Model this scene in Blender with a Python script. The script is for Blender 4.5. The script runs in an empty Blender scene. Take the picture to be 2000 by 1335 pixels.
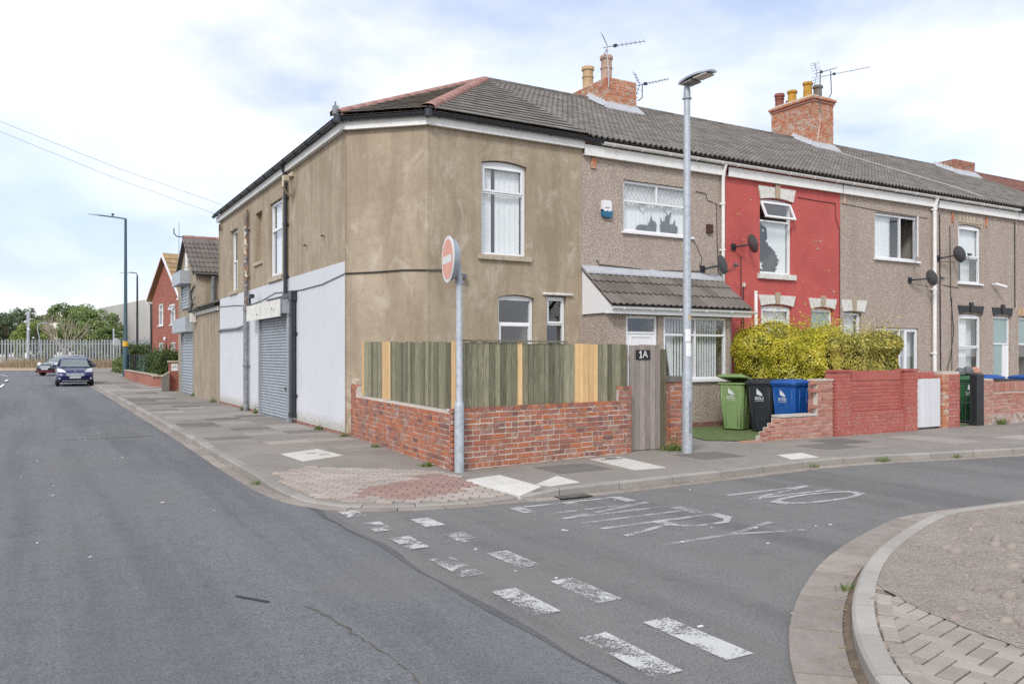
import bpy, bmesh, math, random
import numpy as np
from mathutils import Vector, Matrix, Quaternion
R = math.radians
random.seed(7)
rng = np.random.default_rng(7)
scene = bpy.context.scene
COL = scene.collection

# ------------------------------------------------------------------ camera
cam_d = bpy.data.cameras.new('camera')
cam = bpy.data.objects.new('camera', cam_d)
COL.objects.link(cam)
cam.location = (0, 0, 1.7)
cam.rotation_euler = (R(90), 0, R(-30.1))
cam_d.sensor_width = 36
cam_d.lens = 1595 / 2000 * 36
cam_d.shift_y = 0.01275
cam_d.clip_end = 3000
scene.camera = cam

# ------------------------------------------------------------------ sky: bright broken overcast
SUN_EL, SUN_AZ = R(42), R(228)          # azimuth clockwise from +Y: behind and to the left of the camera
world = bpy.data.worlds.new('World')
scene.world = world
world.use_nodes = True
wn, wl = world.node_tree.nodes, world.node_tree.links
wn.clear()
sky = wn.new('ShaderNodeTexSky')
sky.sky_type = 'NISHITA'
sky.sun_disc = False
sky.sun_elevation = SUN_EL
sky.sun_rotation = SUN_AZ
bg_sky = wn.new('ShaderNodeBackground'); bg_sky.inputs['Strength'].default_value = 0.15
wtint = wn.new('ShaderNodeMix'); wtint.data_type = 'RGBA'; wtint.blend_type = 'MULTIPLY'; wtint.inputs[0].default_value = 1.0; wtint.inputs[7].default_value = (1.06, 0.94, 0.95, 1)
wl.new(sky.outputs[0], wtint.inputs[6]); wl.new(wtint.outputs[2], bg_sky.inputs['Color'])
bg_cloud = wn.new('ShaderNodeBackground'); bg_cloud.inputs['Strength'].default_value = 0.92
wtc = wn.new('ShaderNodeTexCoord')
wmap = wn.new('ShaderNodeMapping'); wmap.inputs['Scale'].default_value = (1.0, 1.0, 2.2)
wmap.inputs['Location'].default_value = (3.3, 1.7, 0.4)
wl.new(wtc.outputs['Generated'], wmap.inputs['Vector'])
wno = wn.new('ShaderNodeTexNoise'); wno.inputs['Scale'].default_value = 1.9
wno.inputs['Detail'].default_value = 6; wno.inputs['Roughness'].default_value = 0.55; wno.inputs['Distortion'].default_value = 0.35
wl.new(wmap.outputs[0], wno.inputs['Vector'])
wr = wn.new('ShaderNodeValToRGB')
wr.color_ramp.elements[0].position = 0.38; wr.color_ramp.elements[0].color = (0.45, 0.45, 0.45, 1)
wr.color_ramp.elements[1].position = 0.60; wr.color_ramp.elements[1].color = (0.97, 0.97, 0.97, 1)
wl.new(wno.outputs['Fac'], wr.inputs[0])
wno2 = wn.new('ShaderNodeTexNoise'); wno2.inputs['Scale'].default_value = 3.1; wno2.inputs['Detail'].default_value = 5
wl.new(wmap.outputs[0], wno2.inputs['Vector'])
wr2 = wn.new('ShaderNodeValToRGB')
wr2.color_ramp.elements[0].position = 0.36; wr2.color_ramp.elements[0].color = (0.47, 0.55, 0.70, 1)
wr2.color_ramp.elements[1].position = 0.62; wr2.color_ramp.elements[1].color = (1.0, 0.985, 0.955, 1)
wl.new(wno2.outputs['Fac'], wr2.inputs[0])
wl.new(wr2.outputs[0], bg_cloud.inputs['Color'])
wmix = wn.new('ShaderNodeMixShader')
wl.new(wr.outputs[0], wmix.inputs[0]); wl.new(bg_sky.outputs[0], wmix.inputs[1]); wl.new(bg_cloud.outputs[0], wmix.inputs[2])
wout = wn.new('ShaderNodeOutputWorld'); wl.new(wmix.outputs[0], wout.inputs['Surface'])

# ------------------------------------------------------------------ one soft sun
sun_d = bpy.data.lights.new('sun', 'SUN')
sun_d.energy = 1.5
sun_d.angle = R(14)
sun_d.color = (1.0, 0.96, 0.9)
sun = bpy.data.objects.new('sun', sun_d)
COL.objects.link(sun)
sd = Vector((math.sin(SUN_AZ) * math.cos(SUN_EL), math.cos(SUN_AZ) * math.cos(SUN_EL), math.sin(SUN_EL)))
sun.rotation_euler = sd.to_track_quat('Z', 'Y').to_euler()
sun.location = (-20, -20, 40)

scene.view_settings.view_transform = 'Standard'
scene.view_settings.look = 'None'
scene.view_settings.exposure = 0.63
scene.view_settings.gamma = 1
scene.view_settings.use_curve_mapping = False
scene.render.engine = 'CYCLES'
scene.cycles.use_denoising = False
scene.cycles.pixel_filter_width = 1.25
scene.cycles.max_bounces = 6
scene.cycles.diffuse_bounces = 3
scene.cycles.glossy_bounces = 3
scene.cycles.transparent_max_bounces = 12
scene.cycles.caustics_reflective = False
scene.cycles.caustics_refractive = False

# ------------------------------------------------------------------ object helpers
WLOC = {}
def tag(o, label=None, cat=None, group=None, kind=None):
    if label: o['label'] = label
    if cat: o['category'] = cat
    if group: o['group'] = group
    if kind: o['kind'] = kind
    return o
def thing(name, label, cat, loc=(0, 0, 0), group=None, rz=0):
    o = bpy.data.objects.new(name, None)
    o.empty_display_size = 0.2
    COL.objects.link(o)
    o.location = loc
    o.rotation_euler = (0, 0, rz)
    WLOC[o] = Vector(loc)
    return tag(o, label, cat, group)
def place(name, me, loc, parent=None, rot=None, scale=None, quat=None):
    """link a (possibly shared) mesh at a world position under a parent that is not rotated"""
    o = bpy.data.objects.new(name, me)
    COL.objects.link(o)
    loc = Vector(loc)
    WLOC[o] = loc
    if parent is not None:
        o.parent = parent
        o.location = loc - WLOC[parent]
    else:
        o.location = loc
    if rot: o.rotation_euler = rot
    if quat is not None:
        o.rotation_mode = 'QUATERNION'; o.rotation_quaternion = quat
    if scale: o.scale = scale
    return o
class Fr:
    """facade frame: u along the wall, d outwards, z up"""
    def __init__(s, o, u, n):
        s.o = Vector((o[0], o[1], 0)); s.u = Vector((u[0], u[1], 0)).normalized(); s.n = Vector((n[0], n[1], 0)).normalized()
    def P(s, u, d, z):
        p = s.o + s.u * u + s.n * d
        return (p.x, p.y, z)
class MB:
    def __init__(s, fr=None):
        s.v = []; s.f = []; s.fr = fr; s.a = []; s.av = 0.0
    def P(s, p):
        return s.fr.P(*p) if s.fr else tuple(p)
    def poly(s, pts, raw=False):
        i = len(s.v)
        s.v += [tuple(p) if raw else s.P(p) for p in pts]
        s.f.append(tuple(range(i, i + len(pts)))); s.a.append(s.av)
    def hexa(s, p, raw=False):      # 8 points: bottom ring 0-3, top ring 4-7
        i = len(s.v)
        s.v += [tuple(q) if raw else s.P(q) for q in p]
        for f in ((0, 3, 2, 1), (4, 5, 6, 7), (0, 1, 5, 4), (1, 2, 6, 5), (2, 3, 7, 6), (3, 0, 4, 7)):
            s.f.append(tuple(i + k for k in f)); s.a.append(s.av)
    def box(s, a0, a1, b0, b1, c0, c1):
        s.hexa([(a0, b0, c0), (a1, b0, c0), (a1, b1, c0), (a0, b1, c0), (a0, b0, c1), (a1, b0, c1), (a1, b1, c1), (a0, b1, c1)])
    def prism(s, poly, d0, d1):     # polygon in (u,z) extruded over d
        n = len(poly); i = len(s.v)
        s.v += [s.P((u, d0, z)) for u, z in poly] + [s.P((u, d1, z)) for u, z in poly]
        s.f.append(tuple(range(i, i + n))); s.f.append(tuple(range(i + 2 * n - 1, i + n - 1, -1))); s.a += [s.av] * 2
        for k in range(n):
            k2 = (k + 1) % n
            s.f.append((i + k, i + k2, i + n + k2, i + n + k)); s.a.append(s.av)
    def slab(s, poly, z0, z1):      # polygon in (x,y) extruded over z
        n = len(poly); i = len(s.v)
        s.v += [s.P((x, y, z0)) for x, y in poly] + [s.P((x, y, z1)) for x, y in poly]
        s.f.append(tuple(range(i + n - 1, i - 1, -1))); s.f.append(tuple(range(i + n, i + 2 * n))); s.a += [s.av] * 2
        for k in range(n):
            k2 = (k + 1) % n
            s.f.append((i + k, i + k2, i + n + k2, i + n + k)); s.a.append(s.av)
    def cyl(s, p0, p1, r0, r1=None, n=12, caps=True):
        s.tube([p0, p1], [r0, r0 if r1 is None else r1], n, caps)
    def tube(s, pts, r, n=8, caps=True):
        pts = [Vector(s.P(p)) for p in pts]
        rs = r if isinstance(r, (list, tuple)) else [r] * len(pts)
        i0 = len(s.v); up = None
        for k, p in enumerate(pts):
            a = pts[min(k + 1, len(pts) - 1)] - pts[max(k - 1, 0)]
            a.normalize()
            if up is None:
                up = Vector((0, 0, 1)) if abs(a.z) < 0.9 else Vector((1, 0, 0))
            e1 = (up - a * up.dot(a))
            if e1.length < 1e-4: e1 = a.orthogonal()
            e1.normalize(); e2 = a.cross(e1); up = e1
            for j in range(n):
                t = 2 * math.pi * j / n
                s.v.append(tuple(p + (e1 * math.cos(t) + e2 * math.sin(t)) * rs[k]))
        for k in range(len(pts) - 1):
            for j in range(n):
                j2 = (j + 1) % n
                s.f.append((i0 + k * n + j, i0 + k * n + j2, i0 + (k + 1) * n + j2, i0 + (k + 1) * n + j)); s.a.append(s.av)
        if caps:
            s.f.append(tuple(i0 + j for j in range(n - 1, -1, -1))); s.a.append(s.av)
            e = i0 + (len(pts) - 1) * n
            s.f.append(tuple(e + j for j in range(n))); s.a.append(s.av)
    def lathe(s, c, prof, n=20, cap=True):
        c = Vector(s.P(c)); i0 = len(s.v)
        for r, z in prof:
            for j in range(n):
                t = 2 * math.pi * j / n
                s.v.append((c.x + r * math.cos(t), c.y + r * math.sin(t), c.z + z))
        for k in range(len(prof) - 1):
            for j in range(n):
                j2 = (j + 1) % n
                s.f.append((i0 + k * n + j, i0 + k * n + j2, i0 + (k + 1) * n + j2, i0 + (k + 1) * n + j)); s.a.append(s.av)
        if cap:
            s.f.append(tuple(i0 + j for j in range(n - 1, -1, -1))); s.a.append(s.av)
            e = i0 + (len(prof) - 1) * n
            s.f.append(tuple(e + j for j in range(n))); s.a.append(s.av)
    def mesh(s, name, mat, origin=(0, 0, 0), smooth=False, attr=False, fixn=True):
        me = bpy.data.meshes.new(name)
        ox, oy, oz = origin
        me.from_pydata([(x - ox, y - oy, z - oz) for x, y, z in s.v], [], s.f)
        if fixn:
            bm = bmesh.new(); bm.from_mesh(me)
            bmesh.ops.recalc_face_normals(bm, faces=bm.faces)
            bm.to_mesh(me); bm.free()
        if attr:
            at = me.attributes.new('rnd', 'FLOAT', 'FACE')
            at.data.foreach_set('value', s.a)
        if smooth:
            me.polygons.foreach_set('use_smooth', [True] * len(me.polygons))
        me.materials.append(M[mat] if isinstance(mat, str) else mat)
        return me
    def build(s, name, mat, parent=None, smooth=False, attr=False, kind=None, label=None, sharp=None, fixn=True):
        xs = [p[0] for p in s.v]; ys = [p[1] for p in s.v]; zs = [p[2] for p in s.v]
        o = ((min(xs) + max(xs)) / 2, (min(ys) + max(ys)) / 2, min(zs))
        if parent is not None and parent.rotation_euler.z:      # local things keep local coordinates
            o = (0, 0, 0)
        me = s.mesh(name, mat, o, smooth, attr, fixn)
        if parent is not None and parent.get('local'):
            ob = bpy.data.objects.new(name, me); COL.objects.link(ob); ob.parent = parent
            ob.location = o; WLOC[ob] = Vector(o); ob['local'] = 1
        else:
            ob = place(name, me, o, parent)
        if smooth and sharp:
            m = ob.modifiers.new('es', 'EDGE_SPLIT'); m.split_angle = R(sharp)
        if kind: ob['kind'] = kind
        if label: ob['label'] = label
        return ob
def lthing(name, label, cat, loc, rz=0, group=None):
    """thing whose parts are built in its own local coordinates"""
    t = thing(name, label, cat, loc, group, rz)
    t['local'] = 1
    return t
def lb(mb, name, mat, parent, smooth=False, sharp=None, label=None):
    """build a part in the local coordinates of its thing (thing > part or part > sub-part)"""
    me = mb.mesh(name, mat, (0, 0, 0), smooth)
    o = bpy.data.objects.new(name, me); COL.objects.link(o); o.parent = parent
    if smooth and sharp:
        m = o.modifiers.new('es', 'EDGE_SPLIT'); m.split_angle = R(sharp)
    if label: o['label'] = label
    return o
def copy_tree(o, parent=None):
    c = o.copy(); COL.objects.link(c)
    if parent is not None: c.parent = parent
    for ch in list(o.children): copy_tree(ch, c)
    return c
def struct(mb, name, mat, **k):
    return tag(mb.build(name, mat, **k), kind='structure')
def clip(poly, a, b, c):
    """keep the part of a polygon where a*x+b*y<=c"""
    out = []
    for i in range(len(poly)):
        p, q = poly[i], poly[(i + 1) % len(poly)]
        fp, fq = a * p[0] + b * p[1] - c, a * q[0] + b * q[1] - c
        if fp <= 0: out.append(p)
        if (fp < 0 < fq) or (fq < 0 < fp):
            t = fp / (fp - fq); out.append((p[0] + t * (q[0] - p[0]), p[1] + t * (q[1] - p[1])))
    return out
def clip_poly(poly, region):
    """clip to a convex counter-clockwise region"""
    for i in range(len(region)):
        p, q = region[i], region[(i + 1) % len(region)]
        ex, ey = q[0] - p[0], q[1] - p[1]
        poly = clip(poly, ey, -ex, ey * p[0] - ex * p[1])
        if len(poly) < 3: return []
    return poly
def inside(p, poly):
    x, y = p; c = False
    for i in range(len(poly)):
        x1, y1 = poly[i]; x2, y2 = poly[i - 1]
        if (y1 > y) != (y2 > y) and x < (x2 - x1) * (y - y1) / (y2 - y1) + x1: c = not c
    return c
def area(poly):
    return abs(sum(poly[i - 1][0] * poly[i][1] - poly[i][0] * poly[i - 1][1] for i in range(len(poly)))) / 2
def text_polys(s, size=1.0):
    """flat text mesh data (built-in font): vertices in x,y and faces"""
    cu = bpy.data.curves.new('t', 'FONT'); cu.body = s; cu.size = size; cu.align_x = 'CENTER'; cu.align_y = 'CENTER'; cu.resolution_u = 2
    ob = bpy.data.objects.new('t', cu); COL.objects.link(ob)
    me = bpy.data.meshes.new_from_object(ob.evaluated_get(bpy.context.evaluated_depsgraph_get()))
    vs = [tuple(v.co) for v in me.vertices]; fs = [tuple(p.vertices) for p in me.polygons]
    bpy.data.objects.remove(ob); bpy.data.curves.remove(cu); bpy.data.meshes.remove(me)
    return vs, fs
# ------------------------------------------------------------------ materials
M = {}
class NT:
    def __init__(s, name):
        s.m = bpy.data.materials.new(name); s.m.use_nodes = True
        s.n = s.m.node_tree.nodes; s.l = s.m.node_tree.links
        s.b = s.n['Principled BSDF']; s.out = s.n['Material Output']
        M[name] = s.m
    def new(s, t, **k):
        nd = s.n.new(t)
        for a, b in k.items(): setattr(nd, a, b)
        return nd
    def set(s, sock, v):
        if hasattr(v, 'links'): s.l.new(v, sock)
        else: sock.default_value = v
    def pos(s, scale=None):
        p = s.new('ShaderNodeNewGeometry').outputs['Position']
        if scale:
            mp = s.new('ShaderNodeMapping'); mp.inputs['Scale'].default_value = scale
            s.l.new(p, mp.inputs[0]); return mp.outputs[0]
        return p
    def obj(s, scale=None):
        p = s.new('ShaderNodeTexCoord').outputs['Object']
        if scale:
            mp = s.new('ShaderNodeMapping'); mp.inputs['Scale'].default_value = scale
            s.l.new(p, mp.inputs[0]); return mp.outputs[0]
        return p
    def noise(s, vec, scale, detail=5, rough=.6, dist=0):
        n = s.new('ShaderNodeTexNoise'); s.l.new(vec, n.inputs['Vector'])
        n.inputs['Scale'].default_value = scale; n.inputs['Detail'].default_value = detail
        n.inputs['Roughness'].default_value = rough; n.inputs['Distortion'].default_value = dist
        return n.outputs['Fac']
    def voro(s, vec, scale, out='Distance', feature='F1'):
        n = s.new('ShaderNodeTexVoronoi', feature=feature); s.l.new(vec, n.inputs['Vector']); n.inputs['Scale'].default_value = scale
        return n.outputs[out]
    def ramp(s, fac, stops, interp='LINEAR'):
        n = s.new('ShaderNodeValToRGB'); n.color_ramp.interpolation = interp
        e = n.color_ramp.elements
        while len(e) < len(stops): e.new(0.5)
        for k, (p, c) in enumerate(stops):
            e[k].position = p
            e[k].color = (c[0], c[1], c[2], 1) if isinstance(c, (tuple, list)) else (c, c, c, 1)
        s.l.new(fac, n.inputs[0]); return n.outputs['Color']
    def mix(s, fac, a, b, mode='MIX'):
        n = s.new('ShaderNodeMix', data_type='RGBA', blend_type=mode)
        s.set(n.inputs[0], fac)
        for i, v in ((6, a), (7, b)):
            if isinstance(v, (tuple, list)): v = (v[0], v[1], v[2], 1)
            s.set(n.inputs[i], v)
        return n.outputs[2]
    def math(s, op, a, b=0.0):
        n = s.new('ShaderNodeMath', operation=op); s.set(n.inputs[0], a); s.set(n.inputs[1], b); return n.outputs[0]
    def rnd(s):
        a = s.new('ShaderNodeAttribute'); a.attribute_name = 'rnd'
        o = s.new('ShaderNodeObjectInfo').outputs['Random']
        return s.math('FRACT', s.math('ADD', a.outputs['Fac'], o))
    def bump(s, h, strength=.3, dist=.01):
        n = s.new('ShaderNodeBump'); n.inputs['Strength'].default_value = strength; n.inputs['Distance'].default_value = dist
        s.l.new(h, n.inputs['Height']); s.l.new(n.outputs[0], s.b.inputs['Normal'])
    def done(s, color=None, rough=.8, metal=0, spec=None):
        if color is not None:
            if isinstance(color, (tuple, list)): color = (color[0], color[1], color[2], 1)
            s.set(s.b.inputs['Base Color'], color)
        s.set(s.b.inputs['Roughness'], rough); s.b.inputs['Metallic'].default_value = metal
        if spec is not None: s.b.inputs['Specular IOR Level'].default_value = spec
        return s.m
def simple(name, c, rough=.6, metal=0, var=.12, scale=6, bump=0, bscale=80, dirt=None, spec=None, rand=0):
    t = NT(name); p = t.pos()
    n = t.noise(p, scale, 6)
    lo = tuple(max(0, x * (1 - var)) for x in c); hi = tuple(min(1, x * (1 + var)) for x in c)
    col = t.ramp(n, [(.3, lo), (.7, hi)])
    if rand:
        col = t.mix(1.0, col, t.ramp(t.rnd(), [(0, 1 - rand), (1, 1 + rand * .4)]), 'MULTIPLY')
    if dirt:
        dc, amt, ds = dirt
        col = t.mix(t.ramp(t.noise(p, ds, 8, .7), [(.5, 0.0), (.72, amt)]), col, dc)
    if bump:
        t.bump(t.noise(p, bscale, 4), bump, .01)
    return t.done(col, rough, metal, spec)

# --- ground
def asphalt(name, lo, hi, grit, patch, warm=(.17, .16, .15)):
    t = NT(name); p = t.pos()
    big = t.ramp(t.noise(t.pos((1, .35, 1)), .8, 6, .6, .4), [(.32, lo), (.68, hi)])
    g = t.noise(p, 170, 3, .7)
    col = t.mix(t.ramp(g, [(.35, .0), (.75, .75)]), big, grit)
    col = t.mix(t.ramp(t.noise(p, 48, 4, .75), [(.36, .75), (.52, 0.0)]), col, tuple(x * .6 for x in lo))
    col = t.mix(t.ramp(t.noise(p, 85, 3, .8), [(.53, 0.0), (.64, .85)]), col, grit)
    v = t.voro(p, 120, 'Distance')
    col = t.mix(t.ramp(v, [(.0, .45), (.22, 0.0)]), col, tuple(x * .45 for x in lo))
    n3 = t.noise(p, 3.5, 8, .75, .5)
    col = t.mix(t.ramp(n3, [(.52, 0.0), (.72, .4)]), col, patch)
    tr_ = t.noise(t.pos((1.1, .05, 1)), 1.0, 5, .6, .3)
    col = t.mix(t.ramp(tr_, [(.40, .38), (.52, 0.0)]), col, tuple(x * .72 for x in lo))
    wm = t.noise(p, .55, 6, .65, .8)
    col = t.mix(t.ramp(wm, [(.50, 0.0), (.68, .55)]), col, warm)
    ck = t.voro(t.pos((1, .6, 1)), .38, 'Distance', 'DISTANCE_TO_EDGE') if False else t.noise(t.pos((.6, 1.7, 1)), 1.4, 9, .8, 1.5)
    col = t.mix(t.ramp(ck, [(.494, 0.0), (.4985, .4), (.503, 0.0)]), col, tuple(x * .5 for x in lo))
    # pale chips of stone and litter-sized flecks
    fl = t.voro(t.pos((1, 1, .01)), 5.0, 'Distance')
    col = t.mix(t.ramp(fl, [(.012, .7), (.03, 0.0)]), col, (.55, .54, .52))
    t.bump(t.math('ADD', g, t.math('MULTIPLY', v, .7)), .55, .006)
    return t.done(col, t.ramp(n3, [(.3, .78), (.7, .95)]), 0, .25)
asphalt('asphalt_main', (.112, .118, .127), (.152, .158, .166), (.29, .29, .295), (.080, .084, .090), (.18, .174, .166))
asphalt('asphalt_side', (.135, .133, .131), (.178, .175, .170), (.31, .30, .285), (.098, .097, .096), (.195, .185, .172))
asphalt('seam_tar', (.088, .092, .098), (.12, .124, .13), (.2, .2, .2), (.078, .08, .084))
def concrete(name, lo, hi, speck, rand=.0, scale=1.4, bump=.35):
    t = NT(name); p = t.pos()
    col = t.ramp(t.noise(p, scale, 8, .7, .6), [(.3, lo), (.7, hi)])
    if rand: col = t.mix(1.0, col, t.ramp(t.rnd(), [(0, 1 - rand), (1, 1 + rand * .35)]), 'MULTIPLY')
    n = t.noise(p, 140, 4, .7)
    col = t.mix(t.ramp(n, [(.45, 0.0), (.75, .6)]), col, speck)
    sp = t.noise(p, 11, 8, .75)
    col = t.mix(t.ramp(sp, [(.55, 0.0), (.75, .45)]), col, tuple(x * .55 for x in lo))
    t.bump(n, bump, .006)
    return t.done(col, .9, 0, .2)
concrete('pavement', (.20, .182, .160), (.30, .275, .246), (.39, .362, .328), scale=.9)
concrete('kerb_stone', (.27, .25, .225), (.37, .345, .315), (.44, .42, .39), rand=.22)
concrete('kerb_grey', (.34, .32, .285), (.43, .405, .365), (.48, .455, .415), rand=.14)
concrete('channel', (.25, .215, .185), (.39, .345, .305), (.45, .40, .36), rand=.25, scale=3.2, bump=.6)
concrete('slab_pale', (.50, .485, .44), (.66, .64, .59), (.70, .68, .64), rand=.1, scale=2.5)
concrete('slab_mid', (.275, .25, .222), (.38, .35, .316), (.45, .418, .38), rand=.25)
concrete('slab_dark', (.155, .143, .130), (.215, .20, .184), (.24, .23, .22), rand=.2)
concrete('block_pink', (.335, .285, .25), (.415, .36, .32), (.47, .42, .375), rand=.22)
concrete('block_red', (.265, .175, .15), (.325, .215, .185), (.38, .27, .24), rand=.15)
concrete('block_grey', (.31, .272, .232), (.40, .355, .305), (.45, .40, .355), rand=.22)
t = NT('pebble_ground'); p = t.pos()
v = t.new('ShaderNodeTexVoronoi'); t.l.new(p, v.inputs['Vector']); v.inputs['Scale'].default_value = 62
sp = t.new('ShaderNodeSeparateColor'); t.l.new(v.outputs['Color'], sp.inputs[0])
col = t.ramp(t.noise(p, 2.2, 8, .7, .6), [(.3, (.31, .262, .22)), (.7, (.45, .395, .34))])
col = t.mix(t.ramp(sp.outputs[0], [(.0, .45), (.3, 0.0)]), col, (.20, .165, .14)); col = t.mix(t.ramp(sp.outputs[1], [(.72, 0.0), (.9, .5)]), col, (.55, .50, .45)); col = t.mix(t.ramp(sp.outputs[2], [(.90, 0.0), (.97, .4)]), col, (.42, .28, .2))
n = t.noise(p, 90, 5, .75); col = t.mix(t.ramp(n, [(.38, .5), (.50, 0.0)]), col, (.18, .15, .125))
t.bump(t.math('SUBTRACT', n, t.math('MULTIPLY', v.outputs['Distance'], 1.4)), .9, .012); t.done(col, .95, 0, .15)
concrete('joint_sand', (.085, .072, .056), (.15, .128, .10), (.27, .24, .21), scale=4)
concrete('cobble', (.24, .20, .17), (.36, .31, .27), (.42, .38, .34), rand=.35)
concrete('mortar', (.46, .42, .37), (.60, .56, .50), (.66, .62, .57), scale=3)
concrete('mortar_old', (.46, .41, .36), (.62, .56, .50), (.68, .63, .57), scale=3)
simple('soil', (.16, .12, .085), .95, var=.3, scale=9, bump=.6)
simple('dry_grass', (.40, .315, .215), .95, var=.3, scale=5, bump=.8, bscale=120)
simple('turf', (.12, .17, .055), .95, var=.3, scale=14, bump=.8, bscale=160)
simple('ground', (.16, .15, .10), .95, var=.3, scale=.4, bump=.4)
def paint(name, cov, col=(.68, .68, .66), mid=3.2, op=.74):
    t = NT(name); p = t.pos()
    w = t.math('ADD', t.math('MULTIPLY', t.noise(p, 70, 5, .75), .6), t.math('MULTIPLY', t.noise(p, mid, 5, .6, 1.0), .55))
    f = t.ramp(w, [(cov, 0.0), (cov + .07, op)])
    t.done(col, .8)
    tr = t.new('ShaderNodeBsdfTransparent'); mx = t.new('ShaderNodeMixShader')
    t.l.new(f, mx.inputs[0]); t.l.new(tr.outputs[0], mx.inputs[1]); t.l.new(t.b.outputs[0], mx.inputs[2])
    t.l.new(mx.outputs[0], t.out.inputs['Surface'])
paint('road_paint', .50); paint('road_paint_worn', .545); paint('road_paint_faint', .575); paint('letter_paint', .50, op=.55); paint('letter_worn', .525, op=.4); paint('salt_bloom', .54, (.62, .58, .53)); paint('flaked_paint', .615, (.60, .47, .38), 14)

# --- walls
def render_wall(name, lo, hi, stain, pale, s=.9):
    t = NT(name); p = t.pos()
    streak = t.noise(t.pos((1.6, 1.6, .22)), 1.5, 7, .65, .5)
    blot = t.noise(p, s, 7, .65, .8)
    col = t.ramp(blot, [(.3, lo), (.7, hi)])
    col = t.mix(t.ramp(streak, [(.44, 0.0), (.64, .62)]), col, stain)
    mt = t.noise(p, 5.5, 8, .75, .4); col = t.mix(t.ramp(mt, [(.40, .32), (.54, 0.0)]), col, stain)
    pal = t.noise(t.pos((1, 1, .5)), 2.3, 8, .72, .6)
    col = t.mix(t.ramp(pal, [(.54, 0.0), (.70, .65)]), col, pale)
    f = t.noise(p, 120, 4, .7)
    col = t.mix(t.ramp(f, [(.4, 0.0), (.8, .25)]), col, pale)
    t.bump(t.math('ADD', f, t.math('MULTIPLY', t.noise(p, 7, 5), 2.0)), .22, .008)
    return t.done(col, .92, 0, .15)
render_wall('render_tan', (.345, .280, .200), (.455, .378, .282), (.245, .192, .130), (.60, .53, .445))
render_wall('render_far', (.33, .268, .195), (.43, .36, .275), (.22, .18, .13), (.52, .46, .38))
def painted(name, c, dirt):
    t = NT(name); p = t.pos()
    col = t.ramp(t.noise(p, .7, 6), [(.3, tuple(x * .95 for x in c)), (.7, c)])
    st = t.noise(t.pos((2.5, 2.5, .3)), 2, 7, .7)
    col = t.mix(t.ramp(st, [(.56, 0.0), (.8, .35)]), col, dirt)
    # splash-back dirt and blown paint near the pavement
    z = t.new('ShaderNodeSeparateXYZ'); t.l.new(p, z.inputs[0])
    low = t.ramp(t.math('ADD', z.outputs['Z'], t.math('MULTIPLY', t.noise(p, 9, 6, .7), .55)), [(.48, .7), (.72, 0.0)])
    col = t.mix(low, col, dirt)
    t.bump(t.math('ADD', t.noise(p, 90, 4), t.math('MULTIPLY', t.noise(p, 5, 4), 2)), .14, .008)
    return t.done(col, .75, 0, .3)
painted('paint_grey_white', (.66, .675, .71), (.38, .33, .26))
def pebbledash(name, a, b, c):
    t = NT(name); p = t.pos()
    v = t.new('ShaderNodeTexVoronoi'); t.l.new(p, v.inputs['Vector']); v.inputs['Scale'].default_value = 56
    sep = t.new('ShaderNodeSeparateColor'); t.l.new(v.outputs['Color'], sep.inputs[0])
    col = t.ramp(sep.outputs[0], [(.0, a), (.45, b), (.8, b), (1, c)])
    st = t.noise(t.pos((1.4, 1.4, .3)), 1.1, 7, .7, .5)
    col = t.mix(t.ramp(st, [(.45, 0.0), (.75, .5)]), col, tuple(x * .62 for x in b))
    n2 = t.noise(p, 26, 5, .8)
    col = t.mix(t.ramp(n2, [(.35, .5), (.6, 0.0)]), col, a)
    t.bump(t.math('SUBTRACT', n2, t.math('MULTIPLY', v.outputs['Distance'], 1.6)), .85, .012)
    return t.done(col, .95, 0, .1)
pebbledash('pebbledash', (.35, .282, .235), (.53, .445, .385), (.76, .685, .61))
def painted_brick(name, c, wear, amt):
    t = NT(name); p = t.pos()
    n = t.noise(p, 1.2, 7, .65)
    col = t.ramp(n, [(.3, tuple(x * .84 for x in c)), (.7, tuple(min(1, x * 1.08 + .012) for x in c))])
    stz = t.noise(t.pos((2.2, 2.2, .25)), 1.6, 7, .7); col = t.mix(t.ramp(stz, [(.50, 0.0), (.72, .4)]), col, (c[0] * .72, c[1] * .95, c[2] * .95))
    bt = t.new('ShaderNodeTexBrick'); bt.offset = .5
    sx = t.new('ShaderNodeSeparateXYZ'); t.l.new(p, sx.inputs[0])
    cx = t.new('ShaderNodeCombineXYZ'); t.l.new(sx.outputs['X'], cx.inputs[0]); t.l.new(sx.outputs['Z'], cx.inputs[1])
    t.l.new(cx.outputs[0], bt.inputs['Vector']); bt.inputs['Scale'].default_value = 1
    bt.inputs['Brick Width'].default_value = .23; bt.inputs['Row Height'].default_value = .077; bt.inputs['Mortar Size'].default_value = .005; bt.inputs['Mortar Smooth'].default_value = 1
    w = t.noise(t.pos((5, 5, 9)), 1.3, 6, .7)
    col = t.mix(t.ramp(w, [(.69, 0.0), (.73, amt)]), col, wear)
    d = t.noise(p, 4, 8, .75)
    col = t.mix(t.ramp(d, [(.55, 0.0), (.78, .35)]), col, tuple(x * .5 for x in c))
    t.bump(t.math('SUBTRACT', t.noise(p, 45, 5), t.math('MULTIPLY', bt.outputs['Fac'], 1.6)), .38, .01)
    return t.done(col, .6, 0, .35)
painted_brick('red_paint', (.52, .098, .085), (.62, .22, .09), .9)
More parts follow.
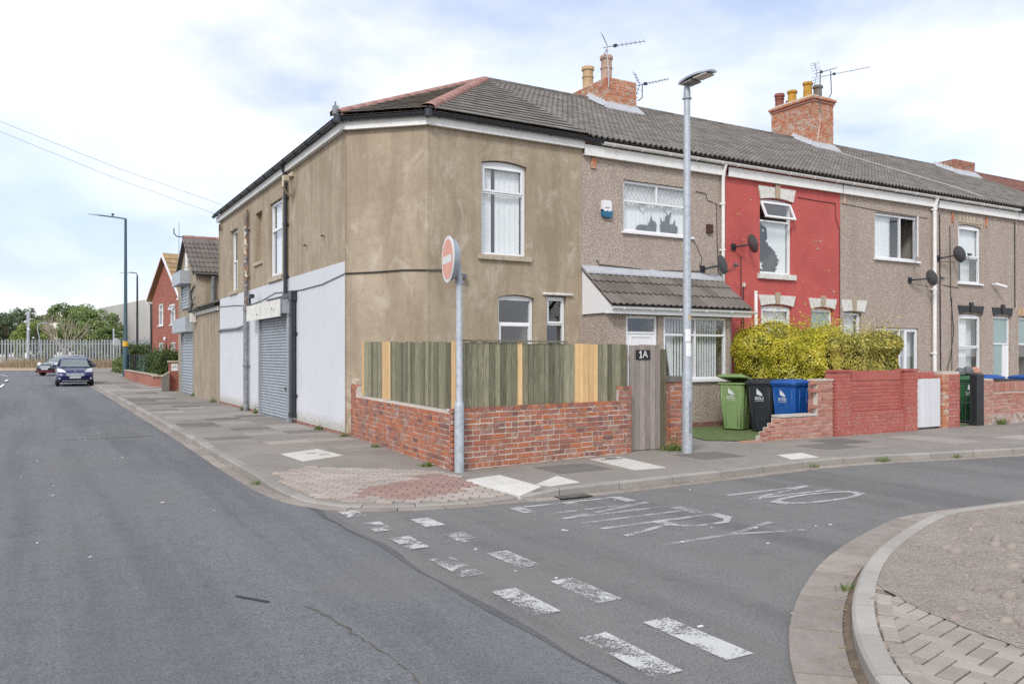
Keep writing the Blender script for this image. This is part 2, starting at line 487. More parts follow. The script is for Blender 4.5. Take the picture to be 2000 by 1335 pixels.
def bricks(name, stops, soot, s_amt=.5, rough=.9, lime_at=.60, lime_amt=.5):
    t = NT(name); p = t.pos()
    col = t.ramp(t.rnd(), stops)
    n = t.noise(p, 22, 7, .75)
    col = t.mix(t.ramp(n, [(.4, 0.0), (.8, .6)]), col, tuple(x * .55 for x in stops[0][1]))
    g = t.noise(p, 1.6, 7, .7, .6)
    col = t.mix(t.ramp(g, [(.48, 0.0), (.72, s_amt)]), col, soot)
    lime = t.noise(p, 6, 8, .8)
    col = t.mix(t.ramp(lime, [(lime_at, 0.0), (lime_at + .13, lime_amt)]), col, (.55, .48, .41))
    t.bump(t.noise(p, 60, 5, .7), .5, .006)
    return t.done(col, rough, 0, .15)
bricks('brick_old', [(0, (.22, .115, .098)), (.12, (.33, .145, .112)), (.35, (.44, .165, .10)), (.6, (.53, .19, .092)), (.8, (.47, .185, .118)), (.93, (.36, .17, .14)), (1, (.42, .26, .2))], (.20, .14, .12), .7, .9, .53, .62)
bricks('brick_orange', [(0, (.46, .145, .075)), (.35, (.58, .205, .10)), (.6, (.64, .25, .125)), (.8, (.50, .26, .18)), (1, (.60, .48, .37))], (.24, .17, .13), .6, .9, .49, .85)
bricks('brick_pink', [(0, (.40, .17, .125)), (.4, (.48, .22, .17)), (.75, (.53, .27, .215)), (1, (.45, .27, .22))], (.50, .41, .35), .35)
bricks('brick_paint_red', [(0, (.44, .13, .11)), (.5, (.47, .145, .122)), (1, (.46, .17, .14))], (.33, .105, .09), .75, .8)
t = NT('brick_far'); p = t.pos()
bt = t.new('ShaderNodeTexBrick'); bt.offset = .5; bt.inputs['Scale'].default_value = 1
t.l.new(t.pos((1, 1, 1)), bt.inputs['Vector'])
sx = t.new('ShaderNodeSeparateXYZ'); t.l.new(p, sx.inputs[0]); cx = t.new('ShaderNodeCombineXYZ')
t.l.new(t.math('ADD', sx.outputs['X'], sx.outputs['Y']), cx.inputs[0]); t.l.new(sx.outputs['Z'], cx.inputs[1]); t.l.new(cx.outputs[0], bt.inputs['Vector'])
bt.inputs['Brick Width'].default_value = .23; bt.inputs['Row Height'].default_value = .078; bt.inputs['Mortar Size'].default_value = .006
bt.inputs['Color1'].default_value = (.29, .085, .062, 1); bt.inputs['Color2'].default_value = (.36, .115, .085, 1); bt.inputs['Mortar'].default_value = (.36, .2, .15, 1)
col = t.mix(t.ramp(t.noise(p, 1.1, 7, .7), [(.5, 0.0), (.75, .45)]), bt.outputs['Color'], (.2, .06, .045))
t.done(col, .9)

# --- roofs
def tiles(name, stops, lichen, l_amt, s=.0):
    t = NT(name); p = t.pos()
    col = t.ramp(t.rnd(), stops)
    n = t.noise(p, 30, 7, .8)
    col = t.mix(t.ramp(n, [(.4, 0.0), (.75, .7)]), col, tuple(x * .55 for x in stops[0][1]))
    g = t.noise(p, 1.1, 7, .7, .6)
    col = t.mix(t.ramp(g, [(.5, 0.0), (.75, .45)]), col, (.30, .275, .225))
    l = t.noise(p, 3.2, 9, .8)
    col = t.mix(t.ramp(l, [(.70 - s, 0.0), (.745 - s, l_amt)]), col, lichen)
    t.bump(t.noise(p, 90, 5, .7), .5, .006)
    return t.done(col, .9, 0, .15)
tiles('tile_grey', [(0, (.165, .152, .138)), (.5, (.215, .199, .182)), (1, (.265, .247, .228))], (.30, .20, .06), .65)
tiles('tile_slate', [(0, (.19, .178, .162)), (.5, (.235, .222, .203)), (1, (.275, .262, .24))], (.30, .25, .15), .4)
tiles('tile_brown', [(0, (.145, .128, .112)), (.5, (.18, .16, .142)), (1, (.225, .203, .182))], (.3, .25, .16), .4)
tiles('tile_orange', [(0, (0.28, 0.196, 0.126)), (0.5, (0.392, 0.266, 0.14)), (1, (0.462, 0.336, 0.21))], (.52, .30, .05), .9, .14)
tiles('tile_red', [(0, (.20, .10, .082)), (.5, (.24, .12, .098)), (1, (.28, .15, .12))], (.3, .2, .1), .4)
tiles('hip_red', [(0, (.38, .19, .155)), (.5, (.44, .235, .195)), (1, (.48, .27, .23))], (.42, .24, .07), .7, .03)

# --- trim, metal, plastic
simple('upvc', (.80, .81, .83), .35, var=.03, spec=.5)
simple('white_paint', (.80, .80, .78), .55, var=.05, dirt=((.50, .46, .40), .35, 5))
simple('stone_white', (.70, .69, .65), .7, var=.08, dirt=((.33, .28, .22), .6, 7), bump=.2)
simple('stone_tan', (.42, .34, .25), .85, var=.2, scale=12, bump=.3)
simple('stone_sill', (.47, .40, .31), .85, var=.18, scale=9, dirt=((.2, .16, .12), .6, 6), bump=.3)
simple('stone_black', (.022, .024, .027), .5, var=.2)
simple('black_plastic', (.028, .032, .040), .4, var=.15)
simple('dish_grey', (.11, .115, .125), .5, var=.1)
simple('grey_pipe', (.20, .215, .24), .55, var=.15, dirt=((.45, .42, .38), .8, 9))
t = NT('flaking_pipe'); p = t.pos()
fl = t.noise(t.pos((1, 1, .5)), 9, 8, .7)
t.done(t.mix(t.ramp(fl, [(.44, 0.0), (.47, 1.0)]), (.62, .58, .52), t.ramp(t.noise(p, 5, 4), [(.45, (.13, .14, .16)), (.55, (.30, .17, .09))])), .7)
simple('galv', (.46, .50, .545), .5, .35, var=.16, scale=16, dirt=((.30, .31, .32), .5, 5))
simple('galv_dark', (.30, .325, .35), .5, .35, var=.14, scale=9)
simple('shutter_steel', (.37, .40, .435), .42, .35, var=.1, scale=4, dirt=((.2, .2, .2), .4, 3))
simple('sign_face', (.74, .73, .68), .6, var=.08, scale=3, dirt=((.45, .43, .40), .7, 4))
simple('sign_mark', (.16, .17, .20), .7, var=.3, scale=40)
simple('lead', (.46, .48, .51), .6, .1, var=.15, dirt=((.3, .3, .3), .4, 6))
simple('ceramic_buff', (.52, .36, .20), .7, var=.12, dirt=((.2, .16, .1), .5, 5))
simple('ceramic_pink', (.47, .32, .25), .7, var=.12, dirt=((.2, .16, .13), .5, 5))
simple('ceramic_red', (.25, .075, .055), .7, var=.15, dirt=((.15, .09, .08), .5, 5))
simple('ceramic_yellow', (.50, .27, .035), .75, var=.2, dirt=((.18, .13, .06), .6, 7))
simple('ceramic_grey', (.22, .19, .155), .8, var=.2)
simple('aerial', (.13, .14, .15), .5, .5, var=.1)
simple('aerial_pale', (.50, .50, .50), .5, .5, var=.1)
simple('cable_black', (.03, .03, .032), .6, var=.1)
simple('cable_white', (.62, .6, .57), .6, var=.1)
simple('rust_brown', (.07, .03, .02), .8, var=.3)
simple('bracket_stone', (.50, .43, .33), .85, var=.2, scale=14)
simple('hopper_teal', (.05, .2, .22), .5)
simple('column_green', (.05, .095, .115), .5, .2, var=.12)
simple('lamp_grey', (.36, .395, .44), .5, .3, var=.08)
simple('lamp_under', (.24, .22, .21), .5, var=.1)
simple('lamp_glass', (.52, .48, .45), .25, var=.05)
simple('label_white', (.78, .79, .80), .5, var=.03)
simple('label_yellow', (.70, .42, .03), .5, var=.05)
simple('sign_red', (.74, .33, .24), .45, var=.12, scale=8)
simple('sign_white', (.72, .72, .70), .45, var=.05)
simple('sign_back', (.36, .40, .45), .5, .2, var=.1)
simple('mark_red', (.55, .12, .14), .6)
def wood(name, lo, hi, knot, rand):
    t = NT(name); p = t.obj((7, 7, .55))
    ri = t.new('ShaderNodeObjectInfo').outputs['Random']
    v = t.new('ShaderNodeVectorMath', operation='ADD'); t.l.new(p, v.inputs[0])
    cb = t.new('ShaderNodeCombineXYZ'); t.l.new(t.math('MULTIPLY', ri, 90), cb.inputs[0]); t.l.new(cb.outputs[0], v.inputs[1])
    g = t.noise(v.outputs[0], 5, 7, .65, 1.2)
    col = t.ramp(g, [(.28, lo), (.72, hi)])
    col = t.mix(1.0, col, t.ramp(ri, [(0, 1 - rand), (1, 1 + rand * .4)]), 'MULTIPLY')
    k = t.voro(t.obj((9, 9, 3.2)), 1.0)
    col = t.mix(t.ramp(k, [(.05, .8), (.13, 0.0)]), col, knot)
    dirt = t.noise(t.pos((3, 3, .8)), 1.6, 6, .7)
    col = t.mix(t.ramp(dirt, [(.52, 0.0), (.75, .4)]), col, tuple(x * .6 for x in lo))
    t.bump(g, .35, .004)
    return t.done(col, .85, 0, .15)
wood('wood_green', (.145, .142, .09), (.37, .352, .25), (.06, .052, .035), .5)
wood('wood_new', (.60, .38, .17), (.80, .57, .32), (.32, .15, .05), .18)
wood('wood_grey', (.25, .215, .19), (.42, .37, .335), (.09, .08, .07), .22)
wood('wood_white', (.62, .63, .66), (.72, .73, .76), (.6, .6, .6), .06)
simple('bin_green', (.21, .31, .125), .45, var=.06, dirt=((.25, .26, .18), .3, 6))
simple('bin_black', (.020, .023, .030), .5, var=.1, dirt=((.10, .10, .11), .3, 6))
simple('bin_blue', (.006, .085, .34), .42, var=.06, dirt=((.1, .16, .3), .25, 6))
simple('bin_darkgreen', (.02, .11, .04), .5, var=.08)
simple('bin_logo', (.66, .68, .70), .6, var=.05)
simple('rubber', (.02, .02, .021), .8)
simple('alarm_blue', (.01, .13, .25), .4)
simple('number_black', (.015, .015, .016), .5)
simple('interior', (.33, .31, .285), .9, var=.1)
simple('interior_pale', (.62, .61, .59), .9, var=.05)
simple('net', (.90, .91, .92), .9, var=.05, scale=3)
simple('blind', (.74, .77, .80), .8, var=.08)
simple('frosted', (.30, .40, .40), .25, var=.06, scale=3)
simple('dark_object', (.10, .105, .11), .7, var=.4)
t = NT('glass')
gl = t.new('ShaderNodeBsdfGlossy'); gl.inputs['Roughness'].default_value = .01; gl.inputs['Color'].default_value = (.95, .97, 1, 1)
tr = t.new('ShaderNodeBsdfTransparent'); tr.inputs['Color'].default_value = (.94, .965, .96, 1)
fr_ = t.new('ShaderNodeLayerWeight'); fr_.inputs['Blend'].default_value = .5
mx = t.new('ShaderNodeMixShader')
t.l.new(t.math('MINIMUM', t.math('ADD', t.math('MULTIPLY', t.math('POWER', fr_.outputs['Facing'], 4.0), .85), .13), 1.0), mx.inputs[0]); t.l.new(tr.outputs[0], mx.inputs[1]); t.l.new(gl.outputs[0], mx.inputs[2])
t.l.new(mx.outputs[0], t.out.inputs['Surface'])
def leaf(name, stops, rough=.5):
    t = NT(name)
    col = t.ramp(t.rnd(), stops)
    t.done(col, rough, 0, .3)
    tl = t.new('ShaderNodeBsdfTranslucent'); t.l.new(col, tl.inputs['Color'])
    mx = t.new('ShaderNodeMixShader'); mx.inputs[0].default_value = .4
    t.l.new(t.b.outputs[0], mx.inputs[1]); t.l.new(tl.outputs[0], mx.inputs[2]); t.l.new(mx.outputs[0], t.out.inputs['Surface'])
leaf('leaf_privet', [(0, (.13, .17, .02)), (.2, (.34, .35, .03)), (.45, (.60, .55, .05)), (.75, (.80, .72, .10)), (1, (.88, .82, .30))])
leaf('leaf_privet_dull', [(0, (.14, .16, .04)), (.22, (.36, .34, .07)), (.5, (.60, .54, .11)), (.8, (.74, .66, .17)), (1, (.84, .77, .30))])
leaf('leaf_green', [(0, (0.0875, 0.1375, 0.05)), (0.5, (0.1875, 0.2625, 0.0875)), (1, (0.375, 0.45, 0.175))])
leaf('leaf_dark', [(0, (0.0798, 0.1197, 0.0665)), (0.5, (0.1463, 0.1995, 0.1064)), (1, (0.266, 0.3192, 0.1729))])
leaf('leaf_light', [(0, (0.114, 0.1615, 0.038)), (0.5, (0.228, 0.304, 0.076)), (1, (0.38, 0.437, 0.152))])
leaf('leaf_hedge', [(0, (0.032, 0.056, 0.0192)), (0.5, (0.08, 0.12, 0.032)), (1, (0.16, 0.208, 0.064))])
leaf('leaf_conifer', [(0, (0.07, 0.126, 0.084)), (0.5, (0.14, 0.224, 0.14)), (1, (0.224, 0.308, 0.21))])
leaf('leaf_yellow', [(0, (.3, .28, .02)), (1, (.6, .55, .06))])
leaf('leaf_weed', [(0, (0.075, 0.135, 0.03)), (0.6, (0.165, 0.255, 0.06)), (1, (0.3, 0.36, 0.12))])
leaf('straw', [(0, (.30, .23, .14)), (.5, (.42, .34, .23)), (1, (.55, .46, .34))], .8)
simple('bark', (.12, .095, .07), .9, var=.3, scale=12)
simple('bark_pale', (.44, .38, .30), .9, var=.2, scale=8)
simple('dark_filler', (.035, .035, .015), .95, var=.3, scale=14)  # dark colour of the light-blocking core added inside hedges
t = NT('car_blue'); t.done((.002, .008, .085), .35, .0); t.b.inputs['Coat Weight'].default_value = .35; t.b.inputs['Coat Roughness'].default_value = .05
t = NT('car_dark'); t.done((.022, .026, .035), .28, .4); t.b.inputs['Coat Weight'].default_value = 1; t.b.inputs['Coat Roughness'].default_value = .05
simple('car_glass', (.16, .19, .19), .06, var=.2, scale=2, spec=1.0)
simple('car_trim', (.02, .02, .022), .5)
simple('chrome', (.55, .56, .58), .2, .9, var=.05)
simple('headlamp', (.72, .75, .78), .12, .2, var=.15, scale=18)
simple('plate_blank', (.46, .47, .50), .5, var=.1, scale=12)
simple('car_red', (.5, .03, .03), .4)
simple('warehouse', (.46, .455, .44), .6, .1, var=.12, scale=.25, dirt=((.40, .31, .2), .4, .5))
# ------------------------------------------------------------------ ground, roads, pavements
def catmull(pts, step):
    P = [Vector(p) for p in pts]; out = []
    for i in range(len(P) - 1):
        p0 = P[max(i - 1, 0)]; p1 = P[i]; p2 = P[i + 1]; p3 = P[min(i + 2, len(P) - 1)]
        n = max(1, int((p2 - p1).length / step))
        n = min(n, 60)
        for k in range(n):
            t = k / n
            # centripetal-ish: fall back to linear on long spans
            if (p2 - p1).length > 6: q = p1.lerp(p2, t)
            else: q = 0.5 * ((2 * p1) + (-p0 + p2) * t + (2 * p0 - 5 * p1 + 4 * p2 - p3) * t * t + (-p0 + 3 * p1 - 3 * p2 + p3) * t ** 3)
            out.append(q)
    out.append(P[-1]); return out
def resample(path, step):
    out = [path[0]]; acc = 0
    for a, b in zip(path, path[1:]):
        L = (b - a).length; t = step - acc
        while t <= L:
            out.append(a.lerp(b, t / L)); t += step
        acc = (acc + L) % step if L else acc
        acc = L - (t - step)
    return out
def lnorm(path, i):
    a = path[min(i + 1, len(path) - 1)] - path[max(i - 1, 0)]
    v = Vector((-a.y, a.x)); v.normalize(); return v

mb = MB(); S_ = 900
mb.poly([(-S_, -S_, -.06), (S_, -S_, -.06), (S_, S_, -.06), (-S_, S_, -.06)])
struct(mb, 'ground', 'ground')

def zfar(y):      # the road climbs gently towards the far junction
    return 0 if y < 54 else (y - 54) * .012
# main road: newer blue-grey asphalt, ragged edge where it meets the side road
mb = MB()
ys = [-20, -8, 0] + [1 + .35 * k for k in range(26)] + [11, 14, 18, 24, 32, 40, 48, 54, 62, 70, 78, 84, 90]
edge = {y: 2.60 + (random.uniform(-.018, .018) if 0 < y < 11 else 0) + (0.012 * math.sin(y * 2.1)) for y in ys}
for y0, y1 in zip(ys, ys[1:]):
    mb.poly([(-14, y0, zfar(y0) + .005), (edge[y0], y0, zfar(y0) + .005), (edge[y1], y1, zfar(y1) + .005), (-14, y1, zfar(y1) + .005)])
main_road = struct(mb, 'main_road', 'asphalt_main')
mb = MB()
mb.poly([(2.3, -20, 0), (70, -20, 0), (70, 11, 0), (2.3, 11, 0)])
side_road = struct(mb, 'side_road', 'asphalt_side')
mb = MB()
for y0, y1 in zip(ys, ys[1:]):
    if -8 <= y0 and y1 < 9.2:
        w0, w1 = .045 + .03 * math.sin(y0 * 3), .045 + .03 * math.sin(y1 * 3)
        mb.poly([(edge[y0] - .01, y0, .0085), (edge[y0] + w0, y0, .003), (edge[y1] + w1, y1, .003), (edge[y1] - .01, y1, .0085)])
mb.build('tar_seam', 'seam_tar', main_road)
# crossing trench patches and the cross street at the far end
mb = MB(); mb.poly([(.5, 18.55, .0095), (2.1, 18.6, .0095), (2.1, 18.95, .0095), (.5, 18.9, .0095)])
mb.build('road_patch', 'asphalt_side', main_road)
mb = MB(); mb.poly([(1.19, 5.93, .012), (1.21, 5.95, .012), (1.38, 5.69, .012), (1.355, 5.67, .012)])
mb.build('road_crack', 'cable_black', main_road)
random.seed(52)
for pts_, m_ in (([(1.55, 5.5), (1.62, 5.2), (1.66, 4.75), (1.72, 4.3), (1.70, 3.6)], 'joint_sand'),):
    mb = MB(); pr_ = []
    for (xa, ya_), (xb, yb_) in zip(pts_, pts_[1:]):
        for k in range(7): pr_.append((xa + (xb - xa) * k / 7 + random.gauss(0, .012), ya_ + (yb_ - ya_) * k / 7 + random.gauss(0, .012)))
    for (xa, ya_), (xb, yb_) in zip(pr_, pr_[1:]):
        w_ = random.uniform(.002, .006); nx, ny = yb_ - ya_, xa - xb; l_ = math.hypot(nx, ny) + 1e-6; nx *= w_ / l_; ny *= w_ / l_
        mb.poly([(xa - nx, ya_ - ny, .0098), (xb - nx, yb_ - ny, .0098), (xb + nx, yb_ + ny, .0098), (xa + nx, ya_ + ny, .0098)])
    mb.build('road_crack', m_, main_road)

# --- kerb line, pavement and its dropped corner
KERB = [(2.62, 84, .11), (2.62, 60, .11), (2.60, 48, .11), (2.58, 30, .11), (2.55, 18, .11), (2.5, 13, .11), (2.5, 11.4, .11), (2.52, 10.3, .07), (2.62, 9.45, .035), (2.85, 8.9, .03), (3.2, 8.58, .03),
        (3.7, 8.38, .03), (4.3, 8.27, .03), (4.8, 8.23, .05), (5.5, 8.2, .10), (6.3, 8.2, .11), (7, 8.22, .11), (8, 8.27, .11), (9, 8.33, .11), (10.2, 8.41, .11), (11.3, 8.33, .11), (12.3, 8.15, .11), (13.3, 7.93, .11), (14.6, 7.72, .11), (17, 7.35, .11), (22, 6.9, .11), (42, 5.5, .11)]
INNER = [(5.6, 84), (5.6, 60), (5.5, 48), (5.4, 30), (5.4, 18), (5.25, 13), (5.15, 11.4), (5.06, 10.5), (5.02, 10.3), (5.0, 10.2), (5.02, 10.19), (5.04, 10.18), (5.08, 10.18), (5.14, 10.2), (5.5, 10.24), (6.3, 10.36), (7, 10.45), (8, 10.6), (9, 10.9), (10.2, 10.9), (11.3, 10.9), (12.3, 10.9), (13.3, 10.85), (14.6, 10.85), (17, 10.85), (22, 10.9), (42, 10.9)]
kp = catmull([Vector(k) for k in KERB], .15)
ip = []
n_k = 0
for i in range(len(KERB) - 1):
    L = (Vector(KERB[i + 1]) - Vector(KERB[i])).length; n = min(60, max(1, int(L / .15)))
    for k in range(n):
        ip.append(Vector(INNER[i]).lerp(Vector(INNER[i + 1]), k / n))
ip.append(Vector(INNER[-1]))
PAVZ = .11
NA = 20
grid = []
for a, b in zip(kp, ip):
    row = []
    b3 = Vector((b.x, b.y, PAVZ + zfar(b.y)))
    a3 = Vector((a.x, a.y, a.z + zfar(a.y)))
    inn = (b3 - a3); inn.z = 0
    a3 = a3 + inn.normalized() * .12
    for j in range(NA + 1):
        t = j / NA
        q = a3.lerp(b3, t); e = min(1, t / .6); q.z = a3.z + (b3.z - a3.z) * (e * e * (3 - 2 * e))
        row.append(q)
    grid.append(row)
mb = MB()
mb.v = [tuple(q) for r in grid for q in r]
for i in range(len(grid) - 1):
    for j in range(NA):
        k = i * (NA + 1) + j
        mb.f.append((k, k + NA + 1, k + NA + 2, k + 1)); mb.a.append(0)
CORNER = [(2.78, 11.1), (3.3, 11.45), (3.95, 10.85), (4.7, 10.1), (4.78, 9.6), (4.62, 9.2), (4.72, 8.42), (4.3, 8.42), (3.75, 8.53), (3.3, 8.72), (2.98, 9.02), (2.78, 9.5), (2.68, 10.3)]
mb.v = [(x, y, z - (.035 if all(inside((x + a, y + b), CORNER) for a, b in ((.09, 0), (-.09, 0), (0, .09), (0, -.09))) else 0)) for x, y, z in mb.v]     # bed for the block paving
pavement = struct(mb, 'pavement', 'pavement', smooth=True, fixn=False)
GP = np.array([tuple(q) for r in grid for q in r])
def pz(x, y):
    d = (GP[:, 0] - x) ** 2 + (GP[:, 1] - y) ** 2
    ix = np.argpartition(d, 5)[:5]
    w = 1 / (d[ix] + 1e-4)
    return float((GP[ix, 2] * w).sum() / w.sum())
def pnormal(x, y, e=.25):
    zx = (pz(x + e, y) - pz(x - e, y)) / (2 * e); zy = (pz(x, y + e) - pz(x, y - e)) / (2 * e)
    return Vector((-zx, -zy, 1)).normalized()

def run_of_stones(path, step, wfun, zfun, name, mat, parent, off0, off1, gap=.006, round_top=True):
    """stones laid end to end along a path between two sideways offsets"""
    pts = resample([Vector((p.x, p.y)) for p in path], .1)
    k = 0
    while k < len(pts) - 2:
        y = pts[k].y
        n = max(2, int(step(pts[k]) / .1))
        e = min(k + n, len(pts) - 1)
        seg = list(range(k, e + 1))
        if len(seg) > 4: seg = [seg[0], seg[len(seg) // 3], seg[2 * len(seg) // 3], seg[-1]]
        mb = MB(); rows = []
        for q, i in enumerate(seg):
            p = pts[i].copy(); nv = lnorm(pts, i)
            t = (pts[min(i + 1, len(pts) - 1)] - pts[max(i - 1, 0)]).normalized()
            if q == 0: p = p + t * gap
            if q == len(seg) - 1: p = p - t * gap
            h = zfun(p) + random.uniform(-.002, .002); zb = zfar(p.y) - .03
            a = p + nv * off0; b = p + nv * off1; c = .018 if round_top else .004
            if h < .02: c = min(c, .006)
            a2 = p + nv * (off0 + (c * .6 if round_top else .002))
            rows.append([(a.x, a.y, zb), (a.x, a.y, h - c), (a2.x + nv.x * c * .5, a2.y + nv.y * c * .5, h), (b.x, b.y, h), (b.x, b.y, zb)])
        for r in rows: mb.v += r
        for q in range(len(rows) - 1):
            for j in range(5):
                j2 = (j + 1) % 5
                mb.f.append((q * 5 + j, q * 5 + j2, q * 5 + 5 + j2, q * 5 + 5 + j)); mb.a.append(0)
        mb.f.append((4, 3, 2, 1, 0)); m_ = (len(rows) - 1) * 5; mb.f.append((m_, m_ + 1, m_ + 2, m_ + 3, m_ + 4)); mb.a += [0, 0]
        mb.build(name, mat, parent)
        k = e
KP = [(q.x, q.y, q.z) for q in kp]
KA = np.array(KP)
def kh(p):
    i = int(np.argmin((KA[:, 0] - p.x) ** 2 + (KA[:, 1] - p.y) ** 2)); return KA[i, 2] + zfar(p.y)
near = [Vector((q.x, q.y)) for q in kp if q.y < 62 and q.x < 26]
run_of_stones(near, lambda p: .62 if (p.y < 11 and p.x < 5.4) else (.92 if p.y < 34 else 1.9), None, kh, 'kerb_stone', 'kerb_stone', pavement, 0, .125)
run_of_stones(near, lambda p: .5 if (p.y < 11 and p.x < 5.4) else (.92 if p.y < 34 else 2.4), None, lambda p: .014 + zfar(p.y), 'channel_stone', 'channel', pavement, -.17, -.004, round_top=False)

# --- paving slabs that show as lighter or darker rectangles
def slab_piece(quad, mat, name='paving_slab', lift=.006, parent=None, label=None):
    mb = MB(); mb.v = []
    top = [(x, y, pz(x, y) + lift) for x, y in quad]; bot = [(x, y, z - .05) for x, y, z in top]
    mb.hexa(bot + top)
    return mb.build(name, mat, parent or pavement, label=label)
def ccw(q):
    return q if sum(q[i - 1][0] * q[i][1] - q[i][0] * q[i - 1][1] for i in range(len(q))) > 0 else q[::-1]
for q, m, lab in [([(3.36, 13.2), (3.42, 12.1), (4.18, 12.52), (4.08, 13.6)], 'slab_pale', 'pale concrete access cover with two lifting slots'),
             ([(4.66, 9.30), (4.86, 8.2), (5.32, 8.46), (5.28, 9.44)], 'slab_pale', None), ([(5.34, 8.62), (5.40, 8.40), (5.86, 8.42), (5.90, 9.0), (5.36, 8.98)][:4], 'slab_pale', None),
             ([(7.12, 8.92), (7.66, 8.88), (7.84, 10.2), (7.26, 10.16)], 'slab_pale', None),
             ([(9.9, 8.62), (10.5, 8.60), (10.72, 9.12), (10.16, 9.12)], 'slab_pale', None)]:
    slab_piece(ccw(q), m, 'access_cover' if lab else 'paving_slab', label=lab)
mb = MB()
for x, y in ((3.72, 13.0), (3.86, 12.75)):
    mb.box(x, x + .16, y, y + .02, pz(x, y) + .008, pz(x, y) + .0105)
mb.build('lifting_slots', 'cable_black', pavement)
mb = MB(); mb.box(7.35, 7.75, 9.98, 10.02, PAVZ + .008, PAVZ + .011); mb.box(7.5, 7.72, 10.08, 10.12, PAVZ + .008, PAVZ + .011); mb.build('drain_slot', 'cable_black', pavement)
random.seed(11)
y = 12.2
taken = [(3.75, 12.9)]
while y < 52:
    hh = .62 if y < 30 else 1.3
    for c in range(3):
        x0 = 2.74 + c * .82
        if random.random() < (.62 if y < 30 else .5):
            if any(abs(x0 + .4 - a) < .95 and abs(y + .3 - b) < 1.1 for a, b in taken): continue
            m = random.choices(['slab_mid', 'slab_dark', 'pavement'], [5, 3, 2])[0]
            w = .80 if random.random() < .75 or c == 2 else 1.62
            if x0 + w > 5.2: w = 5.18 - x0
            slab_piece([(x0, y), (x0 + w, y), (x0 + w, y + hh - .02), (x0, y + hh - .02)], m, lift=.0045 + c * .0004)
    y += hh
x = 6.05
while x < 24:
    for c in range(3):
        y0 = 8.42 + .12 * (1 if 8 < x < 12 else 0) - max(0, (x - 11) * .17) + c * .72
        if y0 < 7.3 or random.random() > .55: continue
        if any(abs(x + .4 - a) < .8 and abs(y0 + .35 - b) < 1.0 for a, b in ((7.5, 9.5), (10.3, 8.86), (7.5, 8.9))): continue
        m = random.choices(['slab_mid', 'slab_dark', 'pavement'], [5, 3, 2])[0]
        h = .70
        if y0 + h > 10.45: continue
        slab_piece([(x, y0), (x + .88, y0), (x + .88, y0 + h), (x, y0 + h)], m, lift=.0045 + c * .0004)
    x += .9

# --- block paving in the dropped corner
def brick_block(mat, L=.194, W=.0945, H=.06, c=.006):
    mb = MB(); a, b = L / 2, W / 2
    ring = [(-a, -b), (a, -b), (a, b), (-a, b)]; inn = [(-a + c, -b + c), (a - c, -b + c), (a - c, b - c), (-a + c, b - c)]
    mb.v = [(x, y, -H) for x, y in ring] + [(x, y, -c) for x, y in ring] + [(x, y, 0) for x, y in inn]
    for o in (0, 4):
        for j in range(4):
            j2 = (j + 1) % 4; mb.f.append((o + j, o + j2, o + 4 + j2, o + 4 + j)); mb.a.append(0)
    mb.f.append((8, 9, 10, 11)); mb.a.append(0)
    return mb.mesh('paving_block', mat, (0, 0, 0))
mb = MB(); mb.v = []
cz = [(x, y, pz(x, y) - .012) for x, y in CORNER]
ctr = (3.7, 9.6, pz(3.7, 9.6) - .012)
for i in range(len(cz)): mb.poly([ctr, cz[i - 1], cz[i]])
bed = mb.build('block_paving', 'slab_dark', pavement)
blk = {m: brick_block(m) for m in ('block_pink', 'block_red', 'block_grey')}
random.seed(5)
def herr_cells(x0, x1, y0, y1, ang, cx, cy, s=.1):
    """centres and directions of a 2:1 herringbone covering a box, turned by ang about (cx,cy)"""
    ca, sa = math.cos(ang), math.sin(ang); R_ = int(max(x1 - x0, y1 - y0) / s) + 4
    for i in range(-R_, R_):
        for j in range(-R_, R_):
            m = (i - j) % 4
            if m == 0: u, v, d = (i + 1) * s, (j + .5) * s, 0
            elif m == 3: u, v, d = (i + .5) * s, (j + 1) * s, 1
            else: continue
            x = cx + ca * u - sa * v; y = cy + sa * u + ca * v
            if x0 < x < x1 and y0 < y < y1: yield x, y, ang + d * math.pi / 2
def basket(x0, x1, y0, y1, ang, cx, cy, L=.2, W=.1):
    ca, sa = math.cos(ang), math.sin(ang); R_ = int(max(x1 - x0, y1 - y0) / W) + 4
    for j in range(-R_, R_):
        for i in range(-R_, R_):
            u = (i + .5 * (j % 2)) * L; v = j * W
            x = cx + ca * u - sa * v; y = cy + sa * u + ca * v
            if x0 < x < x1 and y0 < y < y1: yield x, y, ang
for x, y, a in basket(2.5, 5.0, 8.2, 11.6, R(-38), 3.7, 9.6):
    if not inside((x, y), CORNER): continue
    red = ((x - 4.05) / .80) ** 2 + ((y - 9.15) / .42) ** 2 < 1 + random.uniform(-.3, .3)
    red = red or (4.2 < x < 4.65 and 9.2 < y < 9.9 and random.random() < .85)
    q = Vector((0, 0, 1)).rotation_difference(pnormal(x, y)) @ Quaternion((0, 0, 1), a)
    place('paving_block', blk['block_red' if red else ('block_pink' if random.random() < .9 else 'block_grey')], (x, y, pz(x, y) + .018 + random.uniform(0, .003)), bed, quat=q)

# --- the kerbed corner in the right foreground
IK = [(42, 3.4), (22, 4.2), (14, 4.7), (10.5, 4.85), (9.1, 4.92), (8.4, 4.96), (7.75, 4.95), (6.72, 4.61), (5.9, 4.27), (5.33, 3.97), (4.85, 3.67), (4.46, 3.40), (4.02, 3.04), (3.60, 2.62), (3.3, 2.15), (3.12, 1.6), (3.0, .8), (2.95, -1), (2.9, -8)]
ik = catmull([Vector((a, b, 0)) for a, b in IK], .2)
IZ = .115
mb = MB()
isl = [(p.x, p.y) for p in ik if p.x < 41]
mb.poly([(x + .06 * 0, y, IZ - .012) for x, y in isl] + [(42, -8, IZ - .012)])
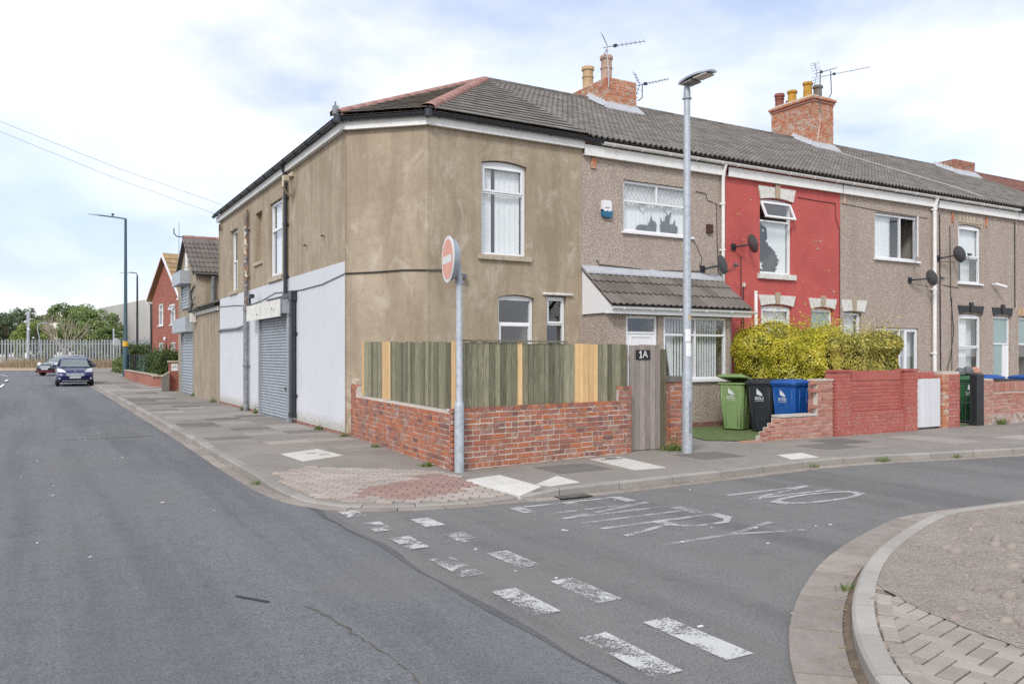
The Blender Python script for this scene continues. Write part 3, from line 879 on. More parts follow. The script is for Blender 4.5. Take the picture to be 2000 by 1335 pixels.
# inset the sheet behind the kerb
island = struct(mb, 'footway', 'pebble_ground')
nearI = [Vector((q.x, q.y)) for q in ik if q.x < 16 and q.y > -2]
run_of_stones(nearI, lambda p: .62 if p.x < 5.2 else .9, None, lambda p: IZ + .004, 'kerb_stone', 'kerb_grey', island, 0, .13)
run_of_stones(nearI, lambda p: .75 if p.x < 6.5 else .95, None, lambda p: .022, 'channel_stone', 'channel', island, -.36 if True else 0, -.055, gap=.005, round_top=False)
mb = MB()
for i in range(len(nearI) - 1):
    a, b = nearI[i], nearI[i + 1]; na, nb = lnorm(nearI, i), lnorm(nearI, i + 1)
    mb.poly([(a.x - na.x * .055, a.y - na.y * .055, .012), (b.x - nb.x * .055, b.y - nb.y * .055, .012), (b.x + nb.x * .01, b.y + nb.y * .01, .03), (a.x + na.x * .01, a.y + na.y * .01, .03)])
tag(mb.build('gutter_silt', 'soil', island), kind='stuff')
# soldier course then herringbone
pp = resample(nearI, .05)
LINE = [(4.62, 3.42), (4.90, 3.40), (4.74, 3.12), (4.64, 2.72), (4.56, 2.3), (4.4, 1.6), (4.2, .5)]
bedp = []
for i, p in enumerate(pp):
    if p.x < 4.85 and p.y > .4:
        n = lnorm(pp, i); bedp.append((p.x + n.x * .135, p.y + n.y * .135))
mb = MB()
BP = [(4.86, 3.56), (4.92, 3.38), (4.74, 3.12), (4.64, 2.72), (4.56, 2.3), (4.4, 1.6), (4.2, .5), (3.2, .5), (3.3, 1.5), (3.5, 2.1), (3.8, 2.52), (4.2, 2.96), (4.62, 3.3)]
for i_ in range(len(BP)): mb.poly([(4.1, 2.2, IZ - .008), (*BP[i_ - 1], IZ - .008), (*BP[i_], IZ - .008)])
bed2 = mb.build('block_paving', 'joint_sand', island)
acc = 0; last = None
big = brick_block('block_grey', .190, .090); 
for i in range(1, len(pp) - 1):
    p = pp[i]
    if not (p.x < 4.66 and p.y > .4): continue
    if last is not None and (p - last).length < .205: continue
    last = p.copy(); n = lnorm(pp, i); t = math.atan2(-n.x, n.y)
    place('paving_block', big, (p.x + n.x * .19, p.y + n.y * .19, IZ + .008), bed2, rot=(0, 0, t))
ring = [(pp[i].x + lnorm(pp, i).x * .17, pp[i].y + lnorm(pp, i).y * .17) for i in range(len(pp)) if pp[i].x < 4.95 and pp[i].y > .4]
REG = ring + LINE[::-1]
for x, y, a in herr_cells(3.2, 5.1, .6, 3.6, R(12), 4.1, 2.2):
    if inside((x, y), REG) or inside((x - .1, y - .05), REG):
        place('paving_block', big, (x, y, IZ + .001 + random.uniform(0, .004)), bed2, rot=(0, 0, a))
# rough pebbled concrete laid up to the blocks
rough = [(pp[i].x + lnorm(pp, i).x * .135, pp[i].y + lnorm(pp, i).y * .135) for i in range(len(pp)) if pp[i].x > 4.93]
edge_ = []
for (xa, ya_), (xb, yb_) in zip(LINE[1:], LINE[2:]):
    for k in range(8): edge_.append((xa + (xb - xa) * k / 8 + random.uniform(-.012, .012), ya_ + (yb_ - ya_) * k / 8))
mb = MB(); mb.poly([(x, y, IZ + .006) for x, y in rough + [(4.93, 3.50)] + edge_] + [(4.2, .5, IZ + .006), (4.2, -2, IZ + .006), (16, -2, IZ + .006)]); mb.build('rough_concrete', 'pebble_ground', island)
# pebbles set in the rough concrete
random.seed(3)
pm = []
for k in range(4):
    mb = MB(); n = 10
    rows = [(0, .05), (.55, .042), (.85, .022), (1.0, 0), (.95, -.03)]
    w = [random.uniform(.8, 1.15) for _ in range(n)]
    mb.v = [(0, 0, .05)] + [(.075 * r * w[j] * math.cos(j * 2 * math.pi / n), .045 * r * w[j] * math.sin(j * 2 * math.pi / n), z) for r, z in rows[1:] for j in range(n)]
    for j in range(n): mb.f.append((0, 1 + j, 1 + (j + 1) % n))
    for q in range(len(rows) - 2):
        for j in range(n):
            b = 1 + q * n; mb.f.append((b + j, b + n + j, b + n + (j + 1) % n, b + (j + 1) % n))
    mb.a = [0] * len(mb.f)
    pm.append(mb.mesh('cobble', 'cobble', (0, 0, 0), smooth=True))
cnt = 0
ISLP = isl + [(42, -8)]
while cnt < 170:
    x = random.uniform(4.7, 11); y = random.uniform(1.2, 4.75)
    if inside((x, y), REG) or not inside((x - .25, y + .3), ISLP) or not inside((x - .3, y), ISLP): continue
    s = random.uniform(.45, 1.15)
    place('cobble', pm[cnt % 4], (x, y, IZ + .004), island, rot=(random.uniform(-.15, .15), random.uniform(-.15, .15), random.uniform(-.5, .5)), scale=(s, s, s * random.uniform(.55, 1.0)))
    cnt += 1

# --- road markings: flat sheets of worn paint
def mark(poly, name='road_marking', mat='road_paint', parent=None, z=.006):
    mb = MB(); mb.poly([(x, y, z) for x, y in poly]); return mb.build(name, mat, parent or side_road)
for y0, y1, m in ((3.33, 4.03, 'road_paint_worn'), (4.51, 5.13, 'road_paint_worn'), (5.58, 6.2, 'road_paint_faint'), (6.6, 7.1, 'road_paint_worn'), (7.42, 7.86, 'road_paint_worn'), (8.22, 8.6, 'road_paint_worn')):
    mark([(2.79, y0), (2.99, y0), (3.0, y1), (2.8, y1)], 'give_way_dash', m, z=.0105)
for y0, y1, m in ((3.33, 4.07, 'road_paint'), (4.54, 5.16, 'road_paint_worn'), (5.6, 6.16, 'road_paint_worn'), (6.62, 7.05, 'road_paint_faint'), (7.4, 7.82, 'road_paint')):
    mark([(3.31, y0), (3.52, y0), (3.52, y1), (3.32, y1)], 'give_way_dash', m)
GL = {'E': [[(0, 0), (0, 1)], [(0, 1), (1, 1)], [(0, .5), (.75, .5)], [(0, 0), (1, 0)]], 'N': [[(0, 0), (0, 1)], [(0, 1), (1, 0)], [(1, 0), (1, 1)]],
      'T': [[(.5, 0), (.5, 1)], [(0, 1), (1, 1)]], 'R': [[(0, 0), (0, 1)], [(0, 1), (.6, 1), (1, .88), (1, .62), (.6, .48), (0, .48)], [(.45, .48), (1, 0)]],
      'Y': [[(.5, 0), (.5, .52)], [(.5, .52), (0, 1)], [(.5, .52), (1, 1)]], 'O': [[(.5 + .5 * math.sin(k * math.pi / 8), .5 + .5 * math.cos(k * math.pi / 8)) for k in range(17)]]}
def letter(ch, yl, w, x0, h, mat):
    mb = MB(); zz = .006
    for st in GL[ch]:
        for (a0, b0), (a1, b1) in zip(st, st[1:]):
            p = Vector((x0 + b0 * h, yl - a0 * w)); q = Vector((x0 + b1 * h, yl - a1 * w))
            d = (q - p).normalized(); nn = Vector((-d.y, d.x))
            wd = .034 if abs(d.x) > .6 else .075
            p = p - d * .01; q = q + d * .01
            mb.poly([(*(p + nn * wd), zz), (*(q + nn * wd), zz), (*(q - nn * wd), zz), (*(p - nn * wd), zz)]); zz += .0004
    mb.build('road_letter', mat, side_road)
letter('E', 7.82, .30, 4.58, 1.38, 'letter_paint'); letter('N', 7.36, .30, 4.72, 1.35, 'letter_worn'); letter('T', 6.96, .36, 4.75, 1.4, 'letter_worn')
letter('R', 6.47, .38, 4.77, 1.45, 'letter_paint'); letter('Y', 5.86, .42, 4.83, 1.6, 'letter_worn')
letter('N', 7.24, .34, 7.22, 1.4, 'letter_paint'); letter('O', 6.78, .40, 7.35, 1.38, 'letter_paint')
for a in ([(-2.46, 71, .0), (-1.9, 66.5), (-1.75, 66.0), (-2.3, 71)], [(-1.8, 62), (-1.66, 62), (-1.66, 58), (-1.8, 58)], [(-1.8, 55), (-1.66, 55), (-1.66, 50), (-1.8, 50)]):
    mark([p[:2] for p in a], 'lane_line', 'white_paint', main_road, z=.02 + zfar(a[0][1]))
# gully grate in the channel
mb = MB(); mb.box(5.3, 5.75, 7.98, 8.17, .012, .0175); gg = mb.build('gully_grate', 'stone_black', pavement)
for k in range(7):
    mb = MB(); mb.box(5.33 + k * .06, 5.36 + k * .06, 7.99, 8.16, .018, .024); mb.build('grate_bar', 'slab_dark', gg)
# litter on the road: pale scraps
random.seed(21)
mb = MB()
for k in range(40):
    x = random.uniform(-2.2, 2.2); y = random.uniform(6.5, 24); s = random.uniform(.004, .016)
    a_ = random.uniform(0, 3.1); ca, sa = math.cos(a_) * s, math.sin(a_) * s; mb.slab([(x - ca * 1.6, y - sa * 1.6), (x + sa * .7, y - ca * .6), (x + ca * 1.4, y + sa * 1.7), (x - sa * .5, y + ca * .8)], .006, .010)
for k in range(22):
    x = random.uniform(3.2, 8); y = random.uniform(3.5, 7.9); s = random.uniform(.006, .02)
    mb.box(x, x + s * 2.2, y, y + s, .002, .008)
tag(mb.build('litter', 'label_white'), 'small pale scraps of litter scattered over both road surfaces', 'litter', kind='stuff')
# ------------------------------------------------------------------ building kit
FT = Fr((0, 14.38), (1, 0), (0, -1))          # terrace front
FL = Fr((5.22, 0), (0, 1), (-1, 0))           # flank along the main road
FP = Fr((0, 13.55), (1, 0), (0, -1))          # porch front
def wall(parent, fr, u0, u1, z0, z1, ops, mat, rev=.17, name='wall'):
    mb = MB(fr)
    us = sorted({u0, u1} | {o[k] for o in ops for k in (0, 1)}); zs = sorted({z0, z1} | {o[k] for o in ops for k in (2, 3)})
    us = [u for u in us if u0 <= u <= u1]; zs = [z for z in zs if z0 <= z <= z1]
    for a, b in zip(us, us[1:]):
        for c, d in zip(zs, zs[1:]):
            m, n = (a + b) / 2, (c + d) / 2
            if any(o[0] < m < o[1] and o[2] < n < o[3] for o in ops): continue
            mb.poly([(a, 0, c), (b, 0, c), (b, 0, d), (a, 0, d)])
    for o in ops:
        a, b, c, d = o[:4]
        arch = o[4] if len(o) > 4 else 0
        mb.poly([(a, 0, c), (a, -rev, c), (a, -rev, d), (a, 0, d)])
        mb.poly([(b, 0, c), (b, 0, d), (b, -rev, d), (b, -rev, c)])
        mb.poly([(a, 0, c), (b, 0, c), (b, -rev, c), (a, -rev, c)])
        if arch:
            n = 8
            cur = [(a + (b - a) * k / n, d - arch * (2 * k / n - 1) ** 2) for k in range(n + 1)]
            for (p, q), (r, s) in zip(cur, cur[1:]):
                mb.poly([(p, 0, q), (r, 0, s), (r, 0, d), (p, 0, d)])
                mb.poly([(p, 0, q), (p, -rev, q), (r, -rev, s), (r, 0, s)])
        else:
            mb.poly([(a, 0, d), (a, -rev, d), (b, -rev, d), (b, 0, d)])
    return mb.build(name, mat, parent, fixn=False)
def frame_bars(mb, u0, u1, z0, z1, d0, d1, w, wb=None):
    wb = wb or w
    mb.box(u0, u0 + w, d0, d1, z0, z1); mb.box(u1 - w, u1, d0, d1, z0, z1)
    mb.box(u0 + w, u1 - w, d0, d1, z1 - w, z1); mb.box(u0 + w, u1 - w, d0, d1, z0, z0 + wb)
def window(parent, fr, u0, u1, z0, z1, rec=.08, fw=.055, cells=None, sill=None, arch=0, net=(), depth=1.6, room='interior', mat='upvc', name='window', pane='glass', sillmat='upvc', deep=True):
    """cells: list of (ua,ub,za,zb,kind) in 0..1 shares; kind fix, sash (own casement), panel, open"""
    d1, d0 = -rec, -rec - .065
    mb = MB(fr)
    frame_bars(mb, u0, u1, z0, z1 - 0, d0, d1, fw)
    W, H = u1 - u0 - 2 * fw, z1 - z0 - 2 * fw
    cells = cells or [(0, 1, 0, 1, 'fix')]
    bar = .022
    lines = set()
    for (a, b, c, d, k) in cells:
        if a > 0: lines.add(('v', a, c, d))
        if c > 0: lines.add(('h', c, a, b))
    z_ = d1
    for ln in sorted(lines):
        if ln[0] == 'v':
            x = u0 + fw + W * ln[1]; mb.box(x - bar, x + bar, d0 + .002, d1 - .002, z0 + fw + H * ln[2], z0 + fw + H * ln[3])
        else:
            z = z0 + fw + H * ln[1]; mb.box(u0 + fw + W * ln[2], u0 + fw + W * ln[3], d0 + .004, d1 - .004, z - bar, z + bar)
    win = mb.build(name, mat, parent)
    for (a, b, c, d, k) in cells:
        ca, cb = u0 + fw + W * a + (bar if a > 0 else 0), u0 + fw + W * b - (bar if b < 1 else 0)
        cc, cd = z0 + fw + H * c + (bar if c > 0 else 0), z0 + fw + H * d - (bar if d < 1 else 0)
        dm = (d0 + d1) / 2
        if k == 'sash':
            s = MB(fr); frame_bars(s, ca - .004, cb + .004, cc - .004, cd + .004, dm, d1 + .014, .04); s.build('casement', mat, win)
            ca += .036; cb -= .036; cc += .036; cd -= .036
        if k == 'open':       # top-hung light pushed outwards
            n = Vector((0, -1)); t = R(24); h = cd - cc
            def Q(u, s_, e): return (u, d1 + .02 + math.sin(t) * s_ + math.cos(t) * e, cd - math.cos(t) * s_ + math.sin(t) * e)
            s = MB(fr)
            for (x0, x1, s0, s1) in ((ca - .02, ca + .03, -.01, h + .02), (cb - .03, cb + .02, -.01, h + .02), (ca + .03, cb - .03, -.01, .04), (ca + .03, cb - .03, h - .03, h + .02)):
                s.hexa([Q(x0, s1, 0), Q(x1, s1, 0), Q(x1, s1, .045), Q(x0, s1, .045), Q(x0, s0, 0), Q(x1, s0, 0), Q(x1, s0, .045), Q(x0, s0, .045)])
            sa = s.build('open_light', mat, win)
            g = MB(fr); g.poly([Q(ca + .03, .04, .02), Q(cb - .03, .04, .02), Q(cb - .03, h - .03, .02), Q(ca + .03, h - .03, .02)]); g.build('pane', 'glass', win)
            continue
        if k == 'openside':   # side-hung casement pushed outwards, hinged on the right
            t = R(38); w_ = cb - ca
            def Q(s_, z, e): return (cb - math.cos(t) * s_ + math.sin(t) * e * 0, d1 + .01 + math.sin(t) * s_ + e, z)
            s = MB(fr)
            for (s0, s1, za, zb) in ((0, .045, cc, cd), (w_ - .045, w_, cc, cd), (.045, w_ - .045, cc, cc + .045), (.045, w_ - .045, cd - .045, cd)):
                s.hexa([Q(s0, za, 0), Q(s1, za, 0), Q(s1, za, .045), Q(s0, za, .045), Q(s0, zb, 0), Q(s1, zb, 0), Q(s1, zb, .045), Q(s0, zb, .045)])
            s.build('open_light', mat, win)
            g = MB(fr); g.poly([Q(.045, cc + .045, .02), Q(w_ - .045, cc + .045, .02), Q(w_ - .045, cd - .045, .02), Q(.045, cd - .045, .02)]); g.build('pane', 'glass', win)
            continue
        if k == 'panel':
            g = MB(fr); g.box(ca, cb, dm - .01, dm + .012, cc, cd); g.build('panel', mat, win)
            continue
        g = MB(fr); g.poly([(ca, dm, cc), (cb, dm, cc), (cb, dm, cd), (ca, dm, cd)])
        g.build('pane', 'frosted' if k == 'frosted' else pane, win)
        if k == 'lead':      # diamond leadwork
            L = MB(fr); st = .095
            n = int((cb - ca + cd - cc) / st) + 2
            for q in range(-n, n):
                for sg in (1, -1):
                    o = ca + q * st * 1.2
                    seg = []
                    x_a, x_b = (o, o + (cd - cc) * .75 * sg)
                    za, zb = cc, cd
                    # clip to the pane
                    def at(x): return za + (x - x_a) / (x_b - x_a) * (zb - za)
                    lo, hi = max(min(x_a, x_b), ca), min(max(x_a, x_b), cb)
                    if hi - lo < .01: continue
                    p, r = (lo, at(lo)), (hi, at(hi))
                    L.tube([(p[0], dm + .005, p[1]), (r[0], dm + .005, r[1])], .0045, 4, False)
            L.build('lead_strips', 'lead', win)
    if arch:                 # white infill head following the arch
        h = MB(fr); n = 8
        cur = [(u0 + .002 + (u1 - u0 - .004) * k / n, z1 + .002 + arch * (1 - (2 * k / n - 1) ** 2)) for k in range(n + 1)]
        h.prism([(u0 + .002, z1 + .001)] + cur[1:-1] + [(u1 - .002, z1 + .001)], d0, d1 - .003); h.build('arched_head', mat, win)
    if sill:
        so, sw, sh = sill
        s = MB(fr); s.box(u0 - sw, u1 + sw, -rec, so, z0 - sh, z0 - .001); s.build('sill', sillmat, win)
    if deep:
        r = MB(fr); e = .25; db = -rec - depth
        fu0, fu1, fz0, fz1 = u0 - e, u1 + e, z0 - e, z1 + e
        dd = d0 - .003
        r.poly([(fu0, dd, fz0), (fu0, db, fz0), (fu0, db, fz1), (fu0, dd, fz1)]); r.poly([(fu1, dd, fz0), (fu1, db, fz0), (fu1, db, fz1), (fu1, dd, fz1)])
        r.poly([(fu0, dd, fz0), (fu1, dd, fz0), (fu1, db, fz0), (fu0, db, fz0)]); r.poly([(fu0, dd, fz1), (fu1, dd, fz1), (fu1, db, fz1), (fu0, db, fz1)])
        r.poly([(fu0, db, fz0), (fu1, db, fz0), (fu1, db, fz1), (fu0, db, fz1)])
        # plaster round the opening, inside
        r.poly([(fu0, dd, fz0), (u0, dd, fz0), (u0, dd, fz1), (fu0, dd, fz1)]); r.poly([(u1, dd, fz0), (fu1, dd, fz0), (fu1, dd, fz1), (u1, dd, fz1)])
        r.poly([(u0, dd, fz0), (u1, dd, fz0), (u1, dd, z0), (u0, dd, z0)]); r.poly([(u0, dd, z1), (u1, dd, z1), (u1, dd, fz1), (u0, dd, fz1)])
        r.build('room_lining', room, win, fixn=False)
    for (a, b, c, d, m, off) in net:      # curtains, nets, blinds in shares of the opening
        g = MB(fr); n = max(4, int((b - a) * (u1 - u0) / .035)); prev = None
        for k in range(n + 1):
            u = u0 + (u1 - u0) * (a + (b - a) * k / n); w = d0 - off - .004 * math.sin(k * 1.9 + .4 * math.sin(k * .37)) - .006 * math.sin(k * .31)
            cur = (u, w)
            if prev: g.poly([(prev[0], prev[1], z0 + (z1 - z0) * c), (cur[0], cur[1], z0 + (z1 - z0) * c), (cur[0], cur[1], z0 + (z1 - z0) * d), (prev[0], prev[1], z0 + (z1 - z0) * d)])
            prev = cur
        g.build('curtain', m, win, fixn=False)
    return win
def lintel(parent, fr, u0, u1, z0, z1, splay, mat, key, keymat, rise=.06, blocks=3, over=.07, proud=.03):
    """splayed stone head with a keystone; blocks per side are separate stones"""
    c = (u0 + u1) / 2; kw = .075
    root = MB(fr); root.prism([(c - kw * .8, z0 + rise - .01), (c + kw * .8, z0 + rise - .01), (c + kw * 1.1, z1 + over), (c - kw * 1.1, z1 + over)], -.02, proud + .025)
    L = root.build('lintel', keymat, parent)
    for sg in (-1, 1):
        half = (u1 - u0) / 2
        n = blocks
        for k in range(n):
            a0, a1 = kw + .002 + (half - kw) * k / n, kw + (half - kw) * (k + 1) / n - .003
            def bot(a): return z0 + rise * (1 - (a / half) ** 2)
            def top(a): return a * (1 + splay / half)
            pts = [(c + sg * a0, bot(a0)), (c + sg * a1, bot(a1)), (c + sg * top(a1), z1), (c + sg * top(a0), z1)]
            mb = MB(fr); mb.prism(pts, -.02, proud); mb.build('lintel_stone', mat, L)
    return L
def gutter(parent, fr, u0, u1, d, z, mat, r=.058, step=1.0, ends=True):
    mb = MB(fr); n = 8; prof = [(math.cos(math.pi + math.pi * k / n) * r, math.sin(math.pi + math.pi * k / n) * r) for k in range(n + 1)]
    inn = [(p[0] * .88, p[1] * .88) for p in prof][::-1]
    ring = prof + inn
    N = len(ring); i = len(mb.v)
    for u in (u0, u1): mb.v += [mb.P((u, d + p, z + q)) for p, q in ring]
    for k in range(N): mb.f.append((k, (k + 1) % N, N + (k + 1) % N, N + k)); mb.a.append(0)
    mb.f.append(tuple(range(N - 1, -1, -1))); mb.f.append(tuple(range(N, 2 * N))); mb.a += [0, 0]
    g = mb.build('gutter', mat, parent, smooth=True, sharp=40)
    u = u0 + .3
    while u < u1:
        b = MB(fr); b.tube([(u - .02, d - r, z - .01), (u - .02, d - r * .7, z - r * .8), (u - .02, d, z - r * 1.12), (u - .02, d + r * .75, z - r * .8), (u - .02, d + r * 1.1, z)], .014, 6)
        b.build('gutter_bracket', mat, g); u += step
    return g
def pipe(parent, fr, pts, r, mat, name='downpipe', clips=(), n=12):
    mb = MB(fr); mb.tube(pts, r, n)
    p = mb.build(name, mat, parent, smooth=True, sharp=50)
    for (u, d, z) in clips:
        c = MB(fr); c.tube([(u, d, z - .03), (u, d, z + .03)], r * 1.25, n); c.box(u - r * 1.9, u + r * 1.9, d - r * 1.1, d - r * .6, z - .02, z + .02); c.build('pipe_clip', mat, p, smooth=True, sharp=40)
    return p
def roman_tile(mat, W=.30, L=.40, th=.034):
    mb = MB(); prof = []
    for k in range(13):
        x = W * k / 12; ph = (k / 12 * 2) % 1
        prof.append((x, .044 * max(0, math.sin(math.pi * min(1, ph / .55))) if ph < .55 else 0))
    n = len(prof)
    mb.v = [(x - W / 2, 0, z) for x, z in prof] + [(x - W / 2, L, z - .004) for x, z in prof] + [(x - W / 2, 0.004, z - th) for x, z in prof]
    for k in range(n - 1):
        mb.f.append((k, k + 1, n + k + 1, n + k)); mb.f.append((2 * n + k, 2 * n + k + 1, k + 1, k))
    mb.a = [0] * len(mb.f)
    return mb.mesh('roof_tile', mat, (0, 0, 0), fixn=False)
TILE = {m: roman_tile(m) for m in ('tile_grey', 'tile_red', 'tile_brown')}
def ridge_mesh(mat, L=.44, r=.125):
    mb = MB(); n = 8
    for x in (0, L):
        mb.v += [(x, -math.cos(math.pi * k / n) * r, math.sin(math.pi * k / n) * r * .55) for k in range(n + 1)]
    mb.v += [(L, -math.cos(math.pi * k / n) * r * .88, math.sin(math.pi * k / n) * r * .48) for k in range(n + 1)]
    for k in range(n):
        mb.f.append((k, k + 1, n + 2 + k, n + 1 + k)); mb.f.append((n + 1 + k, n + 2 + k, 2 * n + 3 + k, 2 * n + 2 + k))
    mb.v += [(0, -r, -.05), (L, -r, -.05), (0, r, -.05), (L, r, -.05)]
    b = len(mb.v) - 4; mb.f += [(b, 0, n + 1, b + 1), (n, b + 2, b + 3, 2 * n + 1)]
    mb.a = [0] * len(mb.f)
    return mb.mesh('ridge_tile', mat, (0, 0, 0), smooth=True, fixn=False)
RIDGE = {m: ridge_mesh(m) for m in ('tile_grey', 'tile_red', 'tile_brown', 'hip_red')}
EY, EZ, RY, RZ = 14.16, 6.38, 18.8, 8.88         # eaves and ridge of the terrace
PITCH = math.atan2(RZ - EZ, RY - EY)
def roof_slope(parent, x0, x1, mat, cut=None, ridge=True, gauge=.25):
    mb = MB(); th = .06
    c, s_ = math.cos(PITCH), math.sin(PITCH)
    e = [(x0, EY, EZ - th), (x1, EY, EZ - th), (x1, RY, RZ - th), (x0, RY, RZ - th)]
    mb.poly(e); mb.poly([(x0, RY, RZ - th), (x1, RY, RZ - th), (x1, 2 * RY - EY, EZ - th), (x0, 2 * RY - EY, EZ - th)])
    mb.poly([(x0, EY, EZ - th), (x1, EY, EZ - th), (x1, EY + .2, EZ - th), (x0, EY + .2, EZ - th)])
    roof = mb.build('roof', mat, parent, fixn=False)
    n = int(round((x1 - x0) / .30)); w = (x1 - x0) / n
    L = math.hypot(RY - EY, RZ - EZ); rows = int(L / gauge)
    for r in range(rows + 1):
        for k in range(n):
            s = r * gauge
            if s + .06 > L: continue
            x = x0 + (k + .5) * w; y = EY - .05 * c + s * c; z = EZ - .05 * s_ + s * s_ + random.uniform(-.003, .003)
            if cut and not cut(x, y): continue
            place('roof_tile', TILE[mat], (x, y, z), roof, rot=(PITCH - R(4.2) + random.uniform(-.006, .006), random.uniform(-.006, .006), random.uniform(-.006, .006)), scale=(w / .30, min(.76, (L - s) / .40), 1))
    if ridge:
        x = x0
        while x < x1 - .1:
            l = min(.44, x1 - x)
            place('ridge_tile', RIDGE[mat], (x, RY, RZ + .0), roof, rot=(0, 0, 0), scale=(l / .44, 1, 1)); x += .44
    return roof
def fascia(parent, fr, u0, u1, z0, z1, mat='white_paint', d=.10, name='fascia'):
    mb = MB(fr); mb.box(u0, u1, d - .022, d, z0, z1); mb.box(u0, u1, .003, d - .022, z0 + .005, z0 + .02)
    return mb.build(name, mat, parent)
BR = None
def brick_mesh(mat, c=.006, n=5):
    out = []
    for _ in range(n):
        mb = MB(); j = lambda: random.uniform(-.025, .025)
        ring = [(-.5, -.5), (.5, -.5), (.5, .5), (-.5, .5)]
        o = [(a + j() * .4, b + j()) for a, b in ring]; i = [(a * .965 + j() * .3, b * .87 + j()) for a, b in ring]
        mb.v = [(a, 1, b) for a, b in o] + [(a, .06, b) for a, b in o] + [(a, j() * .8, b) for a, b in i]
        for s in (0, 4):
            for k in range(4):
                k2 = (k + 1) % 4; mb.f.append((s + k, s + k2, s + 4 + k2, s + 4 + k))
        mb.f.append((8, 9, 10, 11)); mb.a = [0] * len(mb.f)
        out.append(mb.mesh('brick', mat, (0, 0, 0)))
    return out
BRICKS = {}
def brick_face(parent, fr, u0, u1, z0, ztop, mat, limit=300, jit=1.0, dep=.10, L=.215, H=.065, jt=.012, skip=None, headers=.25, key=None, stuff_name='brick_infill', budget=None):
    """skin of single bricks on frame fr, outward faces on d = 0 (+ a little unevenness)"""
    if mat not in BRICKS: BRICKS[mat] = brick_mesh(mat)
    ang = math.atan2(fr.u.y, fr.u.x)
    # brick mesh: x along, y inwards; need inward = -n
    inward = -fr.n
    if Vector((-fr.u.y, fr.u.x, 0)).dot(inward) < 0: ang += math.pi
    z = z0; row = 0; lst = []
    zmax = max(ztop(u0 + (u1 - u0) * k / 40) for k in range(41))
    while z + H <= zmax + .03:
        u = u0; hdr = random.random() < headers
        ln = (L / 2 - jt / 2) if hdr else L
        off = 0 if row % 2 == 0 else -(ln + jt) / 2
        u += off
        while u < u1 - .02:
            a, b = max(u, u0), min(u + ln, u1)
            if b - a > .03 and z + H <= ztop((a + b) / 2) + .03 and not (skip and skip((a + b) / 2, z)):
                lst.append((a, b, z))
            u += ln + jt
            if not hdr and random.random() < .06: ln = L / 2
            elif not hdr: ln = L
        z += H + jt; row += 1
    if key: lst.sort(key=key)
    lim = limit if budget is None else max(0, min(limit, budget[0]))
    for (a, b, z) in lst[:lim]:
        p = fr.P((a + b) / 2, random.uniform(-.004, .007) * jit, z + H / 2)
        o = place('brick', random.choice(BRICKS[mat]), p, parent, rot=(0, random.uniform(-.012, .012), ang), scale=(b - a, dep, H * random.uniform(.94, 1.04)))
    if budget is not None: budget[0] -= min(len(lst), lim)
    rest = lst[lim:]
    if rest:
        mb = MB(fr)
        for (a, b, z) in rest:
            mb.av = random.random(); o = random.uniform(-.004, .006)
            mb.box(a, b, -dep, o, z, z + H * random.uniform(.94, 1.04))
        tag(mb.build(stuff_name, mat, parent, attr=True), kind='stuff')
    return len(lst)
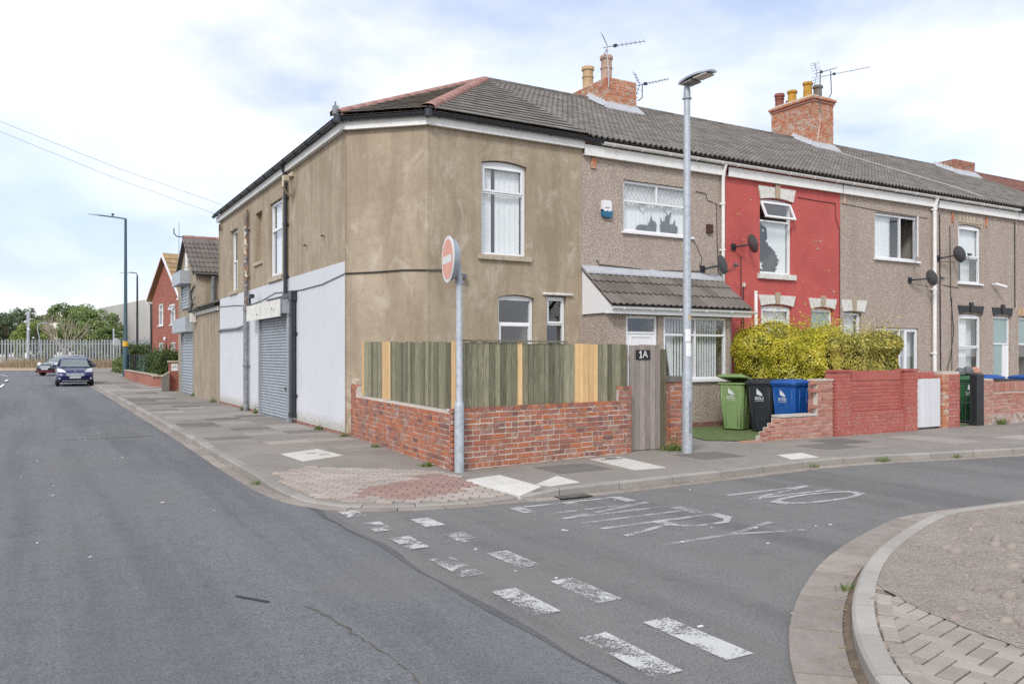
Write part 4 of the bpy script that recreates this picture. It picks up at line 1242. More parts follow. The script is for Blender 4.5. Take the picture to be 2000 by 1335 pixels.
def chimney(parent, x0, x1, y0, y1, ztop, mat, cap, name='chimney', label=None):
    zb = EZ + (y0 - EY) * math.tan(PITCH) - .15
    mb = MB(); mb.box(x0 + .008, x1 - .008, y0 + .008, y1 - .008, zb - .1, ztop - .01)
    ch = mb.build(name, 'mortar', parent, label=label)
    ztop_b = ztop - (.22 if cap else 0)
    fx = Fr((0, y0), (1, 0), (0, -1)); fl = Fr((x0, 0), (0, 1), (-1, 0)); fr_ = Fr((x1, 0), (0, 1), (1, 0))
    bd = [290]
    brick_face(ch, fx, x0, x1, zb, lambda u: ztop_b, mat, dep=.1, budget=bd, headers=.3)
    brick_face(ch, fl, y0 + .1, y1, zb, lambda u: ztop_b, mat, dep=.1, budget=bd, headers=.3)
    brick_face(ch, fr_, y0 + .1, y1, zb + .4, lambda u: ztop_b, mat, dep=.1, limit=0)
    if cap:
        for k, (e, za, zz) in enumerate(((.035, ztop - .225, ztop - .145), (.075, ztop - .14, ztop - .07))):
            c = MB()
            for s, (a, b) in enumerate(((x0 - e, x1 + e),)):
                c.box(x0 - e, x1 + e, y0 - e, y1 + e, za, zz)
            c.build('oversail_course', 'brick_pink' if k == 0 else mat, ch)
        c = MB(); c.hexa([(x0 - .06, y0 - .06, ztop - .07), (x1 + .06, y0 - .06, ztop - .07), (x1 + .06, y1 + .06, ztop - .07), (x0 - .06, y1 + .06, ztop - .07), (x0 + .1, y0 + .1, ztop + .05), (x1 - .1, y0 + .1, ztop + .05), (x1 - .1, y1 - .1, ztop + .05), (x0 + .1, y1 - .1, ztop + .05)])
        c.build('flaunching', 'stone_sill', ch)
    # lead apron and stepped flashing
    zs = EZ + (y0 - EY) * math.tan(PITCH)
    a = MB(); a.hexa([(x0 - .12, y0 - .22, zs - .22 * math.tan(PITCH) + .02), (x1 + .12, y0 - .22, zs - .22 * math.tan(PITCH) + .02), (x1 + .1, y0 - .002, zs + .02), (x0 - .1, y0 - .002, zs + .02),
            (x0 - .12, y0 - .22, zs - .22 * math.tan(PITCH) + .055), (x1 + .12, y0 - .22, zs - .22 * math.tan(PITCH) + .055), (x1 + .02, y0 - .012, zs + .17), (x0 - .02, y0 - .012, zs + .17)])
    fl_ = a.build('lead_apron', 'lead', ch)
    a = MB(); n = 6
    for k in range(n):
        y_a, y_b = y0 + (RY - y0) * k / n, y0 + (RY - y0) * (k + 1) / n
        za, zb_ = EZ + (y_a - EY) * math.tan(PITCH), EZ + (y_b - EY) * math.tan(PITCH)
        a.prism if False else a.hexa([(x0 - .14, y_a, za + .045), (x0 - .012, y_a, za + .05), (x0 - .012, y_b, zb_ + .05), (x0 - .14, y_b, zb_ + .045), (x0 - .13, y_a, za + .06), (x0 - .006, y_a, za + .14), (x0 - .006, y_b, zb_ + .22), (x0 - .13, y_b, zb_ + .06)])
    a.build('step_flashing', 'lead', ch)
    return ch
def pot(ch, x, y, z0, z1, r, mat, square=False):
    mb = MB(); h = z1 - z0
    if square: prof = [(r * 1.0, -.1), (r * .98, .05), (r * .86, h - .09), (r * 1.1, h - .085), (r * 1.16, h - .05), (r * 1.08, h), (r * .8, h), (r * .7, h - .1)]
    else: prof = [(r * .97, -.1), (r * .95, h * .55), (r * 1.08, h * .56), (r * 1.08, h * .61), (r * .95, h * .62), (r * .95, h - .12), (r * 1.14, h - .10), (r * 1.16, h - .02), (r * 1.08, h), (r * .85, h), (r * .8, h - .2)]
    mb.lathe((x, y, z0), prof, 8 if square else 18)
    mb.build('chimney_pot', mat, ch, smooth=not square, sharp=35)
# ------------------------------------------------------------------ corner house with the old shop flank
corner = thing('corner_house', 'tan rendered corner house with chamfered corner and pale grey shop flank', 'house', (5.22, 14.38, 0))
FC = Fr((5.22, 15.53), (1.24, -1.15), (-1.15, -1.24)); LC = math.hypot(1.24, 1.15)
WT = 6.40
wall(corner, FL, 15.53, 28.4, .17, 3.55, [(19.95, 22.05, 3.02, 3.17)], 'paint_grey_white', rev=.12)
wall(corner, FL, 15.53, 28.4, 3.55, WT, [(20.36, 21.6, 3.68, 5.62), (22.45, 23.25, 4.25, 5.62), (25.6, 26.7, 3.66, 5.58)], 'render_tan', rev=.16)
mb = MB(FL); mb.poly([(22.45, -.14, 4.25), (23.25, -.14, 4.25), (23.25, -.14, 5.62), (22.45, -.14, 5.62)]); mb.build('blocked_window', 'render_tan', corner, fixn=False)
mb = MB(FL); mb.box(22.38, 23.32, -.12, .05, 4.16, 4.248); mb.build('sill', 'stone_sill', corner)
mb = MB(FL); mb.poly([(19.95, -.11, 3.02), (22.05, -.11, 3.02), (22.05, -.11, 3.17), (19.95, -.11, 3.17)]); mb.build('fanlight_board', 'galv_dark', corner, fixn=False)
mb = MB(FL); mb.box(15.4, 28.4, -.1, -.012, .02, .17); mb.build('plinth', 'brick_old', corner)
wall(corner, FC, 0, LC, .02, WT, [], 'render_tan')
wall(corner, FT, 6.46, 10.07, .02, WT, [(7.63, 8.69, 3.70, 5.62, .07), (8.01, 8.87, .95, 2.93, .06), (9.17, 9.67, .2, 2.94)], 'render_tan', rev=.16)
mb = MB(FC); mb.tube([(0, .004, .1), (0, .004, WT)], .012, 6); mb.build('corner_bead', 'render_far', corner)
SILL = dict(sillmat='stone_sill')
window(corner, FT, 7.64, 8.68, 3.71, 5.54, cells=[(0, 1, 0, .70, 'fix'), (0, 1, .70, 1, 'sash')], sill=(.06, .09, .10), net=[(0, .30, 0, 1, 'net', .05), (.38, .93, 0, 1, 'net', .05)], room='interior', arch=.06, **SILL)  # nets added to read as bright sky reflection; their gap makes the dark bar
window(corner, FT, 8.02, 8.86, .96, 2.87, cells=[(0, 1, 0, .74, 'sash'), (0, 1, .74, 1, 'fix')], sill=(.05, .06, .1), room='interior', depth=2.6, net=[(.36, .62, 0, .68, 'interior_pale', .9)], arch=.04, **SILL)
window(corner, FT, 9.18, 9.66, .2, 2.92, cells=[(0, 1, 0, .80, 'fix'), (0, 1, .80, 1, 'sash')], room='interior', depth=2.2, fw=.045)
mb = MB(FT); mb.box(9.06, 9.80, 0, .05, 2.95, 3.0); mb.tube([(9.06 + .05 * k, .05, 2.965 + .006 * (k % 3)) for k in range(16)], .016, 6); mb.build('broken_hood', 'stone_white', corner)
w = dict(net=[(0, 1, 0, 1, 'net', .05)], **SILL)
window(corner, FL, 20.37, 21.59, 3.69, 5.6, cells=[(0, 1, 0, .66, 'sash'), (0, 1, .66, 1, 'fix')], sill=(.05, .08, .11), rec=.06, **w)
window(corner, FL, 25.61, 26.69, 3.67, 5.56, cells=[(0, .5, 0, .5, 'fix'), (.5, 1, 0, .5, 'fix'), (0, 1, .5, 1, 'fix')], sill=(.05, .06, .1), rec=.1, **w)
# fascias and black gutters
fascia(corner, FL, 15.47, 28.5, 6.10, 6.27); fascia(corner, FC, -.04, LC + .03, 6.10, 6.27); fascia(corner, FT, 6.42, 10.07, 6.10, 6.27)
gutter(corner, FL, 15.38, 28.6, .17, 6.31, 'black_plastic', step=.95); gutter(corner, FC, -.1, LC + .06, .17, 6.31, 'black_plastic', step=.8); gutter(corner, FT, 6.36, 10.5, .17, 6.31, 'black_plastic', step=.85)
for c_ in ((5.03, 15.42), (6.40, 14.20)):
    mb = MB(); mb.cyl((c_[0], c_[1], 6.23), (c_[0], c_[1], 6.36), .085, n=12); mb.build('gutter_corner', 'black_plastic', corner, smooth=True, sharp=40)
# roof facets
A_ = Vector((10.05, RY, RZ)); E1 = Vector((4.98, 15.40, EZ)); E2 = Vector((6.36, EY, EZ)); E3 = Vector((10.07, EY, EZ))
mb = MB(); dz = Vector((0, 0, -.05))
mb.poly([E1 + dz, E2 + dz, A_ + dz]); mb.poly([E2 + dz, E3 + dz, A_ + dz])
mb.poly([E1 + dz, A_ + dz, Vector((10.05, 28.6, RZ - .05)), Vector((4.98, 28.6, EZ - .05))])
mb.poly([Vector((10.05, 28.6, RZ - .05)), A_ + dz, Vector((15.1, RY, EZ)), Vector((15.1, 28.6, EZ))])
croof = mb.build('roof', 'tile_slate', corner, fixn=False)
def facet(parent, a, b, poly3, mat, gauge=.31, W=.33):
    u = (b - a).normalized(); n = u.cross(poly3[2] - a).normalized()
    if n.z < 0: n = -n
    s = n.cross(u)
    if s.z < 0: s = -s
    reg = ccw([((p - a).dot(u), (p - a).dot(s)) for p in poly3])
    U0, U1 = min(q[0] for q in reg), max(q[0] for q in reg); S1 = max(q[1] for q in reg)
    r = 0
    while r * gauge < S1:
        k = 0
        while U0 + (k - 1) * W < U1:
            x = U0 + (k - (.5 if r % 2 else 0)) * W
            q = [(x + .003, r * gauge - .03), (x + W - .003, r * gauge - .03), (x + W - .003, (r + 1) * gauge + .03), (x + .003, (r + 1) * gauge + .03)]
            reg2 = [(p[0], p[1] - .035 if p[1] < .02 else p[1]) for p in reg]
            c = clip_poly(q, reg2)
            if len(c) >= 3 and area(c) > .004:
                j = random.uniform(-.002, .004); lo = r * gauge
                def top(p): t = (p[1] - lo) / gauge; return a + u * p[0] + s * p[1] + n * (.026 * (1 - t) + .004 + j)
                def bot(p): t = (p[1] - lo) / gauge; return a + u * p[0] + s * p[1] + n * (.026 * (1 - t) - .014 + j)
                m = MB(); N = len(c); m.v = [tuple(top(p)) for p in c] + [tuple(bot(p)) for p in c]
                m.f = [tuple(range(N))] + [(i_, N + i_, N + (i_ + 1) % N, (i_ + 1) % N) for i_ in range(N)]; m.a = [0] * len(m.f)
                m.build('roof_tile', mat, parent, fixn=False)
            k += 1
        r += 1
facet(croof, E2, E3, [E2, E3, A_], 'tile_slate'); facet(croof, E1, E2, [E1, E2, A_], 'tile_brown')
def hip(parent, a, b, mat):
    d = b - a; L = d.length; d.normalize(); side = d.cross(Vector((0, 0, 1))).normalized(); up = side.cross(d)
    q = Matrix((d, -side, up)).transposed().to_quaternion()
    t = 0
    while t < L - .05:
        l = min(.44, L - t); place('hip_tile', RIDGE[mat], a + d * t + up * .006, parent, quat=q, scale=(l / .44 * 1.01, 1.15, 1.0)); t += .44
hip(croof, E1, A_, 'hip_red'); hip(croof, E2, A_, 'hip_red')
mb = MB(); mb.box(4.93, 5.03, 15.36, 15.46, 6.36, 6.52); mb.tube([(4.98, 15.41, 6.5), (4.97, 15.4, 6.60)], .018, 6); mb.build('hip_iron', 'galv_dark', croof)
x = 10.05
# downpipes on the flank
pipe(corner, FL, [(19.79, .17, 6.25), (19.79, .09, 6.1), (19.79, .07, 5.95), (19.79, .07, 3.12)], .05, 'black_plastic', clips=[(19.79, .07, 5.5), (19.79, .07, 4.85), (19.79, .07, 3.6)])
mb = MB(FL); mb.box(19.02, 19.86, .02, .13, 3.06, 3.16); mb.box(18.99, 19.2, .015, .15, 2.98, 3.2); mb.build('hopper', 'black_plastic', corner)
mb = MB(FL); mb.box(19.03, 19.20, .03, .13, .30, 3.0); mb.box(19.01, 19.22, .025, .15, .24, .36); dp = mb.build('downpipe', 'black_plastic', corner)
for z in (.75, 2.2): 
    mb = MB(FL); mb.box(18.93, 19.26, .01, .06, z, z + .03); mb.build('pipe_clip', 'black_plastic', dp)
pipe(corner, FL, [(24.0, .09, 3.1), (24.0, .09, 5.85)], .06, 'flaking_pipe', 'soil_pipe', clips=[(24.0, .09, 3.95), (24.0, .09, 5.3)])
pipe(corner, FL, [(24.0, .10, .13), (24.0, .10, 3.12)], .07, 'grey_pipe', 'soil_pipe', clips=[(24.0, .1, 3.0), (24.0, .1, 1.4)])
pipe(corner, FL, [(24.0, .1, 2.55), (25.5, .05, 2.5), (28.0, .05, 2.52), (28.35, .05, 2.48)], .035, 'grey_pipe', 'waste_pipe')
mb = MB(FL); mb.tube([(24.0, .1, 2.92), (23.2, .12, 3.0), (23.0, .2, 3.05), (22.95, .22, 3.25), (22.7, .25, 3.3)], .03, 6); mb.box(22.55, 22.95, .18, .3, 3.24, 3.34); mb.build('floodlight_arm', 'black_plastic', corner)
mb = MB(FL); mb.box(19.25, 19.6, 0, .06, 5.92, 6.02); mb.tube([(19.45, .05, 5.95), (19.1, .3, 5.85), (19.05, .32, 5.6), (19.2, .2, 5.5), (19.3, .05, 5.45)], .028, 6); mb.box(18.95, 19.2, .2, .3, 5.74, 5.86); mb.build('lamp_bracket', 'bracket_stone', corner)
mb = MB(FL); mb.tube([(28.2, .04, 5.95), (27.9, .1, 5.9), (27.85, .1, 5.75)], .03, 6); mb.build('lamp_bracket', 'rust_brown', corner)
pts = [(15.53, .015, 3.30), (17, .015, 3.20), (18.5, .015, 3.19), (19.7, .015, 3.22), (21, .015, 3.28), (22.5, .015, 3.16), (24, .015, 3.12), (26, .015, 3.22), (28.3, .015, 3.3)]
mb = MB(FL); mb.tube(pts, .009, 5); mb.build('cable', 'cable_black', corner)
mb = MB(FC); mb.tube([(0, .02, 3.30), (.6, .02, 3.31), (1.2, .02, 3.34), (LC, .02, 3.33)], .014, 5); mb.build('cable', 'cable_black', corner)
mb = MB(FT); mb.tube([(6.46, .02, 3.33), (6.8, .02, 3.35), (7.15, .03, 3.34)], .014, 5); mb.box(6.83, 6.95, 0, .09, 3.32, 3.44); mb.box(7.13, 7.24, 0, .12, 3.2, 3.28); mb.tube([(7.2, .08, 3.2), (7.18, .1, 3.08), (7.08, .05, 3.0)], .012, 5); mb.build('junction_box', 'dish_grey', corner)
mb = MB(FL)
for y_, z_ in ((18.2, 4.15), (16.9, 4.2)): mb.tube([(y_, 0, z_), (y_ - .03, .08, z_), (y_ - .1, .08, z_ + .02)], .012, 5)
mb.build('wall_hook', 'rust_brown', corner)
mb = MB(FL); mb.box(28.36, 28.44, 0, .03, 3.55, 6.05); mb.build('corner_strip', 'render_far', corner)
# roller shutter
sh = MB(FL); sh.box(19.38, 19.56, .0, .10, .06, 2.70); sh.box(22.40, 22.52, .0, .09, .06, 2.70); sh.box(19.38, 22.52, .004, .02, .06, 2.7)
shut = sh.build('roller_shutter', 'shutter_steel', corner)
def slat_mesh(W, H, mat):
    mb = MB(); prof = [(0, .0), (.014, .012), (.022, H * .28), (.024, H * .5), (.018, H * .78), (.002, H * .93), (0, H)]
    n = len(prof)
    mb.v = [(-d, -W / 2, z) for d, z in prof] + [(-d, W / 2, z) for d, z in prof]
    for k in range(n - 1): mb.f.append((k, k + 1, n + k + 1, n + k))
    mb.a = [0] * len(mb.f); return mb.mesh('slat', mat, (0, 0, 0), smooth=True, fixn=False)
sm = slat_mesh(2.84, .074, 'shutter_steel')
for k in range(35): place('slat', sm, (5.22 - .024, 20.98, .14 + k * .0735), shut)
mb = MB(FL); mb.box(19.56, 22.4, .02, .06, .06, .14); mb.build('bottom_rail', 'galv_dark', shut)
mb = MB(FL); mb.box(19.75, 19.85, .06, .075, .85, .92); mb.build('shutter_lock', 'cable_black', shut)
bx = MB(FL); bx.prism if False else bx.box(19.51, 22.5, 0, .265, 2.70, 3.0)
box = bx.build('shutter_box', 'galv', corner)
mb = MB(FL); mb.box(19.47, 23.05, .268, .285, 2.62, 3.03); sg = mb.build('shop_sign', 'sign_face', corner, label='weathered white shop sign with faint worn lettering')
random.seed(4)
mb = MB(FL)
for (c0, zz, n_, s_) in ((20.1, 2.78, 6, .045), (21.3, 2.74, 3, .025), (21.75, 2.735, 5, .035), (22.35, 2.72, 3, .03)):
    for k in range(n_):
        u = c0 + random.uniform(-.15, .15); z = zz + random.uniform(-.01, .06); a = random.uniform(.4, 1) * s_
        mb.prism([(u - a, z - a * .4), (u + a * .6, z - a * .7), (u + a, z + a * .3), (u - a * .2, z + a)], .284, .2865)
mb.build('worn_letters', 'sign_mark', sg)
mb = MB(FL); mb.box(22.62, 22.84, .0, .012, 1.62, 1.78); mb.box(22.68, 22.78, .0, .012, 1.15, 1.55); mb.build('warning_sticker', 'mark_red', corner)
# its share of the party ridge runs back over the rear wing
for k in range(20): place('ridge_tile', RIDGE['tile_brown'], (10.05, 19.0 + k * .44, RZ), croof, rot=(0, 0, R(90)))

# ------------------------------------------------------------------ the terrace
XB = [10.07, 14.22, 18.40, 22.58, 26.82, 31.2, 35.6]
def terrace_house(i, name, label, wmat, ops, roofmat='tile_grey', cut=None):
    x0, x1 = XB[i], XB[i + 1]
    h = thing(name, label, 'house', (x0, 14.38, 0), 'terrace houses in the side street')
    wall(h, FT, x0 + .002, x1 - .002, .02, 6.42, ops, wmat, rev=.15)
    roof_slope(h, x0 + .002, x1 - .002, roofmat, cut)
    return h
# --- pebbledashed house with the porch
h2 = terrace_house(0, 'terraced_house', 'pebbledashed house with tiled porch next to the corner house', 'pebbledash', [(11.18, 13.16, 4.43, 5.58)])
fascia(h2, FT, 10.08, 14.17, 5.97, 6.19); gutter(h2, FT, 10.5, 14.2, .17, 6.27, 'white_paint', step=.8)
w2 = window(h2, FT, 11.19, 13.15, 4.44, 5.57, rec=.05, cells=[(0, 1, 0, .62, 'fix'), (0, .5, .62, 1, 'lead'), (.5, 1, .62, 1, 'lead')], net=[(0, 1, 0, 1, 'net', .05)], sill=(.06, .06, .05))
mb = MB(FT)
for cx_, cz_, rx_, rz_ in ((11.86, 4.56, .20, .10), (12.12, 4.62, .12, .16), (12.46, 4.60, .11, .20), (12.56, 4.78, .07, .16), (12.72, 4.60, .15, .14), (12.62, 4.95, .05, .07)):
    mb.prism([(cx_ + rx_ * math.cos(q) * (1 + .14 * math.sin(5 * q + cx_)), max(4.5, cz_ + rz_ * math.sin(q) * (1 + .1 * math.sin(3 * q)))) for q in [2 * math.pi * j / 14 for j in range(14)]], -.140 - .001 * rx_ * 10, -.132 + .001 * rx_ * 10)
for bx_, bz_, hx_, hz_ in ((12.05, 4.55, .05, .36), (12.14, 4.55, -.04, .30), (12.5, 4.6, .1, .38), (12.42, 4.6, -.06, .28), (12.74, 4.6, .06, .26)):
    mb.prism([(bx_ - .025, bz_), (bx_ + .025, bz_), (bx_ + hx_ * .6 + .02, bz_ + hz_ * .6), (bx_ + hx_, bz_ + hz_), (bx_ + hx_ * .5 - .02, bz_ + hz_ * .6)], -.143, -.139)
mb.build('window_ornament', 'dark_object', w2)
mb = MB(FT)
for c in (11.82, 12.58):
    mb.prism([(c, 4.92), (c + .11, 5.06), (c + .10, 5.14), (c + .045, 5.16), (c, 5.11), (c - .045, 5.16), (c - .10, 5.14), (c - .11, 5.06)], -.130, -.122)
mb.build('heart_ornament', 'label_white', w2)
mb = MB(FT); mb.box(10.30, 10.42, .0, .035, 5.72, 5.96); mb.build('bare_brick', 'brick_orange', h2)
mb = MB(FT); mb.box(13.63, 13.79, 0, .07, 4.58, 4.78); mb.build('wall_vent', 'rust_brown', h2)
pipe(h2, FT, [(14.10, .17, 6.22), (14.10, .09, 6.0), (14.10, .08, 5.85), (14.10, .08, 3.3)], .042, 'white_paint', clips=[(14.1, .08, 5.3), (14.1, .08, 4.2)])
mb = MB(FT); mb.tube([(13.3, .012, 5.52), (13.62, .012, 5.5), (13.66, .012, 5.35), (13.95, .012, 5.3), (14.0, .012, 3.6)], .008, 5); mb.tube([(13.2, .012, 4.45), (13.5, .012, 3.95), (13.4, .03, 3.78)], .007, 5); mb.tube([(10.45, .02, 3.76), (10.5, .02, 3.66), (12, .02, 3.6), (13.4, .02, 3.66)], .011, 5); mb.build('cable', 'cable_black', h2)
# porch
pz0, pz1 = 2.70, 3.56
por = MB(FP); wv = por
ops = [(10.60, 11.46, .12, 2.54), (11.62, 13.46, 1.16, 2.54)]
porch = wall(h2, FP, 10.12, 13.56, .02, 2.56, ops, 'pebbledash', rev=.12, name='porch')
FPL = Fr((10.12, 0), (0, 1), (-1, 0)); FPR = Fr((13.56, 0), (0, 1), (1, 0))
mb = MB(FPL); mb.poly([(13.55, 0, .02), (14.38, 0, .02), (14.38, 0, 2.56), (13.55, 0, 2.56)]); mb.build('porch_wall', 'pebbledash', porch, fixn=False)
mb = MB(FPR); mb.poly([(13.55, 0, .02), (14.38, 0, .02), (14.38, 0, 2.7), (13.55, 0, 2.7)]); mb.build('porch_wall', 'pebbledash', porch, fixn=False)
mb = MB(FP); mb.box(10.1, 13.58, .02, .05, .1, .22); mb.build('plinth', 'brick_old', porch)
mb = MB(); mb.box(10.06, 14.02, 13.33, 13.36, 2.55, 2.70); mb.box(10.06, 14.02, 13.36, 13.55, 2.555, 2.575); mb.build('porch_fascia', 'upvc', porch)
FPV = Fr((10.09, 0), (0, 1), (-1, 0)); mb = MB(FPV); mb.prism([(13.35, 2.57), (14.37, 2.57), (14.37, 3.50), (13.35, 2.72)], -.02, .02); mb.build('porch_verge', 'upvc', porch)
FPV2 = Fr((14.0, 0), (0, 1), (1, 0)); mb = MB(FPV2); mb.prism([(13.35, 2.57), (14.37, 2.57), (14.37, 3.50), (13.35, 2.72)], -.02, .0); mb.build('porch_verge', 'upvc', porch)
FG = Fr((0, 13.36), (1, 0), (0, -1)); gutter(porch, FG, 10.06, 14.15, .06, 2.68, 'upvc', r=.05, step=.75)
pa, pb = Vector((10.04, 13.28, 2.74)), Vector((10.04, 14.37, 3.56)); ps = (pb - pa); pl = ps.length; ppitch = math.atan2(ps.z, ps.y)
mb = MB(); mb.poly([(10.05, 13.3, 2.70), (14.02, 13.3, 2.70), (14.02, 14.37, 3.52), (10.05, 14.37, 3.52)]); mb.build('porch_roof_deck', 'tile_brown', porch, fixn=False)
TB = roman_tile('tile_brown', .33, .47, .026)
for r in range(3):
    for k in range(12):
        s = r * .43; c, s_ = math.cos(ppitch), math.sin(ppitch)
        place('roof_tile', TB, (10.04 + (k + .5) * 3.98 / 12, 13.27 + s * c, 2.735 + s * s_ + .012), porch, rot=(ppitch - R(3), 0, random.uniform(-.008, .008)), scale=(3.98 / 12 / .33, 1 if r < 2 else (pl - s + .02) / .47, .65))
mb = MB(FT); mb.hexa([(10.05, 0, 3.60), (14.03, 0, 3.60), (14.03, .2, 3.44), (10.05, .2, 3.44), (10.05, 0, 3.63), (14.03, 0, 3.63), (14.03, .2, 3.47), (10.05, .2, 3.47)]); mb.build('lead_flashing', 'lead', porch)
door = window(h2, FP, 10.61, 11.45, .12, 2.53, rec=.03, fw=.06, cells=[(0, 1, 0, .87, 'panel'), (0, 1, .87, 1, 'fix')], name='front_door', deep=True, depth=.7)
mb = MB(FP); frame_bars(mb, 10.76, 11.30, 1.45, 2.10, -.05, -.035, .02); frame_bars(mb, 10.76, 11.30, .4, 1.25, -.05, -.035, .02)
mb.tube([(10.85 + .036 * k, -.035, 1.62 + .12 * math.sin(k * math.pi / 10)) for k in range(11)], .01, 5); mb.build('door_moulding', 'upvc', door)
mb = MB(FP); mb.box(11.46, 11.63, -.1, -.02, .9, 2.53); mb.build('side_panel', 'upvc', porch)
pw = window(h2, FP, 11.63, 13.45, 1.17, 2.53, rec=.02, fw=.05, cells=[(0, .5, 0, .73, 'fix'), (.5, 1, 0, .73, 'fix'), (0, .5, .73, 1, 'fix'), (.5, 1, .73, 1, 'fix')], sill=(.06, .04, .06), depth=.75)
random.seed(9)
def blind_strip(u, tilt, sh=0):
    mb = MB(FP); w = .043; a = math.cos(tilt) * w / 2; b = math.sin(tilt) * w / 2
    mb.poly([(u - a + sh, -.15 - b, 1.2), (u + a + sh, -.15 + b, 1.2), (u + a, -.15 + b, 2.5), (u - a, -.15 - b, 2.5)]); mb.build('blind_slat', 'blind', pw, fixn=False)
for k in range(9): blind_strip(11.74 + k * .083, R(40), .22 * max(0, 1 - k / 2.5))
for k in range(10): blind_strip(12.58 + k * .075, R(48))
# --- red painted house
hr = terrace_house(1, 'terraced_house', 'red painted brick house with white stone window heads', 'red_paint', [(15.41, 16.56, 3.70, 5.60, .05), (15.45, 16.55, .95, 2.95, .05), (17.27, 18.13, .15, 2.92, .04)])
fascia(hr, FT, 14.27, 18.38, 5.97, 6.19); gutter(hr, FT, 14.2, 18.42, .17, 6.27, 'white_paint', step=.9)
lintel(hr, FT, 15.42, 16.58, 5.56, 5.88, .09, 'stone_white', 1, 'stone_tan'); lintel(hr, FT, 15.43, 16.58, 2.92, 3.19, .09, 'stone_white', 1, 'stone_tan'); lintel(hr, FT, 17.24, 18.16, 2.90, 3.17, .09, 'stone_white', 1, 'stone_tan', blocks=2)
rw = window(hr, FT, 15.42, 16.55, 3.72, 5.54, rec=.06, cells=[(0, 1, 0, .74, 'fix'), (0, 1, .74, 1, 'open')], sill=(.07, .10, .13), depth=1.8, room='interior', arch=.04, sillmat='stone_white')
random.seed(33)
def ragged(pts, amp=.03):
    out = []
    for (xa, za), (xb, zb) in zip(pts, pts[1:]):
        for k in range(6): out.append((xa + (xb - xa) * k / 6 + random.gauss(0, amp), za + (zb - za) * k / 6 + random.gauss(0, amp * .6)))
    return out
left_edge = ragged([(15.62, 5.0), (15.78, 4.92), (15.66, 4.80), (15.80, 4.70), (15.76, 4.55), (15.95, 4.44), (16.12, 4.30), (16.25, 4.12), (16.22, 3.98), (16.10, 3.84)])
mb = MB(FT); mb.prism([(16.49, 5.02), (15.60, 5.02)] + left_edge + [(16.12, 3.79), (16.49, 3.79)], -.156, -.152)
mb.prism([(15.48, 4.0), (15.56, 4.05), (15.64, 3.98), (15.70, 4.04), (15.62, 3.92), (15.68, 3.84), (15.58, 3.86), (15.5, 3.79)], -.156, -.152); mb.build('torn_window_film', 'net', rw)
window(hr, FT, 15.46, 16.54, .96, 2.89, rec=.06, cells=[(0, 1, 0, .72, 'fix'), (0, 1, .72, 1, 'sash')], sill=(.06, .05, .1), net=[(0, 1, 0, 1, 'net', .05)], arch=.04)
window(hr, FT, 17.28, 18.12, .15, 2.88, rec=.07, cells=[(0, 1, 0, .79, 'panel'), (0, 1, .79, 1, 'frosted')], name='front_door', arch=.03)
mb = MB(FT); mb.tube([(14.75, .02, 4.1), (14.76, .02, 2.1)], .01, 5); mb.tube([(14.83, .02, 3.4), (14.84, .02, 2.1)], .012, 5); mb.tube([(16.75, .012, 5.72), (17.5, .012, 5.70), (18.2, .012, 5.7), (18.22, .012, 5.3), (18.37, .012, 5.0), (18.38, .012, 2.2)], .008, 5); mb.build('cable', 'cable_black', hr)
random.seed(61)
for u_, z_, r_ in ((14.66, 5.12, .09), (17.42, 4.66, .08), (17.62, 4.66, .05), (17.52, 4.46, .06), (17.95, 3.92, .06), (16.92, 3.60, .06), (18.15, 3.38, .05), (14.85, 4.5, .05), (15.1, 5.5, .04)):
    mb = MB(FT); mb.prism([(u_ + r_ * random.uniform(.6, 1.2) * math.cos(q), z_ + r_ * .5 * random.uniform(.6, 1.2) * math.sin(q)) for q in [2 * math.pi * j / 9 for j in range(9)]], 0, .0035); mb.build('flaked_patch', 'brick_orange', hr)
mb = MB(FT); mb.box(14.81, 14.87, .0, .05, 3.36, 3.46); mb.build('cable_clip', 'cable_white', hr)
# --- pebbledashed house with wide windows
h4 = terrace_house(2, 'terraced_house', 'pebbledashed house with wide white windows right of the red house', 'pebbledash', [(19.83, 21.73, 4.36, 5.62), (18.55, 19.28, .15, 2.86, .03), (19.87, 21.77, 1.1, 2.46)])
fascia(h4, FT, 18.42, 22.56, 5.97, 6.19); gutter(h4, FT, 18.42, 22.60, .17, 6.27, 'white_paint', step=.9)
window(h4, FT, 19.84, 21.72, 4.37, 5.61, rec=.04, cells=[(0, .62, 0, 1, 'fix'), (.62, 1, 0, 1, 'openside')], sill=(.07, .06, .06), net=[(0, .46, 0, 1, 'net', .05), (.47, .60, 0, 1, 'frosted', .3)])
window(h4, FT, 18.56, 19.27, .15, 2.83, rec=.08, cells=[(0, 1, 0, .76, 'sash'), (0, 1, .76, 1, 'fix')], name='front_door', net=[(0, 1, .76, 1, 'blind', .1)])
lintel(h4, FT, 18.50, 19.38, 2.86, 3.17, .10, 'stone_white', 1, 'stone_tan', blocks=1, rise=.03)
window(h4, FT, 19.88, 21.76, 1.12, 2.45, rec=.04, cells=[(0, .58, 0, 1, 'fix'), (.58, .72, 0, 1, 'fix'), (.72, 1, 0, 1, 'sash')], sill=(.07, .05, .06), depth=1.8, net=[(.74, 1, 0, 1, 'blind', .15)])
pipe(h4, FT, [(22.40, .17, 6.22), (22.40, .10, 6.02), (22.40, .09, 5.85), (22.40, .09, 1.1)], .055, 'white_paint', clips=[(22.4, .09, 5.9), (22.4, .09, 3.6), (22.4, .09, 1.75)])
mb = MB(FT); mb.box(18.52, 18.62, .0, .02, 5.72, 5.96); mb.build('bare_brick', 'brick_orange', h4)
mb = MB(FT); mb.tube([(18.45, .012, 5.72), (20, .012, 5.66), (22.2, .012, 5.64)], .007, 5); mb.build('cable', 'cable_black', h4)
